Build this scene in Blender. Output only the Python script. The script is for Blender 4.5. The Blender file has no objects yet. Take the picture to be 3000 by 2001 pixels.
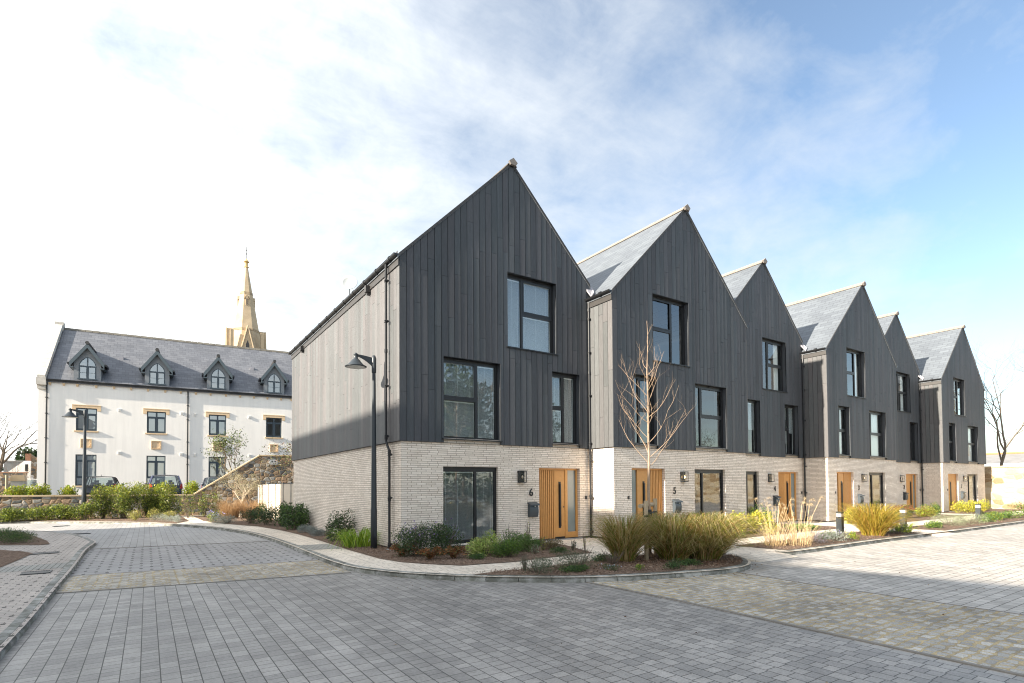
import bpy, math, random
import numpy as np
from mathutils import Vector, Matrix

scene = bpy.context.scene
COL = scene.collection
# ------------------------------------------------------------------ camera
FX = 1586.22
yaw, pitch, roll = 0.5839, 0.0262, -0.0062
CAM = Vector((-5.505, -13.228, 1.70))
rt = Vector((math.cos(yaw), -math.sin(yaw), 0)); f0 = Vector((math.sin(yaw), math.cos(yaw), 0)); u0 = Vector((0, 0, 1))
fwd = f0*math.cos(pitch) + u0*math.sin(pitch); upv = -f0*math.sin(pitch) + u0*math.cos(pitch)
cr = rt*math.cos(roll) + upv*math.sin(roll); cu = -rt*math.sin(roll) + upv*math.cos(roll)
cd = bpy.data.cameras.new("camera"); cam = bpy.data.objects.new("camera", cd); COL.objects.link(cam)
M = Matrix((cr, cu, -fwd)).transposed().to_4x4(); M.translation = CAM
cam.matrix_world = M
cd.sensor_width = 36.0; cd.lens = 36.0*FX/3000.0
cd.shift_x = (1500-1479.05)/3000.0; cd.shift_y = (1381.7-1000.5)/3000.0
cd.clip_start = 0.1; cd.clip_end = 3000
scene.camera = cam
scene.cycles.filter_width = 1.1
scene.render.resolution_x = 1024; scene.render.resolution_y = 683

# ------------------------------------------------------------------ world, sun, exposure
SUN_EL = math.atan(0.435); SUN_DIR = Vector((1, 0.028, -0.435)).normalized()
world = bpy.data.worlds.new("World"); scene.world = world; world.use_nodes = True
wt = world.node_tree; wt.nodes.clear()
def wn(t, **k):
    n = wt.nodes.new(t)
    for a, b in k.items(): setattr(n, a, b)
    return n
def wmath(op, a, b=None, clamp=False):
    n = wn('ShaderNodeMath', operation=op); n.use_clamp = clamp
    for i, v in enumerate((a, b)):
        if v is None: continue
        if isinstance(v, (int, float)): n.inputs[i].default_value = v
        else: wt.links.new(v, n.inputs[i])
    return n.outputs[0]
SKY_STR = 0.10
sky = wn('ShaderNodeTexSky'); sky.sky_type = 'NISHITA'; sky.sun_disc = False
sky.sun_elevation = SUN_EL; sky.sun_rotation = math.radians(-91.6); sky.air_density = 1.0; sky.dust_density = 0.6; sky.ozone_density = 1.2
tc = wn('ShaderNodeTexCoord'); sep = wn('ShaderNodeSeparateXYZ'); wt.links.new(tc.outputs['Generated'], sep.inputs[0])
zz = wmath('ADD', wmath('MAXIMUM', sep.outputs[2], 0.0), 0.22)
px_ = wmath('DIVIDE', sep.outputs[0], zz); py_ = wmath('DIVIDE', sep.outputs[1], zz)
cmb = wn('ShaderNodeCombineXYZ'); wt.links.new(px_, cmb.inputs[0]); wt.links.new(py_, cmb.inputs[1])
mp = wn('ShaderNodeMapping'); mp.inputs['Rotation'].default_value = (0, 0, math.radians(35)); mp.inputs['Scale'].default_value = (0.55, 1.15, 1)
mp.inputs['Location'].default_value = (3.1, 0.4, 0)
wt.links.new(cmb.outputs[0], mp.inputs[0])
def wnoise(scale, detail, rough, dist, vec):
    n = wn('ShaderNodeTexNoise'); n.inputs['Scale'].default_value = scale; n.inputs['Detail'].default_value = detail
    n.inputs['Roughness'].default_value = rough; n.inputs['Distortion'].default_value = dist; wt.links.new(vec, n.inputs['Vector']); return n.outputs[0]
n1 = wnoise(0.8, 11, 0.62, 0.7, mp.outputs[0])
n2 = wnoise(5.5, 6, 0.62, 0.3, cmb.outputs[0])
n3 = wnoise(0.9, 3, 0.5, 0.2, cmb.outputs[0])
# more cover towards the sun's side of the sky and towards the horizon
side = wmath('ADD', wmath('MULTIPLY', sep.outputs[0], -0.40), wmath('MULTIPLY', sep.outputs[1], 0.27))
low = wmath('MULTIPLY', wmath('SUBTRACT', 0.34, sep.outputs[2]), 1.35)
nn_ = wmath('ADD', wmath('MULTIPLY', wmath('SUBTRACT', n1, 0.5), 1.6), wmath('MULTIPLY', wmath('SUBTRACT', n2, 0.5), 0.75))
nn_ = wmath('ADD', nn_, wmath('MULTIPLY', wmath('SUBTRACT', n3, 0.5), 0.5))
cov = wmath('ADD', wmath('MULTIPLY', side, 0.95), 0.44)
cov = wmath('ADD', cov, nn_); cov = wmath('ADD', cov, wmath('MAXIMUM', low, -0.06))
tt = wmath('MINIMUM', wmath('MAXIMUM', cov, 0.03), 0.97)
skymul = wn('ShaderNodeMix', data_type='RGBA', blend_type='MULTIPLY'); skymul.inputs[0].default_value = 1.0
wt.links.new(sky.outputs[0], skymul.inputs[6]); skymul.inputs[7].default_value = (0.93, 0.94, 0.92, 1)
mixc = wn('ShaderNodeMix', data_type='RGBA'); wt.links.new(tt, mixc.inputs[0])
wt.links.new(skymul.outputs[2], mixc.inputs[6]); mixc.inputs[7].default_value = (7.4, 7.1, 6.7, 1)
# thin cloud glows towards the sun's side of the sky and is duller on the side away from it
Ld = wmath('ADD', wmath('MULTIPLY', sep.outputs[0], -0.917), wmath('MULTIPLY', sep.outputs[2], 0.399))
lt = wmath('DIVIDE', wmath('ADD', Ld, 0.8), 1.2, clamp=True)
gain = wmath('ADD', wmath('MULTIPLY', wmath('MULTIPLY', lt, lt), 0.60), 0.46)
ccol = wn('ShaderNodeVectorMath', operation='SCALE'); ccol.inputs[0].default_value = (7.8, 7.85, 7.6); wt.links.new(gain, ccol.inputs[3])
wt.links.new(ccol.outputs[0], mixc.inputs[7])
bg = wn('ShaderNodeBackground'); bg.inputs[1].default_value = SKY_STR; wt.links.new(mixc.outputs[2], bg.inputs[0])
wo = wn('ShaderNodeOutputWorld'); wt.links.new(bg.outputs[0], wo.inputs[0])

sd = bpy.data.lights.new("sun", 'SUN'); sd.energy = 4.9; sd.angle = math.radians(0.6); sd.color = (1.0, 0.90, 0.76)
sun = bpy.data.objects.new("sun", sd); COL.objects.link(sun); sun.location = (-30, 0, 40)
sun.rotation_euler = SUN_DIR.to_track_quat('-Z', 'Y').to_euler()
scene.view_settings.view_transform = 'Standard'; scene.view_settings.look = 'None'
scene.view_settings.exposure = 1.52; scene.view_settings.gamma = 1.0; scene.view_settings.use_curve_mapping = False

# ------------------------------------------------------------------ helpers
rnd = random.Random(7)
ORG = {}
def tag(o, label=None, cat=None, group=None, kind=None):
    if label: o['label'] = label
    if cat: o['category'] = cat
    if group: o['group'] = group
    if kind: o['kind'] = kind
    return o
def empty(name, loc, label, cat, group=None, rz=0.0):
    o = bpy.data.objects.new(name, None); COL.objects.link(o); o.location = loc; o.rotation_euler = (0, 0, rz)
    o.empty_display_size = 0.2
    ORG[o.name] = Vector(loc); return tag(o, label, cat, group)
class MB:
    def __init__(s): s.v = []; s.f = []; s.c = []
    def _q(s, pts, col=None):
        i = len(s.v); s.v.extend(pts); s.f.append(tuple(range(i, i+len(pts)))); s.c.append(col if col is not None else (1, 1, 1))
    def quad(s, a, b, c, d, col=None): s._q([a, b, c, d], col)
    def poly(s, pts, col=None): s._q(list(pts), col)
    def box(s, x0, x1, y0, y1, z0, z1, col=None):
        if x0 > x1: x0, x1 = x1, x0
        if y0 > y1: y0, y1 = y1, y0
        p = [(x0,y0,z0),(x1,y0,z0),(x1,y1,z0),(x0,y1,z0),(x0,y0,z1),(x1,y0,z1),(x1,y1,z1),(x0,y1,z1)]
        for f in ((0,3,2,1),(4,5,6,7),(0,1,5,4),(1,2,6,5),(2,3,7,6),(3,0,4,7)): s._q([p[i] for i in f], col)
        return s
    def hexa(s, p, col=None):   # p: 8 points, 4 bottom ccw then 4 top
        for f in ((0,3,2,1),(4,5,6,7),(0,1,5,4),(1,2,6,5),(2,3,7,6),(3,0,4,7)): s._q([p[i] for i in f], col)
        return s
    def prism(s, poly, z0, z1, col=None):  # poly xy ccw
        n = len(poly)
        s._q([(x, y, z1) for x, y in poly], col); s._q([(x, y, z0) for x, y in reversed(poly)], col)
        for i in range(n):
            a, b = poly[i], poly[(i+1) % n]; s._q([(a[0],a[1],z0),(b[0],b[1],z0),(b[0],b[1],z1),(a[0],a[1],z1)], col)
        return s
    def prism_y(s, poly, y0, y1, col=None):  # poly (x,z) ccw seen from -y
        n = len(poly)
        s._q([(x, y0, z) for x, z in poly], col); s._q([(x, y1, z) for x, z in reversed(poly)], col)
        for i in range(n):
            a, b = poly[i], poly[(i+1) % n]; s._q([(b[0],y0,b[1]),(a[0],y0,a[1]),(a[0],y1,a[1]),(b[0],y1,b[1])], col)
        return s
    def tube(s, pts, rad, n=8, caps=True, col=None):
        pts = [Vector(p) for p in pts]
        if isinstance(rad, (int, float)): rad = [rad]*len(pts)
        rings = []; prev = None
        for i, p in enumerate(pts):
            d = (pts[min(i+1, len(pts)-1)] - pts[max(i-1, 0)])
            if d.length < 1e-9: d = Vector((0, 0, 1))
            d.normalize()
            a = prev if prev is not None else (Vector((1, 0, 0)) if abs(d.x) < 0.8 else Vector((0, 1, 0)))
            a = (a - d*a.dot(d)).normalized(); b = d.cross(a); prev = a
            i0 = len(s.v)
            for k in range(n):
                t = 2*math.pi*k/n; s.v.append(tuple(p + (a*math.cos(t) + b*math.sin(t))*rad[i]))
            rings.append(i0)
        for r0, r1 in zip(rings, rings[1:]):
            for k in range(n):
                s.f.append((r0+k, r0+(k+1) % n, r1+(k+1) % n, r1+k)); s.c.append(col or (1, 1, 1))
        if caps:
            s.f.append(tuple(reversed(range(rings[0], rings[0]+n)))); s.c.append(col or (1, 1, 1))
            s.f.append(tuple(range(rings[-1], rings[-1]+n))); s.c.append(col or (1, 1, 1))
        return s
    def lathe(s, prof, c, n=20, col=None):  # prof [(r,z)]
        rings = []
        for r, z in prof:
            i0 = len(s.v)
            for k in range(n):
                t = 2*math.pi*k/n; s.v.append((c[0]+r*math.cos(t), c[1]+r*math.sin(t), c[2]+z))
            rings.append(i0)
        for r0, r1 in zip(rings, rings[1:]):
            for k in range(n):
                s.f.append((r0+k, r0+(k+1) % n, r1+(k+1) % n, r1+k)); s.c.append(col or (1, 1, 1))
        s.f.append(tuple(reversed(range(rings[0], rings[0]+n)))); s.c.append(col or (1, 1, 1))
        s.f.append(tuple(range(rings[-1], rings[-1]+n))); s.c.append(col or (1, 1, 1))
        return s
    def build(s, name, mat, parent=None, local=False, smooth=False, colors=False, bevel=0.0, recalc=False):
        me = bpy.data.meshes.new(name)
        org = Vector((0, 0, 0))
        if parent is not None and not local: org = ORG[parent.name]
        vs = [(x-org.x, y-org.y, z-org.z) for x, y, z in s.v] if org.length > 0 else s.v
        me.from_pydata([tuple(v) for v in vs], [], s.f)
        if colors:
            at = me.color_attributes.new('col', 'FLOAT_COLOR', 'CORNER')
            arr = []
            for f, c in zip(s.f, s.c): arr.extend([c[0], c[1], c[2], 1.0]*len(f))
            at.data.foreach_set('color', arr)
        if recalc:
            import bmesh
            bm = bmesh.new(); bm.from_mesh(me); bmesh.ops.remove_doubles(bm, verts=bm.verts, dist=1e-5)
            bmesh.ops.recalc_face_normals(bm, faces=bm.faces); bm.to_mesh(me); bm.free()
        me.materials.append(mat)
        if smooth: me.polygons.foreach_set('use_smooth', [True]*len(me.polygons))
        me.update()
        o = bpy.data.objects.new(name, me); COL.objects.link(o)
        if parent is not None: o.parent = parent
        ORG[o.name] = org if parent is not None else Vector((0, 0, 0))
        if bevel > 0:
            m = o.modifiers.new('bevel', 'BEVEL'); m.width = bevel; m.segments = 2; m.limit_method = 'ANGLE'
        return o
def mesh_np(name, V, F, mat, parent=None, cols=None, org=None):
    V = np.asarray(V, dtype=np.float32); F = np.asarray(F, dtype=np.int32)
    if parent is not None: V = V - np.array(ORG[parent.name], dtype=np.float32)
    me = bpy.data.meshes.new(name); k = F.shape[1]
    me.vertices.add(len(V)); me.vertices.foreach_set('co', V.ravel())
    me.loops.add(F.size); me.loops.foreach_set('vertex_index', F.ravel())
    me.polygons.add(len(F)); me.polygons.foreach_set('loop_start', np.arange(0, F.size, k, dtype=np.int32))
    try: me.polygons.foreach_set('loop_total', np.full(len(F), k, dtype=np.int32))
    except Exception: pass
    me.update(calc_edges=True)
    if cols is not None:
        at = me.color_attributes.new('col', 'FLOAT_COLOR', 'CORNER')
        c = np.ones((len(F), k, 4), dtype=np.float32); c[:, :, :3] = np.asarray(cols)[:, None, :]
        at.data.foreach_set('color', c.ravel())
    me.materials.append(mat)
    o = bpy.data.objects.new(name, me); COL.objects.link(o)
    if parent is not None: o.parent = parent
    ORG[o.name] = ORG[parent.name] if parent is not None else Vector((0, 0, 0))
    return o

# ------------------------------------------------------------------ materials
class NT:
    def __init__(s, name):
        s.m = bpy.data.materials.new(name); s.m.use_nodes = True; s.t = s.m.node_tree; s.t.nodes.clear()
        s.out = s.n('ShaderNodeOutputMaterial'); s.b = s.n('ShaderNodeBsdfPrincipled'); s.l(s.b.outputs[0], s.out.inputs[0])
    def n(s, t, **k):
        n = s.t.nodes.new(t)
        for a, b in k.items(): setattr(n, a, b)
        return n
    def l(s, a, b): s.t.links.new(a, b)
    def math(s, op, a, b=None, c=None, clamp=False):
        n = s.n('ShaderNodeMath', operation=op); n.use_clamp = clamp
        for i, v in enumerate((a, b, c)):
            if v is None: continue
            if isinstance(v, (int, float)): n.inputs[i].default_value = v
            else: s.l(v, n.inputs[i])
        return n.outputs[0]
    def mix(s, f, a, b, mode='MIX'):
        n = s.n('ShaderNodeMix', data_type='RGBA', blend_type=mode)
        for i, v in ((0, f), (6, a), (7, b)):
            if isinstance(v, (int, float)): n.inputs[i].default_value = v
            elif isinstance(v, tuple): n.inputs[i].default_value = (v[0], v[1], v[2], 1)
            else: s.l(v, n.inputs[i])
        return n.outputs[2]
    def pos(s):
        g = s.n('ShaderNodeNewGeometry'); return g
    def noise(s, vec, scale, detail=4, rough=0.55, dist=0.0):
        n = s.n('ShaderNodeTexNoise'); n.inputs['Scale'].default_value = scale; n.inputs['Detail'].default_value = detail
        n.inputs['Roughness'].default_value = rough; n.inputs['Distortion'].default_value = dist
        if vec is not None: s.l(vec, n.inputs['Vector'])
        return n.outputs[0]
    def scale(s, vec, sc, rot=(0, 0, 0)):
        n = s.n('ShaderNodeMapping'); n.inputs['Scale'].default_value = sc; n.inputs['Rotation'].default_value = rot; s.l(vec, n.inputs[0]); return n.outputs[0]
    def mr(s, v, a, b, c, d):
        n = s.n('ShaderNodeMapRange'); s.l(v, n.inputs[0])
        for i, x in enumerate((a, b, c, d)): n.inputs[i+1].default_value = x
        return n.outputs[0]
    def bump(s, h, strength, dist=0.01):
        n = s.n('ShaderNodeBump'); n.inputs['Strength'].default_value = strength; n.inputs['Distance'].default_value = dist
        s.l(h, n.inputs['Height']); s.l(n.outputs[0], s.b.inputs['Normal']); return n.outputs[0]
    def set(s, col=None, rough=None, metal=None, spec=None):
        if col is not None:
            if isinstance(col, tuple): s.b.inputs['Base Color'].default_value = (*col, 1)
            else: s.l(col, s.b.inputs['Base Color'])
        if rough is not None:
            if isinstance(rough, (int, float)): s.b.inputs['Roughness'].default_value = rough
            else: s.l(rough, s.b.inputs['Roughness'])
        if metal is not None: s.b.inputs['Metallic'].default_value = metal
        if spec is not None: s.b.inputs['Specular IOR Level'].default_value = spec
        return s.m
def simple(name, col, rough=0.6, metal=0.0, spec=0.5, var=0.0, vs=6.0, bump=0.0, bs=60.0):
    m = NT(name); g = m.pos()
    c = col
    if var > 0:
        nz = m.noise(g.outputs[0], vs, 5, 0.6)
        k = m.mr(nz, 0.3, 0.7, 1-var, 1+var)
        cc = m.n('ShaderNodeCombineColor');
        for i in range(3): m.l(m.math('MULTIPLY', k, col[i]), cc.inputs[i])
        c = cc.outputs[0]
    m.set(c, rough, metal, spec)
    if bump > 0: m.bump(m.noise(g.outputs[0], bs, 4), bump, 0.005)
    return m.m
def uv_wall(m):
    g = m.pos(); sp = m.n('ShaderNodeSeparateXYZ'); m.l(g.outputs['Position'], sp.inputs[0])
    sn = m.n('ShaderNodeSeparateXYZ'); m.l(g.outputs['True Normal'], sn.inputs[0])
    k = m.math('GREATER_THAN', m.math('ABSOLUTE', sn.outputs[0]), m.math('ABSOLUTE', sn.outputs[1]))
    u = m.math('ADD', m.math('MULTIPLY', sp.outputs[1], k), m.math('MULTIPLY', sp.outputs[0], m.math('SUBTRACT', 1.0, k)))
    return g, sp, u
def bricknode(m, vec, w, h, mortar, c1, c2, cm, off=0.5, squash=1.0, sqf=2, bias=0.0, smooth=0.1):
    b = m.n('ShaderNodeTexBrick'); b.offset = off; b.squash = squash; b.squash_frequency = sqf
    b.inputs['Scale'].default_value = 1.0; b.inputs['Brick Width'].default_value = w; b.inputs['Row Height'].default_value = h
    b.inputs['Mortar Size'].default_value = mortar; b.inputs['Mortar Smooth'].default_value = smooth; b.inputs['Bias'].default_value = bias
    b.inputs['Color1'].default_value = (*c1, 1); b.inputs['Color2'].default_value = (*c2, 1); b.inputs['Mortar'].default_value = (*cm, 1)
    m.l(vec, b.inputs['Vector']); return b

def brick_mat():
    m = NT('pale_brick'); g, sp, u = uv_wall(m)
    cv = m.n('ShaderNodeCombineXYZ'); m.l(u, cv.inputs[0]); m.l(sp.outputs[2], cv.inputs[1])
    b = bricknode(m, cv.outputs[0], 0.290, 0.0578, 0.0065, (0.88, 0.79, 0.69), (0.73, 0.64, 0.545), (0.36, 0.285, 0.215), off=0.36, squash=0.93, sqf=3)
    nz = m.noise(g.outputs[0], 0.9, 4, 0.6); nf = m.noise(g.outputs[0], 45, 4, 0.7)
    c = m.mix(1.0, b.outputs['Color'], m.n('ShaderNodeCombineColor').outputs[0], 'MIX') if False else b.outputs['Color']
    k = m.math('MULTIPLY', m.mr(nz, 0.3, 0.7, 0.93, 1.06), m.mr(nf, 0.25, 0.75, 0.86, 1.12))
    vm = m.n('ShaderNodeVectorMath', operation='SCALE'); m.l(c, vm.inputs[0]); m.l(k, vm.inputs[3])
    m.set(vm.outputs[0], 0.85, spec=0.25)
    h = m.math('ADD', m.math('MULTIPLY', b.outputs['Fac'], -1.0), m.math('MULTIPLY', nf, 0.35))
    m.bump(h, 0.55, 0.006); return m.m
def cladding_mat():
    m = NT('charred_timber'); g = m.pos()
    at = m.n('ShaderNodeAttribute'); at.attribute_name = 'col'
    v = m.scale(g.outputs[0], (14, 14, 1.1)); n = m.noise(v, 3.0, 7, 0.65, 1.4)
    v2 = m.scale(g.outputs[0], (60, 60, 2.0)); n2 = m.noise(v2, 2.0, 4, 0.6, 0.5)
    k = m.math('MULTIPLY', m.mr(n, 0.3, 0.7, 0.80, 1.22), m.mr(n2, 0.3, 0.7, 0.88, 1.12))
    vm = m.n('ShaderNodeVectorMath', operation='SCALE'); m.l(at.outputs['Color'], vm.inputs[0]); m.l(m.math('MULTIPLY', k, m.mr(m.noise(m.scale(g.outputs[0], (1.2, 1.2, 0.22)), 1.0, 5, 0.6), 0.35, 0.68, 0.93, 1.10)), vm.inputs[3])
    m.set(vm.outputs[0], 0.62, spec=0.42)
    m.bump(m.math('ADD', n, m.math('MULTIPLY', n2, 0.6)), 0.25, 0.004); return m.m
def slate_mat(name, cols, h, w, kx=1.414, big=0.06):
    m = NT(name); g, sp, u = uv_wall(m)
    # u runs along the ridge: for roofs falling in x that is y
    cv = m.n('ShaderNodeCombineXYZ'); m.l(u, cv.inputs[0]); m.l(m.math('MULTIPLY', sp.outputs[2], kx), cv.inputs[1])
    b = bricknode(m, cv.outputs[0], w, h, 0.006, cols[0], cols[1], cols[2], off=0.5, smooth=0.0)
    nz = m.noise(g.outputs[0], 0.6, 4, 0.6); nf = m.noise(g.outputs[0], 14, 4, 0.6)
    k = m.math('MULTIPLY', m.mr(nz, 0.3, 0.7, 1-big*2, 1+big*2), m.mr(nf, 0.3, 0.7, 0.93, 1.07))
    vm = m.n('ShaderNodeVectorMath', operation='SCALE'); m.l(b.outputs['Color'], vm.inputs[0]); m.l(k, vm.inputs[3])
    m.set(vm.outputs[0], 0.5, spec=0.5)
    # overlapping courses: saw-tooth height
    fr = m.math('FRACT', m.math('DIVIDE', m.math('MULTIPLY', sp.outputs[2], kx), h))
    m.bump(m.math('ADD', m.math('MULTIPLY', fr, -1.0), m.math('MULTIPLY', b.outputs['Fac'], -0.5)), 0.5, 0.008); return m.m
def paver_mat(name, axis, w, h, mortar, c1, c2, cm, off=0.5, squash=1.0, sqf=2, grit=0.10, stain=0.10, dots=None, wob=0.0, rot=0.0, rough=0.8, bumps=0.5, spec=0.3):
    m = NT(name); g = m.pos(); sp = m.n('ShaderNodeSeparateXYZ')
    p = g.outputs['Position']
    if rot: p = m.scale(p, (1, 1, 1), (0, 0, rot))
    if wob > 0:
        nn = m.n('ShaderNodeTexNoise'); nn.inputs['Scale'].default_value = 9.0; nn.inputs['Detail'].default_value = 3; m.l(p, nn.inputs['Vector'])
        sb = m.n('ShaderNodeVectorMath', operation='SUBTRACT'); m.l(nn.outputs[1], sb.inputs[0]); sb.inputs[1].default_value = (.5, .5, .5)
        sc = m.n('ShaderNodeVectorMath', operation='SCALE'); m.l(sb.outputs[0], sc.inputs[0]); sc.inputs[3].default_value = wob
        ad = m.n('ShaderNodeVectorMath', operation='ADD'); m.l(p, ad.inputs[0]); m.l(sc.outputs[0], ad.inputs[1]); p = ad.outputs[0]
    m.l(p, sp.inputs[0])
    cv = m.n('ShaderNodeCombineXYZ')
    if axis == 'y': m.l(sp.outputs[1], cv.inputs[0]); m.l(sp.outputs[0], cv.inputs[1])
    else: m.l(sp.outputs[0], cv.inputs[0]); m.l(sp.outputs[1], cv.inputs[1])
    b = bricknode(m, cv.outputs[0], w, h, mortar, c1, c2, cm, off=off, squash=squash, sqf=sqf, smooth=0.2)
    n1 = m.noise(g.outputs[0], 0.35, 5, 0.6); n2 = m.noise(g.outputs[0], 55, 5, 0.75); n3 = m.noise(g.outputs[0], 3.0, 5, 0.65)
    k = m.math('MULTIPLY', m.mr(n1, 0.3, 0.7, 1-stain, 1+stain), m.mr(n2, 0.3, 0.7, 1-grit, 1+grit))
    k = m.math('MULTIPLY', k, m.mr(n3, 0.35, 0.7, 1-stain*0.8, 1+stain*0.6))
    col = b.outputs['Color']
    if axis == 'y' and dots is None:   # the continuous joints between rows are wider and darker than the cross joints
        fr = m.math('ABSOLUTE', m.math('SUBTRACT', m.math('FRACT', m.math('DIVIDE', sp.outputs[0], h)), 0.5))
        ln = m.math('GREATER_THAN', fr, 0.5-0.0048/h)
        col = m.mix(m.math('MULTIPLY', ln, 0.75), col, (cm[0]*0.45, cm[1]*0.45, cm[2]*0.42))
    if dots:
        # small open drainage gaps at the paver corners
        fx = m.math('ABSOLUTE', m.math('SUBTRACT', m.math('FRACT', m.math('DIVIDE', sp.outputs[0], dots[0])), 0.5))
        row = m.math('FLOOR', m.math('DIVIDE', sp.outputs[1], dots[1]))
        fx = m.math('ABSOLUTE', m.math('SUBTRACT', m.math('FRACT', m.math('ADD', m.math('DIVIDE', sp.outputs[0], dots[0]), m.math('MULTIPLY', row, 0.5))), 0.5))
        fy = m.math('ABSOLUTE', m.math('SUBTRACT', m.math('FRACT', m.math('DIVIDE', sp.outputs[1], dots[1])), 0.5))
        dd = m.math('MULTIPLY', m.math('LESS_THAN', fx, dots[2]/dots[0]), m.math('LESS_THAN', fy, dots[3]/dots[1]))
        col = m.mix(m.math('MULTIPLY', dd, 0.85), col, (0.03, 0.028, 0.025))
    if wob > 0:   # sand shows only in patches of the joints, elsewhere they are dirty grey
        pn = m.noise(g.outputs[0], 1.7, 5, 0.7)
        col = m.mix(m.math('MULTIPLY', m.math('MULTIPLY', b.outputs['Fac'], m.mr(pn, 0.42, 0.52, 1.0, 0.0)), 0.6, clamp=True), col, (0.22, 0.19, 0.14))
    else:         # a few odd darker or paler blocks and faint tyre-worn streaks
        ws = m.noise(m.scale(g.outputs[0], (0.9, 0.12, 1), (0, 0, 0.5)), 1.3, 4, 0.6)
        k = m.math('MULTIPLY', k, m.mr(ws, 0.35, 0.68, 1.07, 0.84))
        sp_ = m.noise(g.outputs[0], 6.5, 3, 0.5); k = m.math('MULTIPLY', k, m.mr(sp_, 0.66, 0.72, 1.0, 0.80))
    vm = m.n('ShaderNodeVectorMath', operation='SCALE'); m.l(col, vm.inputs[0]); m.l(k, vm.inputs[3])
    m.set(vm.outputs[0], rough, spec=spec)
    m.bump(m.math('ADD', m.math('MULTIPLY', b.outputs['Fac'], -1.0), m.math('MULTIPLY', n2, 0.3)), bumps, 0.006); return m.m
def rubble_mat(name, cols, cm, sx=3.2, sz=4.6, mort=0.07):
    m = NT(name); g, sp, u = uv_wall(m)
    cv = m.n('ShaderNodeCombineXYZ'); m.l(u, cv.inputs[0]); m.l(sp.outputs[2], cv.inputs[1])
    nn = m.n('ShaderNodeTexNoise'); nn.inputs['Scale'].default_value = 4.0; nn.inputs['Detail'].default_value = 4; m.l(g.outputs[0], nn.inputs['Vector'])
    sb = m.n('ShaderNodeVectorMath', operation='SUBTRACT'); m.l(nn.outputs[1], sb.inputs[0]); sb.inputs[1].default_value = (.5, .5, .5)
    sc = m.n('ShaderNodeVectorMath', operation='SCALE'); m.l(sb.outputs[0], sc.inputs[0]); sc.inputs[3].default_value = 0.12
    ad = m.n('ShaderNodeVectorMath', operation='ADD'); m.l(cv.outputs[0], ad.inputs[0]); m.l(sc.outputs[0], ad.inputs[1])
    v = m.scale(ad.outputs[0], (sx, sz, 1))
    vo = m.n('ShaderNodeTexVoronoi', voronoi_dimensions='2D'); vo.inputs['Scale'].default_value = 1.0; m.l(v, vo.inputs['Vector']); vo.inputs['Randomness'].default_value = 0.85
    ve = m.n('ShaderNodeTexVoronoi', voronoi_dimensions='2D', feature='DISTANCE_TO_EDGE'); ve.inputs['Scale'].default_value = 1.0; m.l(v, ve.inputs['Vector']); ve.inputs['Randomness'].default_value = 0.85
    sc2 = m.n('ShaderNodeSeparateColor'); m.l(vo.outputs['Color'], sc2.inputs[0])
    rp = m.n('ShaderNodeValToRGB'); rp.color_ramp.interpolation = 'CONSTANT'
    while len(rp.color_ramp.elements) > 1: rp.color_ramp.elements.remove(rp.color_ramp.elements[0])
    for i, c in enumerate(cols):
        e = rp.color_ramp.elements[0] if i == 0 else rp.color_ramp.elements.new(i/len(cols))
        if i == 0: e.position = 0.0
        e.color = (*c, 1)
    m.l(sc2.outputs[0], rp.inputs[0])
    nf = m.noise(g.outputs[0], 18, 6, 0.7)
    k = m.mr(nf, 0.25, 0.75, 0.65, 1.35)
    vm = m.n('ShaderNodeVectorMath', operation='SCALE'); m.l(rp.outputs[0], vm.inputs[0]); m.l(k, vm.inputs[3])
    e = m.mr(ve.outputs['Distance'], mort*0.5, mort, 1.0, 0.0)
    col = m.mix(m.math('MULTIPLY', e, 1.0, clamp=True), vm.outputs[0], cm)
    m.set(col, 0.9, spec=0.2)
    m.bump(m.math('ADD', m.math('MINIMUM', ve.outputs['Distance'], 0.22), m.math('MULTIPLY', nf, 0.10)), 0.9, 0.12); return m.m
def leaf_mat(name, rough=0.55, trans=0.25, spec=0.4):
    m = NT(name); at = m.n('ShaderNodeAttribute'); at.attribute_name = 'col'
    m.set(at.outputs['Color'], rough, spec=spec)
    tr = m.n('ShaderNodeBsdfTranslucent'); m.l(at.outputs['Color'], tr.inputs[0])
    mx = m.n('ShaderNodeMixShader'); mx.inputs[0].default_value = trans; m.l(m.b.outputs[0], mx.inputs[1]); m.l(tr.outputs[0], mx.inputs[2]); m.l(mx.outputs[0], m.out.inputs[0])
    return m.m
def glass_mat(name='window_glass', base=0.17, tint=(0.86, 0.90, 0.90), wav=0.006):
    m = NT(name); g = m.pos()
    tr = m.n('ShaderNodeBsdfTransparent'); tr.inputs[0].default_value = (*tint, 1)
    gl = m.n('ShaderNodeBsdfGlossy'); gl.inputs['Roughness'].default_value = 0.0; gl.inputs[0].default_value = (0.92, 0.95, 0.97, 1)
    nz = m.noise(m.scale(g.outputs[0], (1.5, 1.5, 1.1)), 1.6, 2, 0.5)
    bp = m.n('ShaderNodeBump'); bp.inputs['Strength'].default_value = wav; bp.inputs['Distance'].default_value = 0.4; m.l(nz, bp.inputs['Height']); m.l(bp.outputs[0], gl.inputs['Normal'])
    lw = m.n('ShaderNodeLayerWeight'); lw.inputs[0].default_value = 0.5
    fac = m.math('ADD', m.math('MULTIPLY', m.math('POWER', lw.outputs['Facing'], 4.0), 0.7), base, clamp=True)
    mx = m.n('ShaderNodeMixShader'); m.l(fac, mx.inputs[0]); m.l(tr.outputs[0], mx.inputs[1]); m.l(gl.outputs[0], mx.inputs[2]); m.l(mx.outputs[0], m.out.inputs[0])
    return m.m
def emit_mat(name, col, s):
    m = NT(name); e = m.n('ShaderNodeEmission'); e.inputs[0].default_value = (*col, 1); e.inputs[1].default_value = s; m.l(e.outputs[0], m.out.inputs[0]); return m.m

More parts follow.
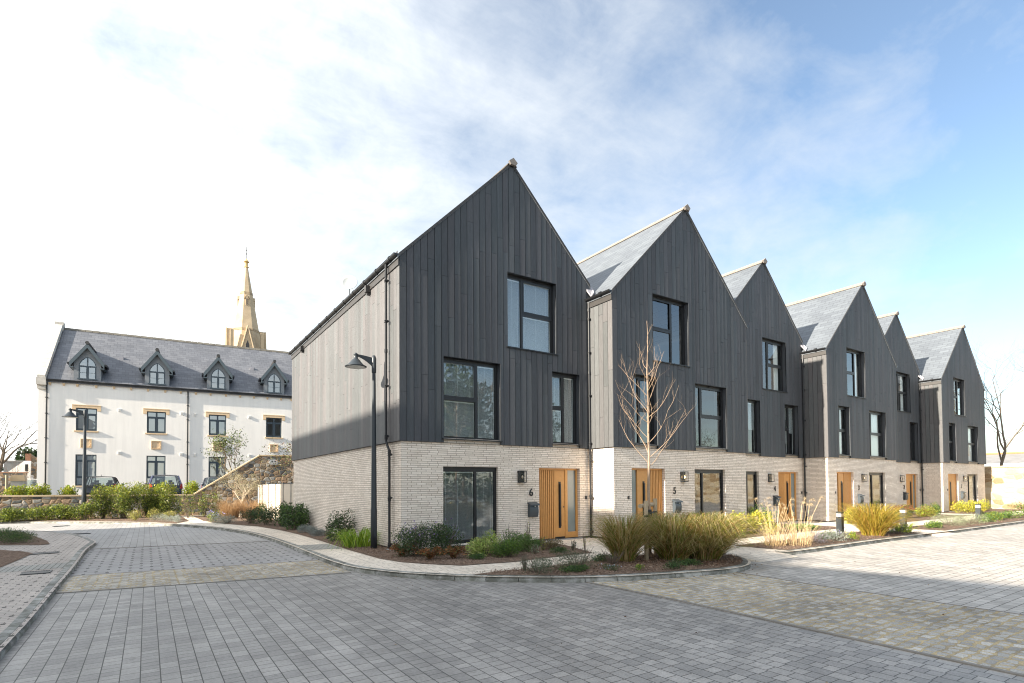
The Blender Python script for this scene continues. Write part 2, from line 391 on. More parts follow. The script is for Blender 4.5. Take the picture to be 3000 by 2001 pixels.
MT = {}
MT['brick'] = brick_mat(); MT['clad'] = cladding_mat()
MT['slate'] = slate_mat('roof_slate', ((0.145, 0.162, 0.18), (0.112, 0.125, 0.142), (0.04, 0.045, 0.052)), 0.215, 0.50)
MT['slate2'] = slate_mat('old_slate', ((0.16, 0.165, 0.18), (0.115, 0.12, 0.135), (0.04, 0.042, 0.05)), 0.28, 0.42, 1.35)
MT['ridge'] = simple('clay_ridge', (0.26, 0.22, 0.18), 0.8, var=0.12, vs=4)
MT['frame'] = simple('dark_aluminium', (0.014, 0.015, 0.017), 0.38, spec=0.5)
MT['black'] = simple('black_plastic', (0.018, 0.019, 0.021), 0.35, spec=0.5)
MT['fascia'] = simple('fascia_board', (0.045, 0.042, 0.040), 0.5, var=0.08)
MT['glass'] = glass_mat()
MT['glassd'] = glass_mat('office_glass', 0.30, (0.55, 0.60, 0.62))
MT['frost'] = simple('frosted_glass', (0.20, 0.24, 0.235), 0.12, spec=0.9, var=0.1, vs=2)
MT['blind'] = simple('white_blind', (0.80, 0.83, 0.82), 0.5)
MT['oak'] = simple('oak_door', (0.60, 0.30, 0.095), 0.42, var=0.07, vs=10, spec=0.4)
MT['mail'] = simple('grey_steel', (0.055, 0.068, 0.078), 0.38, spec=0.5)
MT['steel'] = simple('brushed_steel', (0.6, 0.6, 0.6), 0.3, metal=1.0)
MT['lead'] = simple('lead_flashing', (0.34, 0.33, 0.35), 0.5, var=0.1)
MT['inside'] = simple('room_plaster', (0.30, 0.29, 0.27), 0.9)
def render_mat():
    m = NT('white_render'); g = m.pos()
    n = m.noise(m.scale(g.outputs[0], (3.0, 3.0, 0.25)), 1.2, 5, 0.65); n2 = m.noise(g.outputs[0], 0.6, 4)
    k = m.math('MULTIPLY', m.mr(n, 0.3, 0.72, 1.03, 0.93), m.mr(n2, 0.3, 0.7, 0.97, 1.02))
    vm = m.n('ShaderNodeVectorMath', operation='SCALE'); vm.inputs[0].default_value = (0.86, 0.825, 0.77); m.l(k, vm.inputs[3])
    m.set(vm.outputs[0], 0.9, spec=0.1); m.bump(m.noise(g.outputs[0], 40, 3), 0.15, 0.004); return m.m
MT['render'] = render_mat()
MT['lime'] = simple('pale_limestone', (0.68, 0.50, 0.31), 0.85, var=0.07, vs=5, bump=0.2)
MT['coping'] = simple('stone_coping', (0.54, 0.42, 0.27), 0.85, var=0.12, vs=2.5)
MT['copgrey'] = simple('gable_coping', (0.50, 0.47, 0.42), 0.9, var=0.18, vs=3.0)
MT['bframe'] = simple('slate_blue_frame', (0.045, 0.065, 0.082), 0.45)
MT['lamp'] = simple('lamp_paint', (0.028, 0.036, 0.043), 0.42, spec=0.5)
MT['kerb'] = simple('kerb_concrete', (0.30, 0.295, 0.27), 0.85, var=0.28, vs=3.5, bump=0.3, bs=80)
MT['pole'] = simple('timber_stake', (0.42, 0.33, 0.22), 0.85, var=0.2, vs=12)
MT['pebble'] = simple('cover_slab', (0.32, 0.32, 0.31), 0.8, var=0.15)
MT['leaf'] = leaf_mat('leaf'); MT['leafgloss'] = leaf_mat('glossy_leaf', 0.42, 0.25, 0.35); MT['blade'] = leaf_mat('grass_blade', 0.5, 0.35)
MT['bark'] = simple('bark', (0.13, 0.10, 0.075), 0.9, var=0.25, vs=14)
MT['barkl'] = simple('young_bark', (0.34, 0.24, 0.16), 0.6, var=0.2, vs=9)
MT['barkr'] = simple('red_twig', (0.30, 0.12, 0.08), 0.6, var=0.15, vs=9)
MT['barkp'] = simple('pale_bark', (0.52, 0.44, 0.33), 0.8, var=0.2, vs=9)
MT['rubble'] = rubble_mat('rubble_stone', ((0.23, 0.17, 0.115), (0.10, 0.10, 0.10), (0.30, 0.29, 0.265), (0.16, 0.13, 0.10), (0.34, 0.24, 0.165), (0.13, 0.135, 0.13), (0.26, 0.22, 0.17), (0.38, 0.36, 0.33)), (0.24, 0.165, 0.09))
MT['rubblel'] = rubble_mat('pale_rubble', ((0.40, 0.33, 0.22), (0.47, 0.41, 0.31), (0.27, 0.19, 0.11), (0.43, 0.37, 0.28), (0.34, 0.27, 0.18)), (0.45, 0.37, 0.25), 1.8, 3.0, 0.05)
G1 = (0.27, 0.275, 0.285); G2 = (0.20, 0.205, 0.215)
MT['road'] = paver_mat('road_pavers', 'y', 0.20, 0.163, 0.0045, (0.385, 0.36, 0.33), (0.265, 0.25, 0.232), (0.065, 0.06, 0.052), off=0.43, squash=0.62, sqf=2, stain=0.15, grit=0.26, rough=0.58, spec=0.6)
MT['roadfar'] = paver_mat('far_road_pavers', 'y', 0.30, 0.18, 0.0035, (0.43, 0.415, 0.395), (0.37, 0.355, 0.34), (0.29, 0.275, 0.25), off=0.5, stain=0.06)
MT['roadc'] = paver_mat('drainage_pavers', 'x', 0.40, 0.125, 0.005, (0.41, 0.395, 0.38), (0.335, 0.32, 0.31), (0.22, 0.21, 0.20), off=0.5, stain=0.06, dots=(0.40, 0.25, 0.030, 0.055))
MT['roadr'] = paver_mat('court_pavers', 'x', 0.24, 0.16, 0.006, (0.56, 0.525, 0.48), (0.41, 0.385, 0.35), (0.12, 0.11, 0.095), off=0.5, squash=0.7, stain=0.12)
MT['setts'] = paver_mat('granite_setts', 'x', 0.185, 0.12, 0.017, (0.54, 0.51, 0.46), (0.29, 0.275, 0.25), (0.46, 0.36, 0.205), off=0.45, squash=0.72, stain=0.22, grit=0.38, wob=0.11, bumps=1.0)
MT['pave'] = paver_mat('cream_pavers', 'x', 0.22, 0.155, 0.005, (0.86, 0.76, 0.63), (0.73, 0.635, 0.52), (0.26, 0.22, 0.18), off=0.5, squash=0.7, stain=0.06, grit=0.08)
MT['paveL'] = paver_mat('pink_grey_pavers', 'x', 0.20, 0.13, 0.005, (0.54, 0.475, 0.42), (0.45, 0.40, 0.355), (0.17, 0.15, 0.13), off=0.5, stain=0.08, dots=(0.40, 0.26, 0.026, 0.045))
MT['band'] = paver_mat('pale_band_pavers', 'y', 0.20, 0.10, 0.008, (0.42, 0.41, 0.37), (0.36, 0.35, 0.32), (0.16, 0.15, 0.13), stain=0.05)
MT['edging'] = simple('edging_strip', (0.22, 0.20, 0.175), 0.85, var=0.15)
MT['grit'] = simple('ground_earth', (0.16, 0.145, 0.12), 0.95, var=0.2, vs=0.3)
def mulch_mat():
    m = NT('bark_mulch'); g = m.pos()
    vo = m.n('ShaderNodeTexVoronoi'); vo.inputs['Scale'].default_value = 26; m.l(m.scale(g.outputs[0], (1, 1.6, 1), (0, 0, 0.6)), vo.inputs['Vector'])
    s = m.n('ShaderNodeSeparateColor'); m.l(vo.outputs['Color'], s.inputs[0])
    n = m.noise(g.outputs[0], 2.2, 4)
    c = m.mix(s.outputs[0], (0.15, 0.10, 0.072), (0.36, 0.26, 0.195)); c = m.mix(m.mr(n, 0.4, 0.7, 0, 0.5), c, (0.17, 0.12, 0.09))
    m.set(c, 0.95, spec=0.1); m.bump(m.math('SUBTRACT', s.outputs[1], vo.outputs['Distance']), 1.0, 0.03); return m.m
MT['mulch'] = mulch_mat()
# ------------------------------------------------------------------ terraced houses
LEN = 12.38
ZR, ZC = 3.02, 2.89         # brick top (behind the boards), bottom of the boards
J = [0.0, 6.57, 13.52, 19.71, 26.69, 32.83, 39.81]
def wall_panel(mb, x0, x1, z0, z1, holes, y, depth, axis='x', revcol=None):
    xs = sorted({x0, x1, *[v for h in holes for v in h[:2]]}); zs = sorted({z0, z1, *[v for h in holes for v in h[2:4]]})
    xs = [x for x in xs if x0 <= x <= x1]; zs = [z for z in zs if z0 <= z <= z1]
    for a, b in zip(xs, xs[1:]):
        for c, d in zip(zs, zs[1:]):
            if any(h[0] <= (a+b)/2 <= h[1] and h[2] <= (c+d)/2 <= h[3] for h in holes): continue
            mb.quad((a, y, c), (b, y, c), (b, y, d), (a, y, d))
    for h in holes:
        a, b, c, d = h[:4]; Y = y+depth; d = min(d, z1)
        mb.quad((a, y, c), (a, Y, c), (a, Y, d), (a, y, d)); mb.quad((b, Y, c), (b, y, c), (b, y, d), (b, Y, d))
        mb.quad((a, y, d), (b, y, d), (b, Y, d), (a, Y, d)); mb.quad((a, Y, c), (b, Y, c), (b, y, c), (a, y, c))
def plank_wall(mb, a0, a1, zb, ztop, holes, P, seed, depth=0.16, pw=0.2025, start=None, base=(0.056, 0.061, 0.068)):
    """vertical boards; P(a, d, z) maps along-wall a, depth d inwards and height to a point"""
    r = random.Random(seed)
    edges = []; a = a0 if start is None else start
    while a < a1-1e-6:
        edges.append(a); a += pw
    edges.append(a1); edges = [max(a0, e) for e in edges]
    for e0, e1 in zip(edges, edges[1:]):
        if e1-e0 < 0.004: continue
        tone = r.uniform(0.88, 1.13); til = r.uniform(0.004, 0.012)
        cuts = sorted({e0, e1, *[h[i] for h in holes for i in (0, 1) if e0 < h[i] < e1]})
        joints = []; z = zb + r.uniform(0.6, 3.4)
        while z < 12: joints.append(z); z += r.uniform(1.9, 3.8)
        for c0, c1 in zip(cuts, cuts[1:]):
            hs = [h for h in holes if h[0] <= (c0+c1)/2 <= h[1]]
            segs = [(zb, None)]
            for h in sorted(hs, key=lambda q: q[2]):
                s0 = segs.pop(); segs.append((s0[0], h[2])); segs.append((h[3], None))
            g = 0.009
            b0 = c0+(g if c0 == e0 else 0); b1 = c1-(0 if c1 < e1 else g)
            d0 = -til*(b0-e0)/(e1-e0); d1 = -til*(b1-e0)/(e1-e0)
            for s0, s1 in segs:
                t0 = ztop(b0) if s1 is None else s1; t1 = ztop(b1) if s1 is None else s1
                if s1 is not None and s1 - s0 < 0.01: continue
                if max(t0, t1) <= s0: continue
                lo = s0; k = tone
                for jz in [q for q in joints if s0 < q < min(t0, t1)-0.1] + [None]:
                    h0 = t0 if jz is None else jz-0.003; h1 = t1 if jz is None else jz-0.003
                    c = tuple(base[i]*k*(1+0.06*r.uniform(-1, 1)*(1 if i == 0 else 0)) for i in range(3))
                    mb.quad(P(b0, d0, lo), P(b1, d1, lo), P(b1, d1, h1), P(b0, d0, h0), c)
                    mb.quad(P(b1, d1, lo), P(b1, 0.02, lo), P(b1, 0.02, h1), P(b1, d1, h1), c)
                    mb.quad(P(b0, 0.02, lo), P(b0, d0, lo), P(b0, d0, h0), P(b0, 0.02, h0), c)
                    mb.quad(P(b0, 0.03, lo), P(b1, 0.03, lo), P(b1, d1, lo), P(b0, d0, lo), c)
                    if jz is not None: lo = jz+0.003; k = tone*r.uniform(0.88, 1.13)
    # backing, drawn as one dark layer behind the joints
    bk = tuple(x*0.35 for x in base)
    N = 40
    xs = sorted({a0, a1, *[a0+(a1-a0)*i/N for i in range(N+1)], *[h[i] for h in holes for i in (0, 1) if a0 < h[i] < a1]})
    for b0, b1 in zip(xs, xs[1:]):
        hs = sorted([h for h in holes if h[0] <= (b0+b1)/2 <= h[1]], key=lambda q: q[2]); lo = zb
        for h in hs:
            if h[2]-lo > 0.01: mb.quad(P(b0, 0.018, lo), P(b1, 0.018, lo), P(b1, 0.018, h[2]), P(b0, 0.018, h[2]), bk)
            lo = h[3]
        t0, t1 = ztop(b0), ztop(b1)
        if max(t0, t1) > lo: mb.quad(P(b0, 0.018, lo), P(b1, 0.018, lo), P(b1, 0.018, max(lo, t1)), P(b0, 0.018, max(lo, t0)), bk)
    # reveals
    for h in holes:
        a, b, c, d = h[:4]; c = h[4] if len(h) > 4 else c
        rc = base
        mb.quad(P(a, -0.004, c), P(a, depth, c), P(a, depth, d), P(a, -0.004, d), rc); mb.quad(P(b, depth, c), P(b, -0.012, c), P(b, -0.012, d), P(b, depth, d), rc)
def window(root, x0, x1, z0, z1, yf, layout, mat, blind=0, rnds=0, curtain=None, sill=True, trim=True):
    """frame set yf deep. layout: list of (u0,u1,splits) panels"""
    fm = MB(); fw = 0.062; y0, y1 = yf, yf+0.07
    W = x1-x0
    head = 0.10 if sill else 0.13
    fm.box(x0, x1, y0, y1, z1-head, z1); fm.box(x0, x1, y0, y1, z0, z0+0.07)
    fm.box(x0, x0+0.035, y0, y1, z0+0.07, z1-head); fm.box(x1-0.085, x1, y0, y1, z0+0.07, z1-head)
    panes = []
    us = [p[0] for p in layout]+[layout[-1][1]]
    for i, (u0, u1, sp) in enumerate(layout):
        a = x0+0.035 if i == 0 else x0+W*u0+0.035; b = x1-0.085 if i == len(layout)-1 else x0+W*u1-0.035
        if i < len(layout)-1: fm.box(b, x0+W*u1+0.035, y0-0.006, y1+0.004, z0+0.07, z1-head)
        zs = [z0+0.07, z1-head]
        if sp:
            zm = z0+(z1-z0)*sp; fm.box(a, b, y0-0.004, y1, zm-0.042, zm+0.042)
            cells = [(zs[0], zm-0.042, 0), (zm+0.042, zs[1], 1)]
        else: cells = [(zs[0], zs[1], 0)]
        for c, d, cas in cells:
            if cas:   # opening casement: a second inner frame and a trickle vent
                t = 0.04; fm.box(a, b, y0-0.012, y0-0.001, c, c+t); fm.box(a, b, y0-0.012, y0-0.001, d-t, d); fm.box(a, a+t, y0-0.012, y0-0.001, c+t, d-t); fm.box(b-t, b, y0-0.012, y0-0.001, c+t, d-t)
                fm.box((a+b)/2-min(0.17, (b-a)*.35), (a+b)/2+min(0.17, (b-a)*.35), y0-0.03, y0-0.013, z1-0.055, z1-0.03)
            panes.append((a+0.01, b-0.01, c+0.005, d-0.005))
    if trim:  # thin metal lining of the opening
        fm.box(x0, x1, yf-0.155, y0-0.001, z1-0.012, z1-0.001)
    fr = fm.build('window', MT['frame'], root)
    g = MB()
    for a, b, c, d in panes: g.quad((a, y0+0.03, c), (b, y0+0.03, c), (b, y0+0.03, d), (a, y0+0.03, d))
    g.build('pane', MT['glass'], fr)
    if sill:
        s = MB(); s.hexa([(x0-0.05, yf-0.215, z0-0.03), (x1+0.05, yf-0.215, z0-0.03), (x1+0.05, yf, z0-0.02), (x0-0.05, yf, z0-0.02), (x0-0.05, yf-0.215, z0-0.002), (x1+0.05, yf-0.215, z0-0.002), (x1+0.05, yf, z0+0.012), (x0-0.05, yf, z0+0.012)])
        s.build('sill', MT['frame'], fr)
    if blind:
        bl = MB(); r = random.Random(rnds)
        for a, b, c, d in panes:
            z = d-0.035; bl.box(a+0.012, b-0.012, y0+0.075, y0+0.10, d-0.035, d-0.004)
            n = 0; end = c+0.02 if blind != 3 else d-(d-c)*0.55
            ang, stp = {1: (0.012, 0.022), 2: (0.0055, 0.022), 3: (0.016, 0.022), 4: (0.019, 0.022)}[blind]
            while z > end:
                bl.quad((a+0.015, y0+0.080, z-ang*0.5), (b-0.015, y0+0.080, z-ang*0.5), (b-0.015, y0+0.098, z+ang*0.5), (a+0.015, y0+0.098, z+ang*0.5)); z -= stp
            for u in (0.12, 0.5, 0.88):
                xx = a+(b-a)*u; bl.quad((xx-0.003, y0+0.078, end), (xx+0.003, y0+0.078, end), (xx+0.003, y0+0.078, d-0.03), (xx-0.003, y0+0.078, d-0.03))
            bl.box(a+0.004, a+0.010, y0+0.06, y0+0.075, c, d); bl.box(b-0.010, b-0.004, y0+0.06, y0+0.075, c, d)
        bl.build('blind', MT['blind'], fr)
    if curtain:
        cm = MB(); r = random.Random(rnds+5)
        for (a, b, c, d) in curtain:
            n = 14
            for i in range(n):
                xa = a+(b-a)*i/n; xb = a+(b-a)*(i+1)/n; ya = y0+0.16+0.03*(i % 2); yb = y0+0.16+0.03*((i+1) % 2)
                cm.quad((xa, ya, c), (xb, yb, c), (xb, yb, d), (xa, ya, d))
        cm.build('curtain', MT['blind'], fr)
    return fr
def front_door(root, x0, x1, yf, flip, slats):
    """oak door set with slatted side panel, leaf with long black pull and glazed side light"""
    z1 = 2.24; W = x1-x0
    def X(u): return x1-u if flip else x0+u
    fm = MB(); y = yf
    def B(mb, u0, u1, ya, yb, za, zb): mb.box(X(u0), X(u1), ya, yb, za, zb)
    B(fm, 0, W, y, y+0.09, z1-0.055, z1); B(fm, 0, 0.03, y, y+0.09, 0.03, z1-0.055); B(fm, W-0.06, W, y, y+0.09, 0.03, z1-0.055)
    B(fm, 1.10, 1.20, y-0.004, y+0.09, 0.03, z1-0.055); B(fm, 1.20, W-0.06, y, y+0.09, 0.03, 0.22)
    d = fm.build('door', MT['oak'], root, bevel=0.003)
    pn = MB()
    if slats:
        B(pn, 0.03, 0.70, y+0.05, y+0.07, 0.03, z1-0.055)
        n = 9; st = 0.67/n
        for i in range(n): B(pn, 0.03+i*st+0.014, 0.03+(i+1)*st-0.016, y+0.002, y+0.0495, 0.035, z1-0.06)
    else:
        B(pn, 0.03, 0.69, y+0.010, y+0.07, 0.03, z1-0.055)
    pn.build('slatted_panel' if slats else 'flat_panel', MT['oak'], d)
    if slats:
        k = MB(); B(k, 0.032, 0.698, y+0.040, y+0.0485, 0.036, z1-0.062); k.build('groove_lining', MT['frame'], d)
    lf = MB(); B(lf, 0.70, 1.095, y+0.016, y+0.07, 0.085, z1-0.06); lf.build('door_leaf', MT['oak'], d, bevel=0.002)
    h = MB(); B(h, 0.845, 0.935, y+0.008, y+0.0155, 0.36, 1.82); B(h, 0.865, 0.915, y-0.035, y-0.012, 0.42, 1.76); B(h, 0.88, 0.90, y-0.012, y+0.009, 0.50, 0.53); B(h, 0.88, 0.90, y-0.012, y+0.009, 1.64, 1.67)
    h.build('pull_handle', MT['black'], d)
    lk = MB(); lk.tube([(X(1.05), y+0.017, 1.02), (X(1.05), y+0.006, 1.02)], 0.021, 12); lk.build('lock', MT['frame'], d)
    t = MB(); B(t, 0.70, 1.095, y+0.012, y+0.08, 0.03, 0.084); t.build('weather_bar', MT['frame'], d)
    g = MB(); B(g, 1.215, W-0.07, y+0.045, y+0.055, 0.22, z1-0.055); g.build('side_light', MT['frost'], d)
    return d
def wall_lamp(root, x, y, z, lit):
    m = MB(); w, dp, h = 0.115, 0.10, 0.36
    m.box(x-w, x-w+0.10, y-0.155, y-0.001, z-h/2, z+h/2) if False else None
    m.box(x-w, x+w, y-0.03, y-0.001, z-h/2, z+h/2)
    for sx in (-w, w-0.014):
        m.box(x+sx, x+sx+0.014, y-0.155, y-0.141, z-h/2, z+h/2)
    m.box(x-w, x+w, y-0.155, y-0.03, z+h/2-0.03, z+h/2); m.box(x-w, x+w, y-0.155, y-0.03, z-h/2, z-h/2+0.03)
    b = m.build('wall_lamp', MT['black'], root)
    g = MB(); g.box(x-w+0.004, x+w-0.004, y-0.149, y-0.034, z-h/2+0.031, z+h/2-0.031); g.build('lamp_glass', MT['glassl'], b)
    q = MB(); q.lathe([(0.004, -0.05), (0.022, -0.03), (0.03, 0.0), (0.022, 0.026), (0.012, 0.05)], (x, y-0.09, z-0.01), 12); q.build('bulb', MT['bulb_on'] if lit else MT['bulb_off'], b, smooth=True)
    return b
def mailbox(root, x, y):
    m = MB(); w = 0.155; z0, z1 = 0.76, 1.13
    n = 10; prof = []
    for i in range(n+1):
        t = i/n; prof.append((0.045+0.085*math.sin(math.pi*(0.18+0.64*t)), z0+(z1-z0)*t))
    for (d0, a), (d1, b) in zip(prof, prof[1:]):
        m.quad((x-w, y-d0, a), (x+w, y-d0, a), (x+w, y-d1, b), (x-w, y-d1, b))
        for s in (-w, w):
            m.quad((x+s, y, a), (x+s, y-d0, a), (x+s, y-d1, b), (x+s, y, b))
    m.quad((x-w, y, z0), (x+w, y, z0), (x+w, y-prof[0][0], z0), (x-w, y-prof[0][0], z0))
    b = m.build('mailbox', MT['mail'], root)
    l = MB(); l.prism_y([(x-w-0.014, 1.131), (x+w+0.014, 1.131), (x+w+0.014, 1.145), (x-w-0.014, 1.145)], y-0.175, y-0.001) if False else None
    l.hexa([(x-w-0.016, y-0.172, 1.105), (x+w+0.016, y-0.172, 1.105), (x+w+0.016, y-0.001, 1.150), (x-w-0.016, y-0.001, 1.150), (x-w-0.016, y-0.165, 1.140), (x+w+0.016, y-0.165, 1.140), (x+w+0.016, y-0.001, 1.205), (x-w-0.016, y-0.001, 1.205)])
    l.build('lid', MT['mail'], b, bevel=0.008)
    k = MB(); k.tube([(x+0.02, y-0.126, 1.08), (x+0.02, y-0.142, 1.08)], 0.016, 10); k.build('lock', MT['steel'], b)
    return b
def numeral(root, ch, x, y, z, h=0.22):
    cu_ = bpy.data.curves.new('tmp', 'FONT'); cu_.body = ch; cu_.size = h/0.70; cu_.extrude = 0.010; cu_.offset = 0.004; cu_.align_x = 'CENTER'
    to = bpy.data.objects.new('tmp', cu_); COL.objects.link(to)
    dg = bpy.context.evaluated_depsgraph_get(); me = bpy.data.meshes.new_from_object(to.evaluated_get(dg))
    bpy.data.objects.remove(to); me.materials.clear(); me.materials.append(MT['black']); me.name = 'house_number'
    o = bpy.data.objects.new('house_number', me); COL.objects.link(o); o.parent = root
    o.location = Vector((x, y-0.022, z)) - ORG[root.name]; o.rotation_euler = (math.radians(90), 0, 0)
    ORG[o.name] = ORG[root.name]; return o
MT['glassl'] = glass_mat('lantern_glass', 0.02, (0.93, 0.93, 0.93)); MT['bulb_on'] = emit_mat('lit_bulb', (1.0, 0.62, 0.28), 2.2); MT['bulb_off'] = simple('clear_bulb', (0.5, 0.42, 0.32), 0.2)

def gutter_run(root, xe, z, y0, y1, sgn):
    """half-round gutter along y at x=xe hanging on the side sgn (-1 left)"""
    m = MB(); r = 0.062; n = 8; cx = xe+sgn*0.065
    N = 2; ys = [y0, y1]
    for i in range(n):
        a0 = math.pi*(1+i/n); a1 = math.pi*(1+(i+1)/n)
        for rr in (r, r-0.006):
            m.quad((cx+rr*math.cos(a0), y0, z+rr*math.sin(a0)), (cx+rr*math.cos(a1), y0, z+rr*math.sin(a1)), (cx+rr*math.cos(a1), y1, z+rr*math.sin(a1)), (cx+rr*math.cos(a0), y1, z+rr*math.sin(a0)))
    m.tube([(cx-r, y0, z), (cx-r, y1, z)], 0.008, 6); m.tube([(cx+r, y0, z), (cx+r, y1, z)], 0.008, 6)
    y = y0+0.45
    while y < y1:
        m.tube([(cx, y-0.05, z-0.004), (cx, y+0.05, z-0.004)], 0.073, 12); y += 1.0
    # stop end
    m.poly([(cx+r*math.cos(math.pi*(1+i/n)), y0, z+r*math.sin(math.pi*(1+i/n))) for i in range(n+1)])
    return m.build('gutter', MT['black'], root)
def downpipe(root, x, y, ztop, jog, clips, sgn=-1, outx=0.0, foot=0.0):
    m = MB(); r = 0.034
    zj = 2.80
    # from gutter, kick back to wall, down, jog over brick, down
    pts = [(x+outx, y, ztop), (x+outx, y, ztop-0.10), (x, y, ztop-0.24), (x, y, zj+0.12), (x+jog[0]*0.3, y+jog[1]*0.3, zj+0.02), (x+jog[0], y+jog[1], zj-0.14), (x+jog[0], y+jog[1], foot)]
    m.tube(pts, r, 10)
    for z in (ztop-0.30, 5.35, zj+0.20, zj-0.17, 1.35, 0.16): 
        a = (x, y) if z > zj else (x+jog[0], y+jog[1])
        m.tube([(a[0], a[1], z-0.045), (a[0], a[1], z+0.045)], r+0.011, 10)
    d = m.build('downpipe', MT['black'], root, smooth=False)
    for z in clips:
        c = MB(); a = (x, y) if z > zj else (x+jog[0], y+jog[1])
        for q in (-0.022, 0.022):
            c.tube([(a[0], a[1], z+q-0.007), (a[0], a[1], z+q+0.007)], r+0.018, 10)
        c.box(a[0]-0.012, a[0]+0.05, a[1]-0.06, a[1]-0.035, z-0.03, z+0.03); c.box(a[0]-0.06, a[0]+0.06, a[1]-0.075, a[1]-0.045, z-0.014, z+0.014)
        c.build('pipe_clip', MT['black'], d)
    return d

APEX = 11.34
MT['capend'] = simple('clay_end', (0.21, 0.185, 0.165), 0.85)
def house(num, X0, X1, front, kindF, canon, label, blinds, lit, wallroof):
    """front = y of the brick face; canonical x of the openings are measured from `canon`"""
    root = empty('terraced_house', ((X0+X1)/2, front, 0), label, 'house', 'gabled houses in the terrace')
    yc = front-0.07
    if kindF:
        top = (1.78, 3.59); ml = (0.86, 1.95); mr_ = (3.90, 5.70); door = (0.78, 2.35); gf = (3.90, 5.66); apx = X0+(X1-X0)/2+0.02
    else:
        top = (2.95, 4.78); ml = (0.84, 2.68); mr_ = (4.60, 5.71); door = (4.12, 5.76); gf = (0.85, 2.63); apx = canon+3.12
    c = canon
    holesB = [(c+door[0], c+door[1], 0.0, 2.24), (c+gf[0], c+gf[1], 0.10, 2.24)]
    bw = MB()
    xl = X0; xr = X1
    wall_panel(bw, xl, xr, -0.12, ZR, holesB, front, 0.22)
    # return walls and rear
    bw.quad((xl, LEN, -0.12), (xl, front, -0.12), (xl, front, ZR), (xl, LEN, ZR)); bw.quad((xr, front, -0.12), (xr, LEN, -0.12), (xr, LEN, ZR), (xr, front, ZR))
    bw.quad((xr, LEN, -0.12), (xl, LEN, -0.12), (xl, LEN, ZR), (xr, LEN, ZR))
    bw.build('brick_wall', MT['brick'], root)
    dp = MB(); dp.box(xl-0.004, xr+0.004, front-0.006, front+0.01, -0.05, 0.055); dp.box(xl-0.006, xl+0.01, front, LEN, -0.05, 0.055)
    dp.build('damp_course', MT['fascia'], root)
    # rooms behind the windows
    it = MB(); e = 0.02
    for z in (2.62, 5.50): it.quad((xl+e, front+0.25, z), (xr-e, front+0.25, z), (xr-e, LEN-e, z), (xl+e, LEN-e, z))
    it.quad((xl+e, front+4.2, 0), (xr-e, front+4.2, 0), (xr-e, front+4.2, 7.9), (xl+e, front+4.2, 7.9))
    it.quad((xl+e, front+0.25, 0.0), (xr-e, front+0.25, 0.0), (xr-e, LEN-e, 0.0), (xl+e, LEN-e, 0.0))
    mx = c+3.4
    it.quad((mx, front+0.3, 0), (mx, LEN-e, 0), (mx, LEN-e, 5.5), (mx, front+0.3, 5.5))
    it.build('room_lining', MT['inside'], root)
    # boards
    def ztop(x): return APEX-0.03-abs(x-apx)*SL(x)
    def SL(x): return 1.0
    holesC = [(c+top[0], c+top[1], 5.80, 8.03), (c+ml[0], c+ml[1], ZC-0.01, 5.26, 3.0), (c+mr_[0], c+mr_[1], ZC-0.01, 5.26, 3.0)]
    cl = MB(); cx0 = xl-(0.07 if (kindF or num == 6) else 0); cx1 = xr+(0.07 if kindF else 0)
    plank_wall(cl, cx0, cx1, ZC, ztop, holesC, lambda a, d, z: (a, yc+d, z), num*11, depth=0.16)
    eL = ztop(cx0)
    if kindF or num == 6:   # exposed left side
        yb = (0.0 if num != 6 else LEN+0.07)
        plank_wall(cl, 0.0, yb-yc, ZC, lambda a: eL-0.16, [], lambda a, d, z: (cx0+d, yc+a, z), num*11+3, base=(0.104, 0.104, 0.105))  # same boards in a paler base: sunlight on this side put into the colour
        cl.quad((cx0+0.02, yb, ZC), (cx0+0.02, yc, ZC), (cx0+0.02, yc, eL), (cx0+0.02, yb, eL), (0.02, 0.02, 0.02))
        cl.quad((cx0, yc, ZC), (xl, front, ZC), (xl, yb, ZC), (cx0, yb, ZC), (0.03, 0.03, 0.03))
    if kindF:
        eR = ztop(cx1)
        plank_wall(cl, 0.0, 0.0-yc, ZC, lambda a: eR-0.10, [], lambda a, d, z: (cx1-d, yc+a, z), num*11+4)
        cl.box(cx1-0.016, cx1+0.004, yc-0.006, yc+0.01, ZC, eR-0.55, (0.20, 0.17, 0.14))
    # party sides above the eaves of the rooms
    cl.quad((xl+0.02, LEN, ZC), (xl+0.02, 0.25, ZC), (xl+0.02, 0.25, 8.0), (xl+0.02, LEN, 8.0), (0.05,)*3)
    cl.quad((xr-0.02, 0.25, ZC), (xr-0.02, LEN, ZC), (xr-0.02, LEN, 8.0), (xr-0.02, 0.25, 8.0), (0.05,)*3)
    cl.poly([(xr, LEN+0.07, ZC), (xl, LEN+0.07, ZC), (xl, LEN+0.07, 7.9), (apx, LEN+0.07, APEX-0.05), (xr, LEN+0.07, 7.9)], (0.06,)*3)
    cl.quad((xl, yc+0.02, ZC), (xr, yc+0.02, ZC), (xr, front+0.1, ZC), (xl, front+0.1, ZC), (0.03,)*3)
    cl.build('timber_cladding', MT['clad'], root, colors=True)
    # roof: two slabs running back, verge flush with the boards
    th = 0.09; yv = yc-0.025; yb = LEN+0.10
    def slope(mb, xa, za, xb, zb_, ya, yb2):   # ridge (xa) to foot (xb)
        mb.hexa([(xa, ya, za-th), (xb, ya, zb_-th), (xb, yb2, zb_-th), (xa, yb2, za-th), (xa, ya, za), (xb, ya, zb_), (xb, yb2, zb_), (xa, yb2, za)])
    rf = MB()
    xv_l = xl-0.13 if (kindF or num == 6) else xl-0.22
    if num != 6 and not kindF: xv_l = xl+0.20-0.0
    zl = APEX+0.02-(apx-xv_l)
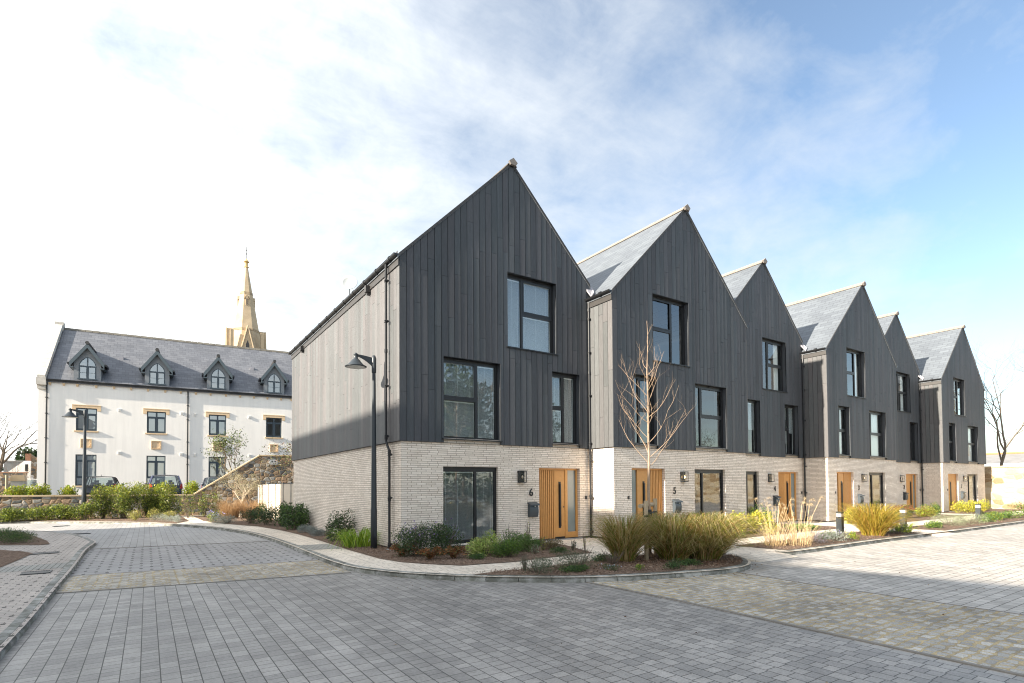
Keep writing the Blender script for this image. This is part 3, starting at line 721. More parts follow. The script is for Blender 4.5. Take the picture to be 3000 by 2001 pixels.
    if kindF:
        slope(rf, apx, APEX+0.02, xl-0.13, APEX+0.02-(apx-xl+0.13), yv, -0.072)
        slope(rf, apx, APEX+0.02, xr+0.13, APEX+0.02-(xr+0.13-apx), yv, -0.072)
        slope(rf, apx, APEX+0.02, xl+0.20, APEX+0.02-(apx-xl-0.20), -0.072, yb); slope(rf, apx, APEX+0.02, xr-0.2, APEX+0.02-(xr-0.2-apx), -0.072, yb)
    else:
        slope(rf, apx, APEX+0.02, xv_l if num != 6 else xl-0.13, APEX+0.02-(apx-(xv_l if num != 6 else xl-0.13)), yv, yb)
        slope(rf, apx, APEX+0.02, xr+0.02, APEX+0.02-(xr+0.02-apx), yv, -0.03)
        slope(rf, apx, APEX+0.02, xr+0.20, APEX+0.02-(xr+0.20-apx), -0.03, yb)
    rf.build('slate_roof', MT['slate'], root)
    # thin verge trim
    vt = MB()
    for s in (-1, 1):
        xe = (xl-0.10 if s < 0 else xr+0.10) if kindF else (xl-0.10 if (s < 0 and num == 6) else (xl if s < 0 else xr))
        n = 26
        for i in range(n):
            xa = apx+(xe-apx)*i/n; xb = apx+(xe-apx)*(i+0.93)/n
            za = APEX-abs(xa-apx); zb_ = APEX-abs(xb-apx)
            vt.hexa([(xa, yv-0.012, za-0.06), (xb, yv-0.012, zb_-0.06), (xb, yv+0.02, zb_-0.06), (xa, yv+0.02, za-0.06), (xa, yv-0.012, za+0.028), (xb, yv-0.012, zb_+0.028), (xb, yv+0.02, zb_+0.028), (xa, yv+0.02, za+0.028)])
    vt.build('verge_trim', MT['fascia'], root)
    rd = MB(); y = yv-0.03; L = 0.45; k = 0
    while y < yb:
        y2 = min(y+L-0.008, yb); q = 0.004 if k % 2 else 0
        for s in (-1, 1):
            rd.hexa([(apx, y, APEX+0.045), (apx+s*0.16, y, APEX-0.115), (apx+s*0.16, y2, APEX-0.115), (apx, y2, APEX+0.045), (apx, y, APEX+0.075+q), (apx+s*0.175, y, APEX-0.10+q), (apx+s*0.175, y2, APEX-0.10+q), (apx, y2, APEX+0.075+q)])
        y += L; k += 1
    rg = rd.build('ridge_tiles', MT['ridge'], root)
    ec = MB(); ec.prism_y([(apx-0.09, APEX-0.11), (apx+0.09, APEX-0.11), (apx+0.15, APEX-0.02), (apx, APEX+0.10), (apx-0.15, APEX-0.02)], yv-0.10, yv-0.031); ec.build('end_cap', MT['capend'], rg)
    # eaves on the exposed left side
    if kindF or num == 6:
        zE = APEX-(apx-xl+0.07)
        ye = LEN+0.07 if num == 6 else -0.08
        fb = MB(); fb.box(cx0-0.035, cx0-0.01, yc-0.005, ye, zE-0.30, zE-0.04); fb.build('fascia_board', MT['fascia'], root)
        gutter_run(root, cx0-0.03, zE-0.02, yc-0.03, ye+0.1, -1)
        if num == 6: downpipe(root, cx0-0.10, 0.62, zE-0.08, (0.055, 0.0-0.10), (7.25, 6.15, 4.4, 3.05, 2.55, 1.4, 0.16), outx=-0.0)
        else: downpipe(root, X0-0.11, -0.14, zE-0.07, (0.03, 0.03), (7.1, 6.0, 4.6, 3.05, 2.5, 1.3, 0.2), outx=-0.0)
        if num != 6:
            lf = MB(); lf.quad((X0-0.16, -0.075, zE-0.03), (X0+0.24, -0.075, 8.15), (X0+0.16, -0.075, 8.5), (X0-0.16, -0.075, 8.45)) if False else None
            lf.hexa([(X0-0.14, -0.30, zE+0.0), (X0-0.02, -0.30, zE+0.14), (X0+0.22, 0.05, 8.20), (X0-0.14, 0.05, 8.20), (X0-0.14, -0.30, zE+0.04), (X0-0.02, -0.30, zE+0.19), (X0+0.24, 0.05, 8.28), (X0-0.14, 0.05, 8.30)])
            lf.build('lead_flashing', MT['lead'], root)
    if kindF:
        gx = cx1+0.07; zE = ztop(cx1)
        g2 = MB(); g2.tube([(gx+0.02, yc-0.03, zE-0.03), (gx+0.02, -0.1, zE-0.03)], 0.06, 10); g2.build('gutter', MT['black'], root)
    # windows
    yw = front+0.09
    if kindF:
        L_top = [(0, 0.60, 0.5), (0.60, 1, 0)]; L_ml = [(0, 0.34, 0), (0.34, 1, 0.5)]; L_mr = [(0, 0.27, 0), (0.27, 1, 0.5)]; L_gf = [(0, 0.31, 0), (0.31, 1, 0)]
    else:
        L_top = [(0, 0.34, 0), (0.34, 1, 0.5)]; L_ml = [(0, 0.61, 0.5), (0.61, 1, 0)]; L_mr = [(0, 0.50, 0.5), (0.50, 1, 0)]; L_gf = [(0, 0.60, 0), (0.60, 1, 0)]
    cur = {5: None}
    window(root, c+top[0], c+top[1], 5.80, 8.03, yw, L_top, None, blinds[0], num*3, curtain=[(c+top[0]+0.1, c+top[0]+0.5, 5.85, 8.0), (c+top[1]-0.45, c+top[1]-0.1, 5.85, 8.0)] if num in (4, 3, 2, 1) else None)
    window(root, c+ml[0], c+ml[1], 3.0, 5.26, yw, L_ml, None, blinds[1], num*3+1, curtain=[(c+ml[1]-0.4, c+ml[1]-0.1, 3.05, 5.2)] if num in (3, 1) else None)
    window(root, c+mr_[0], c+mr_[1], 3.0, 5.26, yw, L_mr, None, blinds[2], num*3+2, curtain=[(c+mr_[0]+0.5, c+mr_[1]-0.1, 3.05, 5.2)] if num in (3, 1) else None)
    window(root, c+gf[0], c+gf[1], 0.10, 2.24, front+0.10, L_gf, None, blinds[3], num*3+2, sill=False, trim=False)
    front_door(root, c+door[0]+0.01, c+door[1]-0.01, front+0.11, kindF, num in (6, 5, 4, 3))
    st = MB(); st.box(c+door[0]-0.02, c+door[1]+0.02, front-0.10, front+0.2, -0.05, 0.028); st.build('door_step', MT['pebble'], root)
    if kindF: lx, nx, bx, be = 3.25, 2.81, 2.87, 0.61
    else: lx, nx, bx, be = 3.43, 3.80, 3.84, 6.0
    wall_lamp(root, c+lx, front, 1.97, lit); numeral(root, str(num), c+nx, front, 1.395); mailbox(root, c+bx, front)
    b = MB(); b.box(c+be-0.03, c+be+0.03, front-0.03, front-0.001, 1.25, 1.36); b.build('doorbell', MT['frame'], root, bevel=0.006)
    if num == 6:
        for yy, zc2 in ((2.13, 7.42), (10.2, 7.42)):
            b = MB(); b.box(cx0-0.16, cx0-0.012, yy-0.07, yy+0.07, zc2-0.02, zc2+0.17); b.box(cx0-0.11, cx0-0.012, yy-0.03, yy+0.03, zc2-0.10, zc2-0.02); b.build('bat_box', MT['fascia'], root)
        d = MB(); sc = Vector((0.34, 5.4, 8.80)); 
        d.lathe([(0.01, 0.0), (0.12, 0.012), (0.22, 0.045), (0.29, 0.085), (0.285, 0.095), (0.21, 0.055), (0.11, 0.022), (0.01, 0.012)], (0, 0, 0), 24)
        o = d.build('satellite_dish', MT['dish'], root, local=True, smooth=True); o.location = sc-ORG[root.name]; o.rotation_euler = Vector((-0.45, -0.85, 0.30)).to_track_quat('Z', 'Y').to_euler()
        p = MB(); p.tube([(0.36, 5.46, 8.2), (0.36, 5.46, 8.80)], 0.018, 8); p.build('dish_mast', MT['mail'], root)
        ig = MB(); ig.box(-0.02, 0.35, front+0.3, 0.42, 0, 0.01) if False else None
    if wallroof: pass
    return root
MT['dish'] = simple('dish_grey', (0.42, 0.44, 0.44), 0.5)
house(6, J[0], J[1], 0.0, False, 0.37, 'nearest dark gabled house with the white blinds, numbered 6', (4, 1, 1, 2), False, True)
house(5, J[1], J[2], -1.09, True, J[1], 'projecting dark gabled house numbered 5, behind the staked bare tree', (0, 0, 0, 0), True, False)
house(4, J[2], J[3], 0.0, False, J[2], 'recessed dark gabled house numbered 4, behind the tan feathery grasses', (0, 3, 3, 0), False, False)
house(3, J[3], J[4], -1.09, True, J[3], 'projecting dark gabled house numbered 3, with a slatted oak door', (0, 0, 0, 0), False, False)
house(2, J[4], J[5], 0.0, False, J[4], 'recessed dark gabled house numbered 2, with the red-tinged shrub in front', (0, 0, 0, 0), False, False)
house(1, J[5], J[6], -1.09, True, J[5], 'farthest dark gabled house of the terrace, beside the pale stone wall', (0, 0, 0, 0), False, False)
# ------------------------------------------------------------------ ground
def struct(o): o['kind'] = 'structure'; return o
def flat(name, pts, z, mat):
    import bmesh
    me = bpy.data.meshes.new(name); bm = bmesh.new()
    vs = [bm.verts.new((x, y, z)) for x, y in pts]; f = bm.faces.new(vs); bm.normal_update()
    if f.normal.z < 0: bmesh.ops.reverse_faces(bm, faces=[f])
    bmesh.ops.triangulate(bm, faces=bm.faces[:]); bm.to_mesh(me); bm.free()
    me.materials.append(mat); o = bpy.data.objects.new(name, me); COL.objects.link(o); return struct(o)
flat('ground', [(-900, -900), (900, -900), (900, 900), (-900, 900)], -0.16, MT['grit'])
ZRD = -0.10
flat('road', [(-60, -60), (80, -60), (80, 14), (-1, 20), (-1, 30), (-60, 30)], ZRD, MT['road'])
KE = [(-22, 28.6), (-17, 27.0), (-14.5, 26.0), (-11.85, 24.7), (-10.84, 24.15), (-9.7, 23.2), (-8.66, 22.15), (-7.57, 21.0), (-6.5, 19.9), (-5.64, 18.9), (-4.86, 17.4), (-3.85, 15.1), (-3.25, 13.6), (-2.62, 11.2), (-2.25, 9.0), (-2.05, 6.6), (-1.98, 4.0), (-1.965, 1.65), (-1.965, -0.3), (-1.89, -1.5), (-1.70, -2.26), (-1.31, -3.12), (-0.75, -3.88), (-0.15, -4.54), (0.45, -5.05), (1.26, -5.62), (2.16, -6.03), (3.16, -6.33), (4.06, -6.53), (4.6, -6.57), (5.1, -6.48), (5.6, -6.22), (6.0, -5.88), (6.27, -5.5)]
def smooth_poly(P, n=4):
    out = []
    for i in range(len(P)-1):
        p0 = P[max(i-1, 0)]; p1 = P[i]; p2 = P[i+1]; p3 = P[min(i+2, len(P)-1)]
        for k in range(n):
            t = k/n
            out.append(tuple(0.5*((2*p1[j])+(-p0[j]+p2[j])*t+(2*p0[j]-5*p1[j]+4*p2[j]-p3[j])*t*t+(-p0[j]+3*p1[j]-3*p2[j]+p3[j])*t**3) for j in (0, 1)))
    out.append(P[-1]); return out
KES = smooth_poly(KE, 4)
K2 = smooth_poly([(7.75, -5.55), (7.95, -5.72), (8.5, -5.78), (10.2, -5.78), (12.3, -5.75), (14.0, -5.78), (16.9, -5.82)], 4)
K3 = smooth_poly([(18.1, -5.86), (19.3, -5.88), (24.3, -5.88), (30, -5.9), (41, -5.9)], 3)
IS = smooth_poly([(-6.85, -40), (-6.8, -14), (-6.77, -5.56), (-6.76, -3.95), (-6.79, -1.3), (-6.82, 2.0), (-6.9, 5.6), (-6.86, 7.6), (-6.84, 8.4), (-6.98, 9.3), (-7.32, 11.0), (-7.85, 12.9), (-8.7, 14.8), (-9.5, 15.9), (-12, 18.2), (-17, 21), (-24, 23)], 4)
house_pave = KES + [(7.75, -5.5)] + K2[1:] + K3 + [(48, -5.9), (48, 14), (0.5, 14), (0.5, 26), (-22, 33)]
flat('pavement', house_pave, 0.0, MT['pave'])
flat('pavement', IS + [(-40, 23), (-40, -40)], 0.0, MT['paveL'])
# road zones, each a sheet above the one below
flat('setts_band', [(-6.80, -1.15), (-1.93, -1.90), (-1.90, 0.38), (-6.82, 0.95)], ZRD+0.008, MT['setts'])
flat('road_inlay', [(-6.82, 0.95), (-1.90, 0.38), (-1.99, 6.15), (-6.9, 6.88)], ZRD+0.004, MT['roadc'])
flat('road_inlay', [(-6.9, 6.88), (-1.99, 6.15), (-2.2, 9), (-3.2, 13.7), (-5.6, 19), (-9.7, 23.3), (-14.5, 26.1), (-22, 28.7), (-24, 23), (-17, 20.9), (-12, 18.1), (-9.4, 15.8), (-7.8, 12.8), (-6.9, 9.1)], ZRD+0.004, MT['roadfar'])
flat('setts_band', [(1.33, -5.6), (1.40, -7.6), (1.33, -11), (1.30, -30), (4.45, -30), (4.40, -10.5), (4.37, -8.5), (4.52, -6.45)], ZRD+0.008, MT['setts'])
flat('road_inlay', [(4.52, -6.45), (4.37, -8.5), (4.40, -10.5), (4.45, -30), (80, -30), (80, -5.7), (6.2, -5.3)], ZRD+0.004, MT['roadr'])
eb = MB()
def strip(mb, pts, w, z0, z1, col=None):
    for a, b in zip(pts, pts[1:]):
        d = Vector((b[0]-a[0], b[1]-a[1], 0)); 
        if d.length < 1e-6: continue
        n = Vector((-d.y, d.x, 0)).normalized()*w/2
        mb.hexa([(a[0]+n.x, a[1]+n.y, z0), (a[0]-n.x, a[1]-n.y, z0), (b[0]-n.x, b[1]-n.y, z0), (b[0]+n.x, b[1]+n.y, z0), (a[0]+n.x, a[1]+n.y, z1), (a[0]-n.x, a[1]-n.y, z1), (b[0]-n.x, b[1]-n.y, z1), (b[0]+n.x, b[1]+n.y, z1)], col)
strip(eb, [(-6.80, -1.19), (-1.93, -1.94)], 0.05, ZRD-0.02, ZRD+0.012); strip(eb, [(-6.82, 0.97), (-1.90, 0.40)], 0.04, ZRD-0.02, ZRD+0.011)
strip(eb, [(-6.9, 6.9), (-1.99, 6.17)], 0.10, ZRD-0.02, ZRD+0.013); strip(eb, [(1.31, -5.65), (1.38, -7.6), (1.31, -11), (1.28, -30)], 0.055, ZRD-0.02, ZRD+0.016)
strip(eb, [(4.54, -6.5), (4.39, -8.5), (4.42, -10.5), (4.47, -30)], 0.035, ZRD-0.02, ZRD+0.013)
struct(eb.build('road_edging', MT['edging']))
# smooth paver margins of the drainage area and tactile bands on the pavements
flat('pavement_band', [(-8.7, 1.55), (-6.90, 1.75), (-6.90, 2.75), (-8.75, 2.55)], 0.004, MT['band'])
flat('pavement_band', [(-1.80, 1.9), (-1.0, 1.75), (-1.0, 3.2), (-1.82, 3.3)], 0.004, MT['band'])
# ramp of the crossing between the planted corners
rp = MB(); rp.hexa([(6.15, -5.45, -0.12), (6.35, -6.02, -0.12), (7.95, -6.02, -0.12), (7.80, -5.45, -0.12), (6.15, -5.45, 0.004), (6.35, -6.02, -0.09), (7.95, -6.02, -0.09), (7.80, -5.45, 0.004)])
rp.hexa([(16.8, -5.6, -0.12), (16.8, -6.1, -0.12), (18.2, -6.1, -0.12), (18.2, -5.6, -0.12), (16.8, -5.6, 0.004), (16.8, -6.1, -0.09), (18.2, -6.1, -0.09), (18.2, -5.6, 0.004)])
struct(rp.build('crossing_ramp', MT['pave']))
# kerb stones with splayed front edge
def kerb(name, line, stone=0.62, side=1, hgt=0.105, drop0=False, drop1=False):
    mb = MB(); r = random.Random(len(line)); acc = [0.0]
    for a, b in zip(line, line[1:]): acc.append(acc[-1]+math.hypot(b[0]-a[0], b[1]-a[1]))
    T = acc[-1]
    def at(s):
        s = min(max(s, 0), T)
        for i in range(len(line)-1):
            if s <= acc[i+1]+1e-9:
                t = (s-acc[i])/max(1e-9, acc[i+1]-acc[i]); a, b = line[i], line[i+1]
                d = Vector((b[0]-a[0], b[1]-a[1], 0)).normalized(); n = Vector((-d.y, d.x, 0))*side
                return Vector((a[0]+(b[0]-a[0])*t, a[1]+(b[1]-a[1])*t, 0)), n
        return Vector((*line[-1], 0)), n
    s = 0.0
    while s < T-0.05:
        e = min(s+stone-0.012, T); k = r.uniform(0.82, 1.15)
        m = 3
        h0 = hgt
        for q in range(m):
            sa = s+(e-s)*q/m; sb = s+(e-s)*(q+1)/m
            (pa, na), (pb, nb) = at(sa), at(sb)
            def hh(x):
                h = hgt
                if drop0: h = min(h, 0.01+(hgt-0.01)*min(1, x/1.0))
                if drop1: h = min(h, 0.01+(hgt-0.01)*min(1, (T-x)/1.0))
                return h
            ha, hb = hh(sa), hh(sb); z = ZRD
            c = (k, k, k)
            def V(p, n, off, zz): return (p.x+n.x*off, p.y+n.y*off, zz)
            a = [V(pa, na, 0, z-0.04), V(pa, na, 0.006, z+ha*0.42), V(pa, na, 0.055, z+ha), V(pa, na, 0.16, z+ha+0.001), V(pa, na, 0.16, z-0.04)]
            b = [V(pb, nb, 0, z-0.04), V(pb, nb, 0.006, z+hb*0.42), V(pb, nb, 0.055, z+hb), V(pb, nb, 0.16, z+hb+0.001), V(pb, nb, 0.16, z-0.04)]
            for i in range(4): mb.quad(a[i], b[i], b[i+1], a[i+1], c)
            if q == 0: mb.poly(a, c)
            if q == m-1: mb.poly(list(reversed(b)), c)
        s += stone
    return struct(mb.build(name, MT['kerbc'], colors=True))
def kerbc():
    m = NT('kerb_stone'); g = m.pos(); at = m.n('ShaderNodeAttribute'); at.attribute_name = 'col'
    n = m.noise(g.outputs[0], 3.2, 6, 0.7); n2 = m.noise(g.outputs[0], 90, 3, 0.6)
    c = m.mix(m.mr(n, 0.42, 0.62, 0, 1), (0.17, 0.17, 0.145), (0.40, 0.395, 0.37))
    k = m.mr(n2, 0.3, 0.7, 0.85, 1.12)
    vm = m.n('ShaderNodeVectorMath', operation='SCALE'); m.l(c, vm.inputs[0]); m.l(k, vm.inputs[3])
    c = m.mix(1.0, vm.outputs[0], at.outputs['Color'], 'MULTIPLY'); m.set(c, 0.85, spec=0.25); m.bump(n2, 0.3, 0.004); return m.m
MT['kerbc'] = kerbc()
kerb('kerb', KES, drop1=False); kerb('kerb', K2, drop1=True, side=1); kerb('kerb', K3, drop0=True)
kerb('kerb', IS, side=1)
# planting beds of bark mulch, gently mounded
def bed(pts, z=0.012, lift=0.035):
    import bmesh
    me = bpy.data.meshes.new('planting_bed'); bm = bmesh.new()
    n = len(pts); A = sum(pts[i][0]*pts[(i+1) % n][1]-pts[(i+1) % n][0]*pts[i][1] for i in range(n))
    if A < 0: pts = pts[::-1]
    top = [bm.verts.new((x, y, z)) for x, y in pts]
    f = bm.faces.new(top); bmesh.ops.triangulate(bm, faces=[f])
    for _ in range(4):
        long = [e for e in bm.edges if e.calc_length() > 0.30]
        if not long: break
        bmesh.ops.subdivide_edges(bm, edges=long, cuts=1, use_grid_fill=False); bmesh.ops.triangulate(bm, faces=bm.faces[:])
    r = random.Random(3)
    for v in bm.verts:
        if not v.is_boundary: v.co.z += lift*(0.5+0.5*math.sin(v.co.x*3.1)*math.cos(v.co.y*2.7))+r.uniform(-0.012, 0.012)
    bm.to_mesh(me); bm.free(); me.materials.append(MT['mulch']); me.polygons.foreach_set('use_smooth', [True]*len(me.polygons))
    o = bpy.data.objects.new('planting_bed', me); COL.objects.link(o); struct(o); return pts
BEDS = []
def addbed(p): BEDS.append(p); bed(p)
addbed([(-0.03, 12.3), (-0.03, -0.03), (4.3, -0.03), (4.42, -1.3), (3.85, -3.05), (2.45, -3.14), (1.37, -3.24), (0.13, -3.05), (-0.36, -2.43), (-0.75, -1.75), (-0.93, -0.85), (-0.97, 1.08), (-0.93, 4.48), (-0.96, 7.0), (-1.1, 9.6), (-1.5, 12.3)])
addbed([(-1.5, 12.35), (-1.95, 13.6), (-2.75, 16.2), (-3.1, 18.6), (-3.2, 23.9), (0.2, 23.9), (0.2, 12.5), (-0.05, 12.4)])
addbed([(-4.35, 16.9), (-5.2, 18.8), (-6.3, 20.3), (-8.4, 22.5), (-9.5, 23.5), (-11.7, 25.0), (-12.5, 25.6), (-12.2, 25.9), (-3.8, 24.7), (-3.7, 19.0)])
inner = [(x, y) for x, y in smooth_poly([(-0.30, -4.20), (0.55, -4.93), (1.30, -5.48), (2.20, -5.88), (3.20, -6.17), (4.06, -6.37), (4.6, -6.41), (5.05, -6.33), (5.5, -6.09), (5.87, -5.78), (6.13, -5.43)], 3)]
addbed(inner + [(6.1, -4.9), (5.9, -4.25), (5.2, -4.12), (3.3, -4.15), (0.67, -4.22), (0.1, -4.18)])
addbed([(9.25, -1.12), (13.45, -1.12), (13.6, -0.05), (16.9, -0.05), (16.9, -3.05), (9.0, -3.05), (8.75, -2.6)])
addbed([(8.2, -5.60), (8.05, -4.20), (16.4, -4.20), (16.6, -5.64)])
addbed([(18.3, -5.70), (18.2, -4.25), (40.5, -4.25), (40.5, -5.72)])
addbed([(21.9, -1.12), (26.6, -1.12), (26.8, -0.05), (30.3, -0.05), (30.3, -3.1), (21.6, -3.1)])
addbed([(32.0, -1.12), (40.3, -1.12), (40.3, -3.1), (32.0, -3.1)])
addbed([(6.62, -1.12), (7.2, -1.12), (7.2, -2.0), (6.62, -1.9)])
addbed([(-14.5, 8.95), (-9.2, 8.84), (-8.15, 8.1), (-7.97, 8.3), (-8.2, 9.7), (-8.6, 11.25), (-9.47, 14.7), (-10.4, 16.1), (-14.5, 16.4)])
addbed([(-14.5, 7.25), (-8.95, 7.2), (-8.2, 6.0), (-7.98, 5.5), (-8.05, 3.9), (-8.3, 0), (-8.6, -14), (-14.5, -14)])
# ------------------------------------------------------------------ stone walls, fence, white building, church
flat('car_park', [(-40, 26.6), (30, 24.95), (30, 80), (-40, 80)], 0.92, simple('tarmac', (0.09, 0.09, 0.09), 0.9, var=0.1))
WY0, WY1 = 26.4, 24.6
def wy(x): return 25.9 + (x+12)*(24.6-25.9)/14.0
rt_ = empty('rubble_wall', (-3, wy(-3), 0), 'rubble stone wall that steps up in a slope, behind the far planting', 'wall')
mb = MB(); tops = [(-24, 1.28), (-12, 1.27), (-3.15, 1.22), (0.55, 3.72), (3.4, 3.75), (14, 3.75)]
for (xa, za), (xb, zb) in zip(tops, tops[1:]):
    ya, yb = wy(xa), wy(xb); t = 0.42
    mb.hexa([(xa, ya, -0.1), (xb, yb, -0.1), (xb, yb+t, -0.1), (xa, ya+t, -0.1), (xa, ya, za), (xb, yb, zb), (xb, yb+t, zb), (xa, ya+t, za)])
mb.build('stonework', MT['rubble'], rt_)
mb = MB()
for (xa, za), (xb, zb) in zip(tops, tops[1:]):
    n = max(1, int((xb-xa)/1.1))
    for i in range(n):
        x0 = xa+(xb-xa)*i/n; x1 = xa+(xb-xa)*(i+0.992)/n; z0 = za+(zb-za)*i/n; z1 = za+(zb-za)*(i+0.992)/n; ya, yb = wy(x0)-0.04, wy(x1)-0.04; t = 0.5
        mb.hexa([(x0, ya, z0+0.002), (x1, yb, z1+0.002), (x1, yb+t, z1+0.002), (x0, ya+t, z0+0.002), (x0, ya, z0+0.085), (x1, yb, z1+0.085), (x1, yb+t, z1+0.085), (x0, ya+t, z0+0.085)])
mb.build('coping', MT['coping'], rt_)
mb = MB(); yy = wy(1.4); mb.box(1.10, 1.62, yy-0.10, yy-0.002, 3.18, 3.50); mb.build('meter_box', simple('meter_white', (0.7, 0.7, 0.68), 0.5), rt_, bevel=0.01)
mb = MB(); mb.box(1.24, 1.32, yy-0.112, yy-0.101, 3.36, 3.43); mb.box(1.42, 1.50, yy-0.112, yy-0.101, 3.36, 3.43); mb.build('meter_dial', MT['black'], rt_)
mb = MB(); mb.box(-5.55, -4.75, wy(-5.2)-0.9, wy(-5.2)-0.35, -0.02, 1.15)
nb = mb.build('bin', simple('black_bin', (0.012, 0.012, 0.014), 0.5), bevel=0.03); tag(nb, 'black bin half hidden in the hedge before the low stone wall', 'bin')
# composite fence panels
fr = empty('fence', (0.3, 18, 0), 'cream board fence with slim grey posts running to the stone wall', 'fence')
posts = [12.6, 14.2, 16.0, 18.0, 20.0, 22.0]
mb = MB()
for a, b in zip(posts, posts[1:]):
    z = 0.06
    while z < 1.82: mb.box(0.285, 0.315, a+0.03, b-0.03, z, z+0.147); z += 0.15
mb.build('board_panel', simple('composite_board', (0.60, 0.52, 0.42), 0.7, var=0.05, vs=3), fr)
for p in posts + [22.9, 23.6]:
    m = MB(); m.box(0.262, 0.338, p-0.03, p+0.03, 0.0, 1.93); m.build('post', MT['bframe'], fr)
m = MB(); m.box(0.27, 0.33, 12.6, 22.0, 1.865, 1.89); m.build('top_rail', MT['bframe'], fr)
m = MB(); m.box(0.29, 0.31, 22.03, 23.6, 0.1, 1.85); m.build('gate_panel', simple('gate_board', (0.62, 0.55, 0.45), 0.7), fr)

# white rendered building: local frame s along the front, d into depth
W0 = Vector((-11.808, 35.299, 0)); WD = Vector((0.99735, -0.07326, 0)); WN = Vector((0.07326, 0.99735, 0))
def P(s, d, z): q = W0+WD*s+WN*d; return (q.x, q.y, z)
class LB(MB):
    def lbox(self, s0, s1, d0, d1, z0, z1):
        self.hexa([P(s0, d0, z0), P(s1, d0, z0), P(s1, d1, z0), P(s0, d1, z0), P(s0, d0, z1), P(s1, d0, z1), P(s1, d1, z1), P(s0, d1, z1)])
    def lq(self, *p): self._q([P(*q) for q in p])
WB = empty('rendered_building', P(8, 0, 0.9), 'long white rendered building with a slate roof and pointed dormers', 'building')
SL_ = 26.0; EZ = 9.18; RDg = 5.1; RZ = 14.12
wx = [2.08, 6.26, 10.30, 14.39, 18.5]; WW = 1.2
holes = []
for x in wx: holes += [(x, x+WW, 5.79, 7.40), (x, x+WW, 1.90, 4.10)]
m = LB()
xs = sorted({0, SL_, *[v for h in holes for v in h[:2]]}); zs = sorted({0.8, EZ, *[v for h in holes for v in h[2:]]})
for a, b in zip(xs, xs[1:]):
    for c, d in zip(zs, zs[1:]):
        if any(h[0] <= (a+b)/2 <= h[1] and h[2] <= (c+d)/2 <= h[3] for h in holes): continue
        m.lq((a, 0, c), (b, 0, c), (b, 0, d), (a, 0, d))
for a, b, c, d in holes:
    m.lq((a, 0, c), (a, .2, c), (a, .2, d), (a, 0, d)); m.lq((b, .2, c), (b, 0, c), (b, 0, d), (b, .2, d)); m.lq((a, 0, d), (b, 0, d), (b, .2, d), (a, .2, d)); m.lq((a, .2, c), (b, .2, c), (b, 0, c), (a, 0, c))
m.lq((0, 10.2, 0.8), (0, 0, 0.8), (0, 0, EZ), (0, 10.2, EZ)); m.poly([P(0, 0, EZ), P(0, 5.1, RZ-0.1), P(0, 10.2, EZ)])
m.lq((SL_, 0, 0.8), (SL_, 10.2, 0.8), (SL_, 10.2, EZ), (SL_, 0, EZ)); m.poly([P(SL_, 0, EZ), P(SL_, 10.2, EZ), P(SL_, 5.1, RZ-0.1)])
m.lq((SL_, 10.2, 0.8), (0, 10.2, 0.8), (0, 10.2, EZ), (SL_, 10.2, EZ))
m.lbox(0.1, SL_-.1, 2.0, 2.05, 0.9, EZ-0.1); 
m.build('wall', MT['render'], WB)
m = LB()
k = (RZ-EZ)/5.1
for sgn in (0, 1):
    d0 = -0.12 if not sgn else 10.32; z0 = EZ-0.12*k+0.10
    m.hexa([P(0.42, d0, z0-0.1), P(SL_, d0, z0-0.1), P(SL_, 5.1, RZ-0.1), P(0.42, 5.1, RZ-0.1), P(0.42, d0, z0), P(SL_, d0, z0), P(SL_, 5.1, RZ), P(0.42, 5.1, RZ)])
m.build('slate_roof', MT['slate2'], WB)
m = LB(); s = 0.45
while s < SL_:
    m.hexa([P(s, 4.93, RZ-0.13), P(s+.43, 4.93, RZ-0.13), P(s+.43, 5.27, RZ-0.13), P(s, 5.27, RZ-0.13), P(s, 5.06, RZ+0.06), P(s+.43, 5.06, RZ+0.06), P(s+.43, 5.14, RZ+0.06), P(s, 5.14, RZ+0.06)]); s += 0.45
m.build('ridge_tiles', simple('weathered_ridge', (0.13, 0.12, 0.10), 0.9, var=0.3, vs=2), WB)
m = LB(); n = 7     # raised gable coping with kneeler
for i in range(n):
    a = -0.22+(5.1+0.22)*i/n; b = -0.22+(5.1+0.22)*(i+0.985)/n; za = EZ+0.32+(a+.22)*k*0.985; zb = EZ+0.32+(b+.22)*k*0.985
    m.hexa([P(-0.06, a, za-0.3), P(0.44, a, za-0.3), P(0.44, b, zb-0.3), P(-0.06, b, zb-0.3), P(-0.02, a, za), P(0.40, a, za), P(0.40, b, zb), P(-0.02, b, zb)])
m.lbox(-0.08, 0.46, -0.3, 0.25, EZ-0.35, EZ+0.15); m.lbox(-0.04, 0.42, -0.14, 0.0, EZ-0.62, EZ-0.35)
m.hexa([P(-0.08, 4.85, RZ-0.3), P(0.46, 4.85, RZ-0.3), P(0.46, 5.4, RZ-0.3), P(-0.08, 5.4, RZ-0.3), P(-0.08, 4.85, RZ+0.42), P(0.46, 4.85, RZ+0.42), P(0.46, 5.4, RZ+0.42), P(-0.08, 5.4, RZ+0.42)])
m.hexa([P(-0.02, 10.3, EZ), P(0.4, 10.3, EZ), P(0.4, 5.2, RZ), P(-0.02, 5.2, RZ), P(-0.02, 10.3, EZ+.3), P(0.4, 10.3, EZ+.3), P(0.4, 5.2, RZ+.3), P(-0.02, 5.2, RZ+.3)])
m.build('gable_coping', MT['copgrey'], WB)
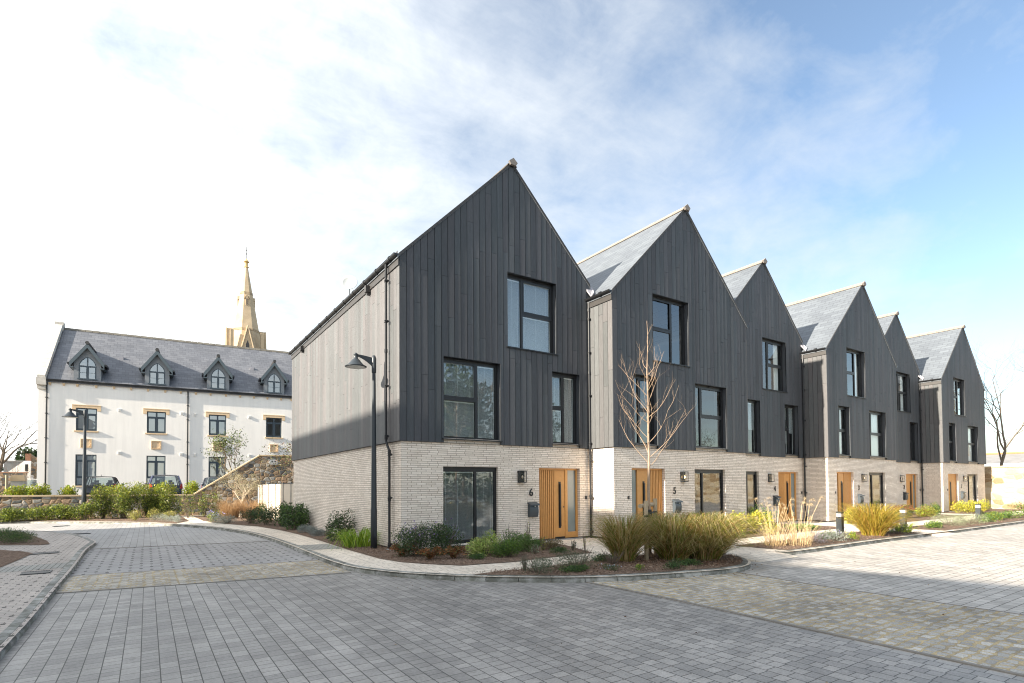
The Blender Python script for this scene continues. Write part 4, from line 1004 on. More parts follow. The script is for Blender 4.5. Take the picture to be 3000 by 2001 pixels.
m = LB(); m.hexa([P(0.44, -0.24, EZ-0.02), P(SL_, -0.24, EZ-0.02), P(SL_, -0.10, EZ-0.02), P(0.44, -0.10, EZ-0.02), P(0.44, -0.26, EZ+0.09), P(SL_, -0.26, EZ+0.09), P(SL_, -0.10, EZ+0.09), P(0.44, -0.10, EZ+0.09)]); m.lbox(0.44, SL_, -0.10, -0.002, EZ-0.06, EZ+0.03)
m.build('gutter', MT['black'], WB)
for s in (0.47, 8.88, 17.2):
    m = LB(); a = P(s, -0.06, EZ-0.02); b = P(s, -0.06, 0.9); m.tube([a, b], 0.045, 8)
    for z in (8.0, 6.9, 5.2, 3.5, 2.0): m.lbox(s-0.08, s+0.08, -0.115, -0.004, z-0.02, z+0.02)
    m.build('downpipe', MT['black'], WB)
for s in (0.63, 1.39, 2.14, 3.21, 4.25, 5.28, 6.32, 7.40, 8.40, 9.41, 10.40, 11.46, 12.48, 13.48, 14.48, 15.52, 16.31, 17.4, 18.5):
    m = LB(); m.lbox(s-0.07, s+0.07, -0.095, -0.003, EZ-0.22, EZ-0.062); m.lbox(s-0.055, s+0.055, -0.06, -0.003, EZ-0.30, EZ-0.221); m.build('corbel', MT['lime'], WB)
for s, z in ((4.61, 7.37), (4.62, 4.27), (8.51, 7.37), (8.48, 4.25), (9.35, 7.34), (9.35, 4.25), (13.17, 7.34), (13.2, 4.25)):
    m = LB(); m.lbox(s-0.10, s+0.10, -0.06, -0.003, z-0.10, z+0.10); v = m.build('wall_vent', simple('vent_white', (0.72, 0.72, 0.70), 0.5), WB)
    m = LB()
    for q in range(4): m.lbox(s-0.06, s+0.06, -0.066, -0.061, z-0.065+q*0.035, z-0.045+q*0.035)
    m.build('grille', MT['copgrey'], v)
def wbwin(s0, z0, z1, gf):
    m = LB(); f = 0.07; d0, d1 = 0.09, 0.15; s1 = s0+WW; zt = z1-0.42
    m.lbox(s0, s1, d0, d1, z1-f, z1); m.lbox(s0, s1, d0, d1, z0, z0+f+0.03); m.lbox(s0, s0+f, d0, d1, z0+f, z1-f); m.lbox(s1-f, s1, d0, d1, z0+f, z1-f)
    c = (s0+s1)/2; m.lbox(c-0.055, c+0.055, d0-0.01, d1, z0+f, z1-f); m.lbox(s0+f, s1-f, d0-0.008, d1, zt-0.05, zt+0.05)
    if gf: m.lbox(s0+f, s1-f, d0-0.008, d1, z0+0.52, z0+0.62)
    for a, b in ((s0+f, c-0.055), (c+0.055, s1-f)):
        lo = z0+f+0.03 if not gf else z0+0.62
        for q0, q1, w0, w1 in ((a, b, lo, lo+0.05), (a, b, zt-0.10, zt-0.05), (a, a+0.045, lo, zt-0.05), (b-0.045, b, lo, zt-0.05)): m.lbox(q0, q1, d0-0.02, d0-0.009, w0, w1)
    w = m.build('window', MT['bframe'], WB)
    g = LB(); g.lq((s0+f, 0.125, z0+f), (s1-f, 0.125, z0+f), (s1-f, 0.125, z1-f), (s0+f, 0.125, z1-f)); g.build('pane', MT['glassd'], w)
    l = LB(); l.lbox(s0-0.10, s1+0.10, -0.09, 0.08, z0-0.09, z0-0.001); l.build('sill', MT['lime'], w)
    if not gf:
        l = LB(); l.lbox(s0-0.23, s1+0.23, -0.045, -0.003, z1-0.001, z1+0.22); l.lbox(s0-0.23, s0-0.002, -0.045, -0.003, z1-0.19, z1-0.001); l.lbox(s1+0.002, s1+0.23, -0.045, -0.003, z1-0.19, z1-0.001)
        l.lbox(s0-0.23, s1+0.23, -0.062, -0.0451, z1+0.17, z1+0.22); l.build('lintel', MT['lime'], w)
    else:
        b = LB(); q = s0+f+0.03
        while q < s1-f: b.lbox(q, q+0.045, 0.30, 0.305, z0+f, z1-f); q += 0.085
        b.build('blind', MT['blind'], w)
for x in wx: wbwin(x, 5.79, 7.40, False); wbwin(x, 1.90, 4.10, True)
for s in (2.68, 6.86, 10.92, 15.0, 19.0):   # carved square panels with a lobed rim
    m = LB(); z = 4.90; h = 0.32
    m.lbox(s-h, s+h, -0.05, -0.003, z-h, z+h)
    p = m.build('carved_panel', MT['lime'], WB)
    m = LB(); m.lbox(s-h, s+h, -0.085, -0.0505, z+h-0.05, z+h); m.lbox(s-h, s+h, -0.085, -0.0505, z-h, z-h+0.05); m.lbox(s-h, s-h+0.05, -0.085, -0.0505, z-h+.05, z+h-.05); m.lbox(s+h-0.05, s+h, -0.085, -0.0505, z-h+.05, z+h-.05)
    for ax, az in ((-.14, -.14), (.14, -.14), (.14, .14), (-.14, .14)):
        pts = []
        for i in range(11):
            t = math.atan2(az, ax)+(-0.72+1.44*i/10)*math.pi*0.62; pts.append(P(s+ax*0.85+0.11*math.cos(t), -0.06, z+az*0.85+0.11*math.sin(t)))
        m.tube(pts, 0.016, 5)
    m.build('carved_rim', MT['lime'], p)
for s, d in ((4.4, 2.45), (13.5, 2.6)):
    m = LB(); z = EZ+d*k; m.lbox(s-0.14, s+0.14, d-0.10, d+0.15, z-0.05, z+0.22)
    m.build('roof_vent', MT['lead'], WB)
def dormer(s):
    m = LB(); hw = 0.78; za, zb, zt = 9.38, 10.75, 12.0; y0 = 0.12
    # arched opening outline
    ow = 0.51; oz0 = 9.50; oz1 = 10.36; N = 10; arch = []
    for i in range(N+1): t = i/N; a = math.radians(60)*t; arch.append((ow-2*ow+2*ow*math.cos(a), oz1+2*ow*math.sin(a)*0.83))
    out = [(ow, oz0)]+arch
    L = [(-x, z) for x, z in out]; Rr = out
    def wallz(x): return zb+(zt-zb)*(1-abs(x)/hw)*1.0
    for side in (1, -1):
        q = [(side*x, z) for x, z in out]
        m.lq((s+side*ow, y0, oz0), (s+side*hw, y0, oz0), (s+side*hw, y0, zb), (s+side*ow, y0, zb if False else oz1))
        pr = (side*ow, oz1)
        for x, z in q[1:]:
            m.lq((s+pr[0], y0, pr[1]), (s+side*min(hw, abs(pr[0])+0.0)+0, y0, wallz(pr[0])), (s+x, y0, wallz(x)), (s+x, y0, z)); pr = (x, z)
        m.poly([P(s+side*ow, y0, oz1), P(s+side*hw, y0, zb), P(s+side*ow, y0, wallz(ow))])
        for (xa, z_a), (xb, z_b) in zip(q, q[1:]): m.lq((s+xa, y0, z_a), (s+xb, y0, z_b), (s+xb, y0+0.12, z_b), (s+xa, y0+0.12, z_a))
        m.lq((s+side*hw, y0, za-0.3), (s+side*hw, 3.2, za-0.3), (s+side*hw, 3.2, zb), (s+side*hw, y0, zb))
    m.lbox(s-hw, s+hw, y0-0.001, y0+0.3, za-0.2, oz0)
    D = m.build('dormer', MT['dorm'], WB)
    f = LB(); r_in = 0.045
    for side in (1, -1):
        q = [(side*x, z) for x, z in out]
        for (xa, z_a), (xb, z_b) in zip(q, q[1:]):
            c = 0.90
            f.hexa([P(s+xa*c, y0+0.05, z_a-0.03), P(s+xa, y0+0.05, z_a), P(s+xb, y0+0.05, z_b), P(s+xb*c, y0+0.05, z_b-0.05), P(s+xa*c, y0+0.0, z_a-0.03), P(s+xa, y0+0.0, z_a), P(s+xb, y0+0.0, z_b), P(s+xb*c, y0+0.0, z_b-0.05)])
        f.lbox(s+side*0.03, s+side*0.075, y0-0.012, y0+0.04, oz0, 10.38); f.lbox(s+side*0.43, s+side*0.47, y0-0.012, y0+0.04, oz0, 10.38)
        f.lbox(s+side*0.075, s+side*0.43, y0+0.02, y0+0.04, 9.93, 9.95)
    f.lbox(s-0.035, s+0.035, y0-0.008, y0+0.05, oz0, 11.02); f.lbox(s-ow, s+ow, y0-0.01, y0+0.05, 10.34, 10.44); f.lbox(s-ow-0.06, s+ow+0.06, y0-0.06, y0+0.05, oz0-0.06, oz0+0.03)
    f.build('dormer_window', MT['bframe'], D)
    g = LB(); g.poly([P(s+x*0.97, y0+0.03, z) for x, z in [(-ow, oz0)]] + [P(s+x*0.97, y0+0.03, z) for x, z in [(ow, oz0)]+arch[:-1]+[(0, arch[-1][1])]+[(-x, z) for x, z in reversed(arch[:-1])]]); g.build('pane', MT['glassd'], D)
    rf = LB(); ew = 1.02; ze = 10.62; zp = 12.02; yo = -0.12
    for side in (1, -1):
        rf.hexa([P(s, yo, zp-0.08), P(s+side*ew, yo, ze-0.08), P(s+side*ew, 3.0, ze-0.08), P(s, 3.4, zp-0.08), P(s, yo, zp), P(s+side*ew, yo, ze), P(s+side*ew, 3.0, ze), P(s, 3.4, zp)])
    rf.build('dormer_roof', MT['slate2'], D)
    bb = LB()
    for side in (1, -1):
        bb.hexa([P(s, yo-0.03, zp-0.34), P(s+side*(ew-0.02), yo-0.03, ze-0.36), P(s+side*(ew-0.02), yo+0.0, ze-0.36), P(s, yo+0.0, zp-0.34), P(s, yo-0.03, zp-0.02), P(s+side*(ew-0.02), yo-0.03, ze-0.02), P(s+side*(ew-0.02), yo, ze-0.02), P(s, yo, zp-0.02)])
        bb.lbox(s+side*(hw-0.02), s+side*(ew-0.02), yo-0.032, 1.2, ze-0.40, ze-0.33)
    bb.build('barge_board', MT['bboard'], D)
    gt = LB()
    for side in (1, -1): gt.lbox(s+side*(ew+0.01), s+side*(ew+0.12), yo-0.02, 1.1, ze-0.16, ze-0.04)
    gt.build('gutter', MT['black'], D)
    cp = MB(); q = P(s, yo-0.02, zp+0.03); cp.tube([P(s, yo-0.08, zp+0.02), P(s, 3.3, zp+0.02)], 0.13, 6); cp.build('ridge_cap', MT['fascia'], D)
MT['dorm'] = simple('dormer_lead', (0.20, 0.215, 0.23), 0.7, var=0.08); MT['bboard'] = simple('barge_paint', (0.075, 0.10, 0.115), 0.5)
for s in (2.68, 6.87, 10.92, 15.0, 19.1): dormer(s)

# church spire behind
CH = empty('church', (9.46, 96, 0), 'tall pale stone church spire rising behind the slate roof', 'church')
cx, cy = 9.5, 96.0; rot = math.radians(-3)
def octo(r, z, n=8, ph=math.radians(22.5)): return [(cx+r*math.cos(2*math.pi*i/n+rot+ph), cy+r*math.sin(2*math.pi*i/n+rot+ph), z) for i in range(n)]
m = MB(); A = octo(3.25, 25.0); prev = A
for z, r in ((28.0, 2.72), (33.0, 1.85), (41.5, 0.42), (42.5, 0.27)):
    B_ = octo(r, z)
    for i in range(8): m.quad(prev[i], prev[(i+1) % 8], B_[(i+1) % 8], B_[i])
    prev = B_
m.poly(prev)
MT['spire'] = simple('spire_stone', (0.46, 0.36, 0.235), 0.9, var=0.16, vs=0.7, bump=0.0)
m.build('spire', MT['spire'], CH)
for (za, zb2) in ((30.3, 30.7), (37.3, 37.7)):
    m = MB()
    for z in (za, za+0.25):
        r = 3.25+(0.42-3.25)*(z-25)/16.5+0.05
        ring = octo(r+0.02, z); ring2 = octo(r-0.01, z+0.12)
        for i in range(8): m.quad(ring[i], ring[(i+1) % 8], ring2[(i+1) % 8], ring2[i])
    m.build('carved_band', simple('band_stone', (0.34, 0.26, 0.17), 0.9), CH)
m = MB(); m.lathe([(0.28, 0), (0.45, 0.1), (0.24, 0.3), (0.24, 0.9), (0.5, 1.1), (0.3, 1.3), (0.05, 1.7)], (cx, cy, 42.4), 10); m.build('finial', simple('lichen_stone', (0.48, 0.33, 0.13), 0.9), CH)
m = MB(); m.tube([(cx, cy, 44.0), (cx, cy, 46.3)], 0.045, 6); m.lathe([(0.03, 0), (0.16, 0.12), (0.03, 0.24)], (cx, cy, 44.9), 8); m.lathe([(0.03, 0), (0.13, 0.1), (0.03, 0.2)], (cx, cy, 45.6), 8); m.build('lightning_rod', MT['black'], CH)
m = MB(); rr = 3.6
sq = [(cx+3.85*math.cos(rot+math.pi/4+math.pi/2*i), cy+3.85*math.sin(rot+math.pi/4+math.pi/2*i)) for i in range(4)]
m.prism(sq, -0.1, 26.2); m.build('tower', MT['spire'], CH)
for i in range(4):
    x, y = sq[i]; x = cx+(x-cx)*0.92; y = cy+(y-cy)*0.92
    m = MB(); m.prism([(x-0.28, y-0.28), (x+0.28, y-0.28), (x+0.28, y+0.28), (x-0.28, y+0.28)], 26.2, 30.1 if i in (0, 1) else 29.9); m.build('corner_block', MT['spire'], CH)
for i in range(4):
    a = rot+math.pi/2*i-math.pi/2+0.0; c, s_ = math.cos(a), math.sin(a)
    def Q(u, v, z): return (cx+c*v-s_*u, cy+s_*v+c*u, z)
    m = MB(); v0 = 3.15; w = 1.05
    m.poly([Q(-w, v0, 26.1), Q(w, v0, 26.1), Q(0, v0, 30.6)]); m.quad(Q(-w-.12, v0+.1, 26.0), Q(0, v0+.1, 30.8), Q(0, 0.9, 30.8), Q(-w-.12, 1.5, 26.0)); m.quad(Q(w+.12, v0+.1, 26.0), Q(0, v0+.1, 30.8), Q(0, 0.9, 30.8), Q(w+.12, 1.5, 26.0))
    for sd_ in (-1, 1): m.tube([Q(sd_*(w+.1), v0+.12, 26.1), Q(0, v0+.12, 30.8)], 0.14, 5)
    lg = m.build('spire_gable', MT['spire'], CH)
    m = MB(); m.poly([Q(-.28, v0+.02, 26.2), Q(.28, v0+.02, 26.2), Q(.28, v0+.02, 27.4), Q(0, v0+.02, 28.2), Q(-.28, v0+.02, 27.4)]); m.build('belfry_opening', MT['fascia'], lg)
    m = MB(); z0 = 35.0; v = 1.46
    m.prism([(Q(-.2, v-.5, 0)[0], Q(-.2, v-.5, 0)[1]), (Q(.2, v-.5, 0)[0], Q(.2, v-.5, 0)[1]), (Q(.2, v+.0, 0)[0], Q(.2, v+.0, 0)[1]), (Q(-.2, v+.0, 0)[0], Q(-.2, v+.0, 0)[1])], z0, z0+1.3)
    m.poly([Q(-.3, v+.02, z0+1.25), Q(.3, v+.02, z0+1.25), Q(0, v+.02, z0+1.95)]); m.quad(Q(-.45, v+.02, z0+1.25), Q(0, v+.02, z0+1.95), Q(0, v-.8, z0+1.95), Q(-.45, v-.8, z0+1.25)); m.quad(Q(.45, v+.02, z0+1.25), Q(0, v+.02, z0+1.95), Q(0, v-.8, z0+1.95), Q(.45, v-.8, z0+1.25))
    l = m.build('lucarne', MT['spire'], CH); m = MB(); m.quad(Q(-.1, v+.03, z0+.1), Q(.1, v+.03, z0+.1), Q(.1, v+.03, z0+1.2), Q(-.1, v+.03, z0+1.2)); m.build('slit', MT['fascia'], l)
# ------------------------------------------------------------------ street furniture
def street_lamp(x, y, z0, h, sc, label, rz=0.0):
    o = empty('street_lamp', (x, y, z0), label, 'street lamp', 'street lamps with bell shades', rz)
    m = MB(); m.lathe([(0.085*sc, 0), (0.085*sc, 1.15*sc), (0.078*sc, 1.25*sc), (0.045*sc, h-0.35), (0.043*sc, h-0.02)], (0, 0, 0), 20)
    m.build('pole', MT['lamp'], o, local=True, smooth=True)
    m = MB(); m.box(-0.03*sc, 0.03*sc, -0.084*sc, -0.090*sc, 0.45*sc, 0.95*sc); m.build('access_door', MT['lamp'], o, local=True)
    m = MB(); m.lathe([(0.055*sc, h-0.42), (0.062*sc, h-0.40), (0.062*sc, h-0.02), (0.04*sc, h+0.05), (0.01, h+0.065)], (0, 0, 0), 16); m.build('collar', MT['lamp'], o, local=True, smooth=True)
    L = 0.50*sc; m = MB()
    n = 8; top = []; bot = []
    for i in range(n+1):
        t = i/n; x_ = -L*t; top.append((x_, h-0.02+0.05*sc*math.sin(t*1.6))); bot.append((x_, h-0.02-(0.24*(1-t)**1.8+0.03)*sc+0.03*sc*t))
    for i in range(n):
        m.hexa([(top[i][0], -0.014*sc, bot[i][1]), (top[i+1][0], -0.014*sc, bot[i+1][1]), (top[i+1][0], 0.014*sc, bot[i+1][1]), (top[i][0], 0.014*sc, bot[i][1]), (top[i][0], -0.022*sc, top[i][1]), (top[i+1][0], -0.022*sc, top[i+1][1]), (top[i+1][0], 0.022*sc, top[i+1][1]), (top[i][0], 0.022*sc, top[i][1])])
    m.build('arm', MT['lamp'], o, local=True)
    m = MB(); zc = h-0.31*sc
    m.lathe([(0.285*sc, 0), (0.285*sc, 0.014*sc), (0.22*sc, 0.045*sc), (0.15*sc, 0.12*sc), (0.10*sc, 0.185*sc), (0.06*sc, 0.215*sc), (0.05*sc, 0.31*sc), (0.06*sc, 0.325*sc), (0.06*sc, 0.345*sc), (0.02*sc, 0.375*sc)], (-L, 0, zc), 32)
    s = m.build('lamp_shade', MT['lamp'], o, local=True, smooth=True)
    m = MB(); m.lathe([(0.235*sc, -0.012*sc), (0.235*sc, -0.001)], (-L, 0, zc), 24); m.build('diffuser', simple('lamp_lens', (0.5, 0.5, 0.47), 0.3), s, local=True)
    return o
street_lamp(-0.385, 0.95, -0.10, 5.31, 1.0, 'tall dark street lamp with a bell shade at the corner of house 6')
street_lamp(-8.38, 24.2, -0.05, 6.02, 1.28, 'dark street lamp with a bell shade standing in the far hedge before the white building')
m = MB(); m.box(-0.20, 0.18, 0.22, 0.55, 0.0, 0.05); tag(m.build('access_cover', MT['pebble'], bevel=0.006), 'small concrete access cover in the bark at the foot of the corner lamp', 'cover')
def bollard(x, y, label):
    o = empty('bollard', (x, y, 0), label, 'bollard', 'square lit bollards along the path')
    m = MB(); m.box(-0.085, 0.085, -0.085, 0.085, 0, 0.60); m.build('post', MT['lamp'], o, local=True, bevel=0.006)
    m = MB(); m.box(-0.079, 0.079, -0.079, 0.079, 0.601, 0.70); m.build('light_band', simple('opal_band', (0.78, 0.78, 0.76), 0.25), o, local=True)
    m = MB(); m.box(-0.085, 0.085, -0.085, 0.085, 0.701, 0.76); m.build('cap', MT['lamp'], o, local=True, bevel=0.006)
for x, y, l in ((13.93, -4.22, 'square dark bollard nearest, beside the large yellow grass clump'), (18.12, -4.5, 'square dark bollard, middle of the three, in front of the red-tinged shrub'), (25.3, -4.72, 'square dark bollard farthest along, in front of house 1')): bollard(x, y, l)
def drain(x, y, rz, w, l, z, label):
    o = MB(); o.box(-w/2, w/2, -l/2, l/2, -0.01, 0.004)
    k = -l/2+0.02
    g = MB()
    t = empty('drain_grate', (x, y, z), label, 'drain cover', None, rz)
    g.box(-w/2, w/2, -l/2, -l/2+0.02, 0, 0.012); g.box(-w/2, w/2, l/2-0.02, l/2, 0, 0.012); g.box(-w/2, -w/2+.02, -l/2, l/2, 0, 0.012); g.box(w/2-.02, w/2, -l/2, l/2, 0, 0.012)
    q = -w/2+0.045
    while q < w/2-0.02: g.box(q, q+0.018, -l/2+0.02, l/2-0.02, 0, 0.010); q += 0.042
    g.build('grate', MT['lamp'], t, local=True); o.build('sump', MT['frame'], t, local=True)
drain(-7.75, 5.35, 0.05, 0.62, 0.40, 0.006, 'iron drain grate in the left pavement by the rounded planting bed')
drain(-7.35, 1.15, 0.02, 0.46, 0.42, 0.006, 'iron drain grate in the left pavement nearest the camera')
drain(-7.7, 13.9, 0.3, 0.6, 0.45, ZRD+0.012, 'small iron drain grate in the road at the shaded bend')
drain(-8.9, 20.0, 0.3, 0.6, 0.45, ZRD+0.012, 'small iron drain grate in the far sunlit road')

# ------------------------------------------------------------------ plants
RS = np.random.RandomState(11)
def leaves(centers, normals_bias, size, aspect=0.5, cols=None, spread=1.0, fold=0.25, droop=0.0):
    """one folded leaf (two quads as one 4-gon) at each centre"""
    n = len(centers); C = np.asarray(centers)
    a = RS.normal(size=(n, 3)); a[:, 2] = a[:, 2]*0.55+0.25-droop; a += normals_bias*0.9
    a /= np.linalg.norm(a, axis=1)[:, None]+1e-9
    b = np.cross(a, RS.normal(size=(n, 3))); b /= np.linalg.norm(b, axis=1)[:, None]+1e-9
    nn = np.cross(a, b)
    s = (size*RS.uniform(0.6, 1.25, n))[:, None]
    V = np.stack([C, C+a*s*0.5+b*s*aspect*0.5+nn*s*0.08, C+a*s+nn*s*(-0.06), C+a*s*0.5-b*s*aspect*0.5+nn*s*0.08], axis=1).reshape(-1, 3)
    F = np.arange(4*n).reshape(n, 4)
    return V, F
def pick(pal, n, jitter=0.18):
    pal = np.asarray(pal, dtype=float); w = RS.randint(0, len(pal), n); c = pal[w]*RS.uniform(1-jitter, 1+jitter, (n, 1)); return c
GREEN = [(0.055, 0.105, 0.022), (0.075, 0.135, 0.028), (0.040, 0.075, 0.020), (0.10, 0.16, 0.035)]
DKGREEN = [(0.028, 0.055, 0.020), (0.045, 0.080, 0.026), (0.022, 0.042, 0.018), (0.065, 0.095, 0.035)]
YGREEN = [(0.33, 0.34, 0.018), (0.18, 0.25, 0.028), (0.34, 0.35, 0.05), (0.10, 0.16, 0.025)]
EUON = [(0.55, 0.48, 0.045), (0.46, 0.42, 0.05), (0.20, 0.25, 0.03), (0.60, 0.54, 0.10)]
SILVER = [(0.25, 0.28, 0.24), (0.32, 0.34, 0.29), (0.18, 0.21, 0.18), (0.38, 0.39, 0.33)]
VARIE = [(0.38, 0.44, 0.12), (0.52, 0.54, 0.20), (0.15, 0.22, 0.05), (0.24, 0.31, 0.07)]
def blob_points(n, r, ry, h, nb=9, shell=0.55, flat=0.0, r2=None):
    """points in a lumpy mound; returns points and outward directions"""
    bs = []
    for i in range(nb):
        t = RS.uniform(0, 2*np.pi); q = np.sqrt(RS.uniform(0, 1))*0.62
        bs.append((q*np.cos(t)*r, q*np.sin(t)*ry, h*RS.uniform(0.28, 0.66)*(1-0.22*q), RS.uniform(0.34, 0.52)))
    bs = np.array(bs); k = RS.randint(0, nb, n); c = bs[k]
    d = RS.normal(size=(n, 3)); d /= np.linalg.norm(d, axis=1)[:, None]
    rr = (shell+(1-shell)*RS.uniform(0, 1, n)**0.6)[:, None]*np.where(RS.uniform(0, 1, n) < 0.25, RS.uniform(0.3, 0.9, n), 1)[:, None]
    e = np.stack([c[:, 3]*r, c[:, 3]*ry, c[:, 3]*h*0.85], axis=1)
    p = c[:, :3]+d*rr*e
    p[:, 2] = np.abs(p[:, 2]); return p, d
def stems_mb(n, r, ry, h, rad=0.006, seed=1):
    q = random.Random(seed); mb = MB()
    for i in range(n):
        t = q.uniform(0, 6.28); s = q.uniform(0.2, 0.8)
        x, y = math.cos(t)*r*s, math.sin(t)*ry*s
        mb.tube([(x*0.15, y*0.15, -0.02), (x*0.6, y*0.6, h*0.4), (x, y, h*q.uniform(0.6, 0.95))], [rad*1.5, rad, rad*0.5], 4, caps=False)
    return mb
def shrub(name, label, cat, x, y, r, h, pal, ls=0.05, n=2500, ry=None, group=None, z=0.02, flower=None, mat='leaf', nb=9, aspect=0.5, shell=0.5, stems=14, top=None, rz=None):
    ry = ry or r; h = h*1.16; pal = [tuple(v*1.45 for v in c) if max(c) < 0.34 else c for c in pal]; o = empty(name, (x, y, z), label, cat, group)
    p, d = blob_points(n, r, ry, h, nb, shell)
    V, F = leaves(p, d, ls, aspect)
    c = pick(pal, n)
    if top is not None:
        m_ = (p[:, 2] > h*0.55) & (RS.uniform(0, 1, n) < 0.65); c[m_] = pick(top, m_.sum())
    V += np.array([x, y, z]); f = mesh_np('foliage', V, F, MT[mat], o, c)
    if stems: stems_mb(stems, r, ry, h, seed=int(abs(x*37+y*11))+1).build('stem', MT['bark'], o, local=True)
    if flower:
        fc, fn, fs = flower; pf, df = blob_points(fn, r, ry, h*1.04, nb, 0.95)
        k = df[:, 2] > -0.1; pf, df = pf[k], df[k]
        V, F = leaves(pf, df*1.0, fs, 0.9); V += np.array([x, y, z]); mesh_np('blossom', V, F, MT['leaf'], o, pick(fc, len(pf), 0.2))
    return o
def blades(n, r, h, lean=0.6, width=0.009, seg=4, arch=0.5, dirb=(0, 0), base=0.25, hv=0.35):
    base = base*1.25; t = RS.uniform(0, 2*np.pi, n); br = np.sqrt(RS.uniform(0, 1, n))*r*base
    bx, by = np.cos(t)*br, np.sin(t)*br
    t2 = t+RS.normal(0, 0.5, n); hh = h*RS.uniform(1-hv, 1.08, n); ln = lean*RS.uniform(0.15, 1.0, n)**0.8*r
    dx, dy = np.cos(t2)*ln+dirb[0]*RS.uniform(0.3, 1, n), np.sin(t2)*ln+dirb[1]*RS.uniform(0.3, 1, n)
    px_, py_ = -np.sin(t2), np.cos(t2)
    tw = RS.uniform(0, 3.14, n); wx, wy_ = np.cos(tw), np.sin(tw)
    vs = []; th = RS.uniform(1.2, 1.6+arch*1.35, n)
    for k in range(seg+1):
        u = k/seg
        hx = u**1.45; zz_ = hh*np.sin(u*th)/np.where(th > 1.5708, 1.0, np.sin(th))
        w = width*(1-u*0.85)*0.5
        cxk, cyk = bx+dx*hx, by+dy*hx
        vs.append(np.stack([cxk-wx*w, cyk-wy_*w, zz_], 1)); vs.append(np.stack([cxk+wx*w, cyk+wy_*w, zz_], 1))
    V = np.stack(vs, 1)  # n, 2(seg+1), 3
    base_i = np.arange(n)[:, None]*(2*(seg+1)); F = []
    for k in range(seg): F.append(base_i+np.array([[2*k, 2*k+1, 2*k+3, 2*k+2]]))
    F = np.stack(F, 1).reshape(-1, 4)
    return V.reshape(-1, 3), F
def grass_clump(name, label, x, y, r, h, pal, n=1500, lean=1.3, width=0.008, arch=0.6, group=None, dirb=(0, 0), plume=None, z=0.02, base=0.3, hv=0.35, seg=4):
    o = empty(name, (x, y, z), label, 'grass', group)
    V, F = blades(n, r, h, lean, width, seg, arch, dirb, base, hv); V += np.array([x, y, z])
    mesh_np('blades', V, F, MT['blade'], o, np.repeat(pick(pal, n, 0.22), seg, axis=0))
    return o
def feather_grass(x, y, r, h, label, nst=26, seed=2):
    o = grass_clump('feather_grass', label, x, y, r*1.0, h*0.66, [(0.62, 0.46, 0.26), (0.50, 0.36, 0.19), (0.70, 0.55, 0.33)], n=150, lean=1.2, width=0.009, arch=0.7, base=0.5, hv=0.7, group='dry feathery grasses')
    q = random.Random(seed); st = MB(); Pl = []; 
    for i in range(nst):
        t = q.uniform(0, 6.28); b = r*0.5*q.random(); ln = r*q.uniform(0.15, 1.0); hh = h*q.uniform(0.55, 1.15)
        p0 = Vector((math.cos(t)*b, math.sin(t)*b, 0)); p1 = p0+Vector((math.cos(t)*ln*0.4, math.sin(t)*ln*0.4, hh*0.6)); p2 = p0+Vector((math.cos(t)*ln, math.sin(t)*ln, hh))
        st.tube([p0, p1, p2], [0.004, 0.003, 0.002], 3, caps=False)
        if i % 2: continue
        dr = Vector((q.uniform(0.4, 1.0), q.uniform(-0.3, 0.3), 0)).normalized(); L = q.uniform(0.13, 0.21)
        for k in range(110):
            u = q.random(); c = p2+dr*L*u+Vector((0, 0, 0.05*math.sin(u*3.0)-0.05*u)); Pl.append(c+Vector((q.gauss(0, .012), q.gauss(0, .016), q.gauss(0, .014))))
    st.build('stalk', simple('straw', (0.62, 0.46, 0.25), 0.7), o, local=True)
    Pl = np.array([tuple(p) for p in Pl]); V, F = leaves(Pl, np.tile(np.array([[0.9, 0, -0.5]]), (len(Pl), 1)), 0.035, 0.14); V += np.array([x, y, 0.02])
    mesh_np('plume', V, F, MT['blade'], o, pick([(0.72, 0.55, 0.33), (0.62, 0.46, 0.26), (0.80, 0.66, 0.44)], len(Pl)))
def strap_plant(x, y, r, h, label, pal, n=70, w=0.035, name='strap_leaved_plant'):
    o = empty(name, (x, y, 0.02), label, 'plant')
    V, F = blades(n, r, h, 1.1, w, 6, 1.5, (0, 0), 0.5, 0.4); V += np.array([x, y, 0.02]); mesh_np('leaves', V, F, MT['leafgloss'], o, np.repeat(pick(pal, n, 0.2), 6, axis=0)); return o
def fern(x, y, r, h, label, pal):
    o = empty('fern', (x, y, 0.02), label, 'fern', 'ferns turned brown'); q = random.Random(int(x*100)); P_ = []; D_ = []
    st = MB()
    for i in range(16):
        t = q.uniform(0, 6.28); ln = r*q.uniform(0.6, 1.1); hh = h*q.uniform(0.5, 1.0); pts = []
        for k in range(9):
            u = k/8; c = Vector((math.cos(t)*ln*u, math.sin(t)*ln*u, hh*math.sin(u*2.3)*1.1)); pts.append(c)
            for s in (-1, 1):
                for j in range(3): P_.append(tuple(c+Vector((q.gauss(0, .006), q.gauss(0, .006), q.gauss(0, .006))))); D_.append((-math.sin(t)*s*1.6, math.cos(t)*s*1.6, 0.1))
        st.tube(pts, 0.003, 3, caps=False)
    V, F = leaves(np.array(P_), np.array(D_), 0.075, 0.3); V += np.array([x, y, 0.02]); mesh_np('frond', V, F, MT['leaf'], o, pick(pal, len(P_)))
    st.build('stem', MT['bark'], o, local=True)
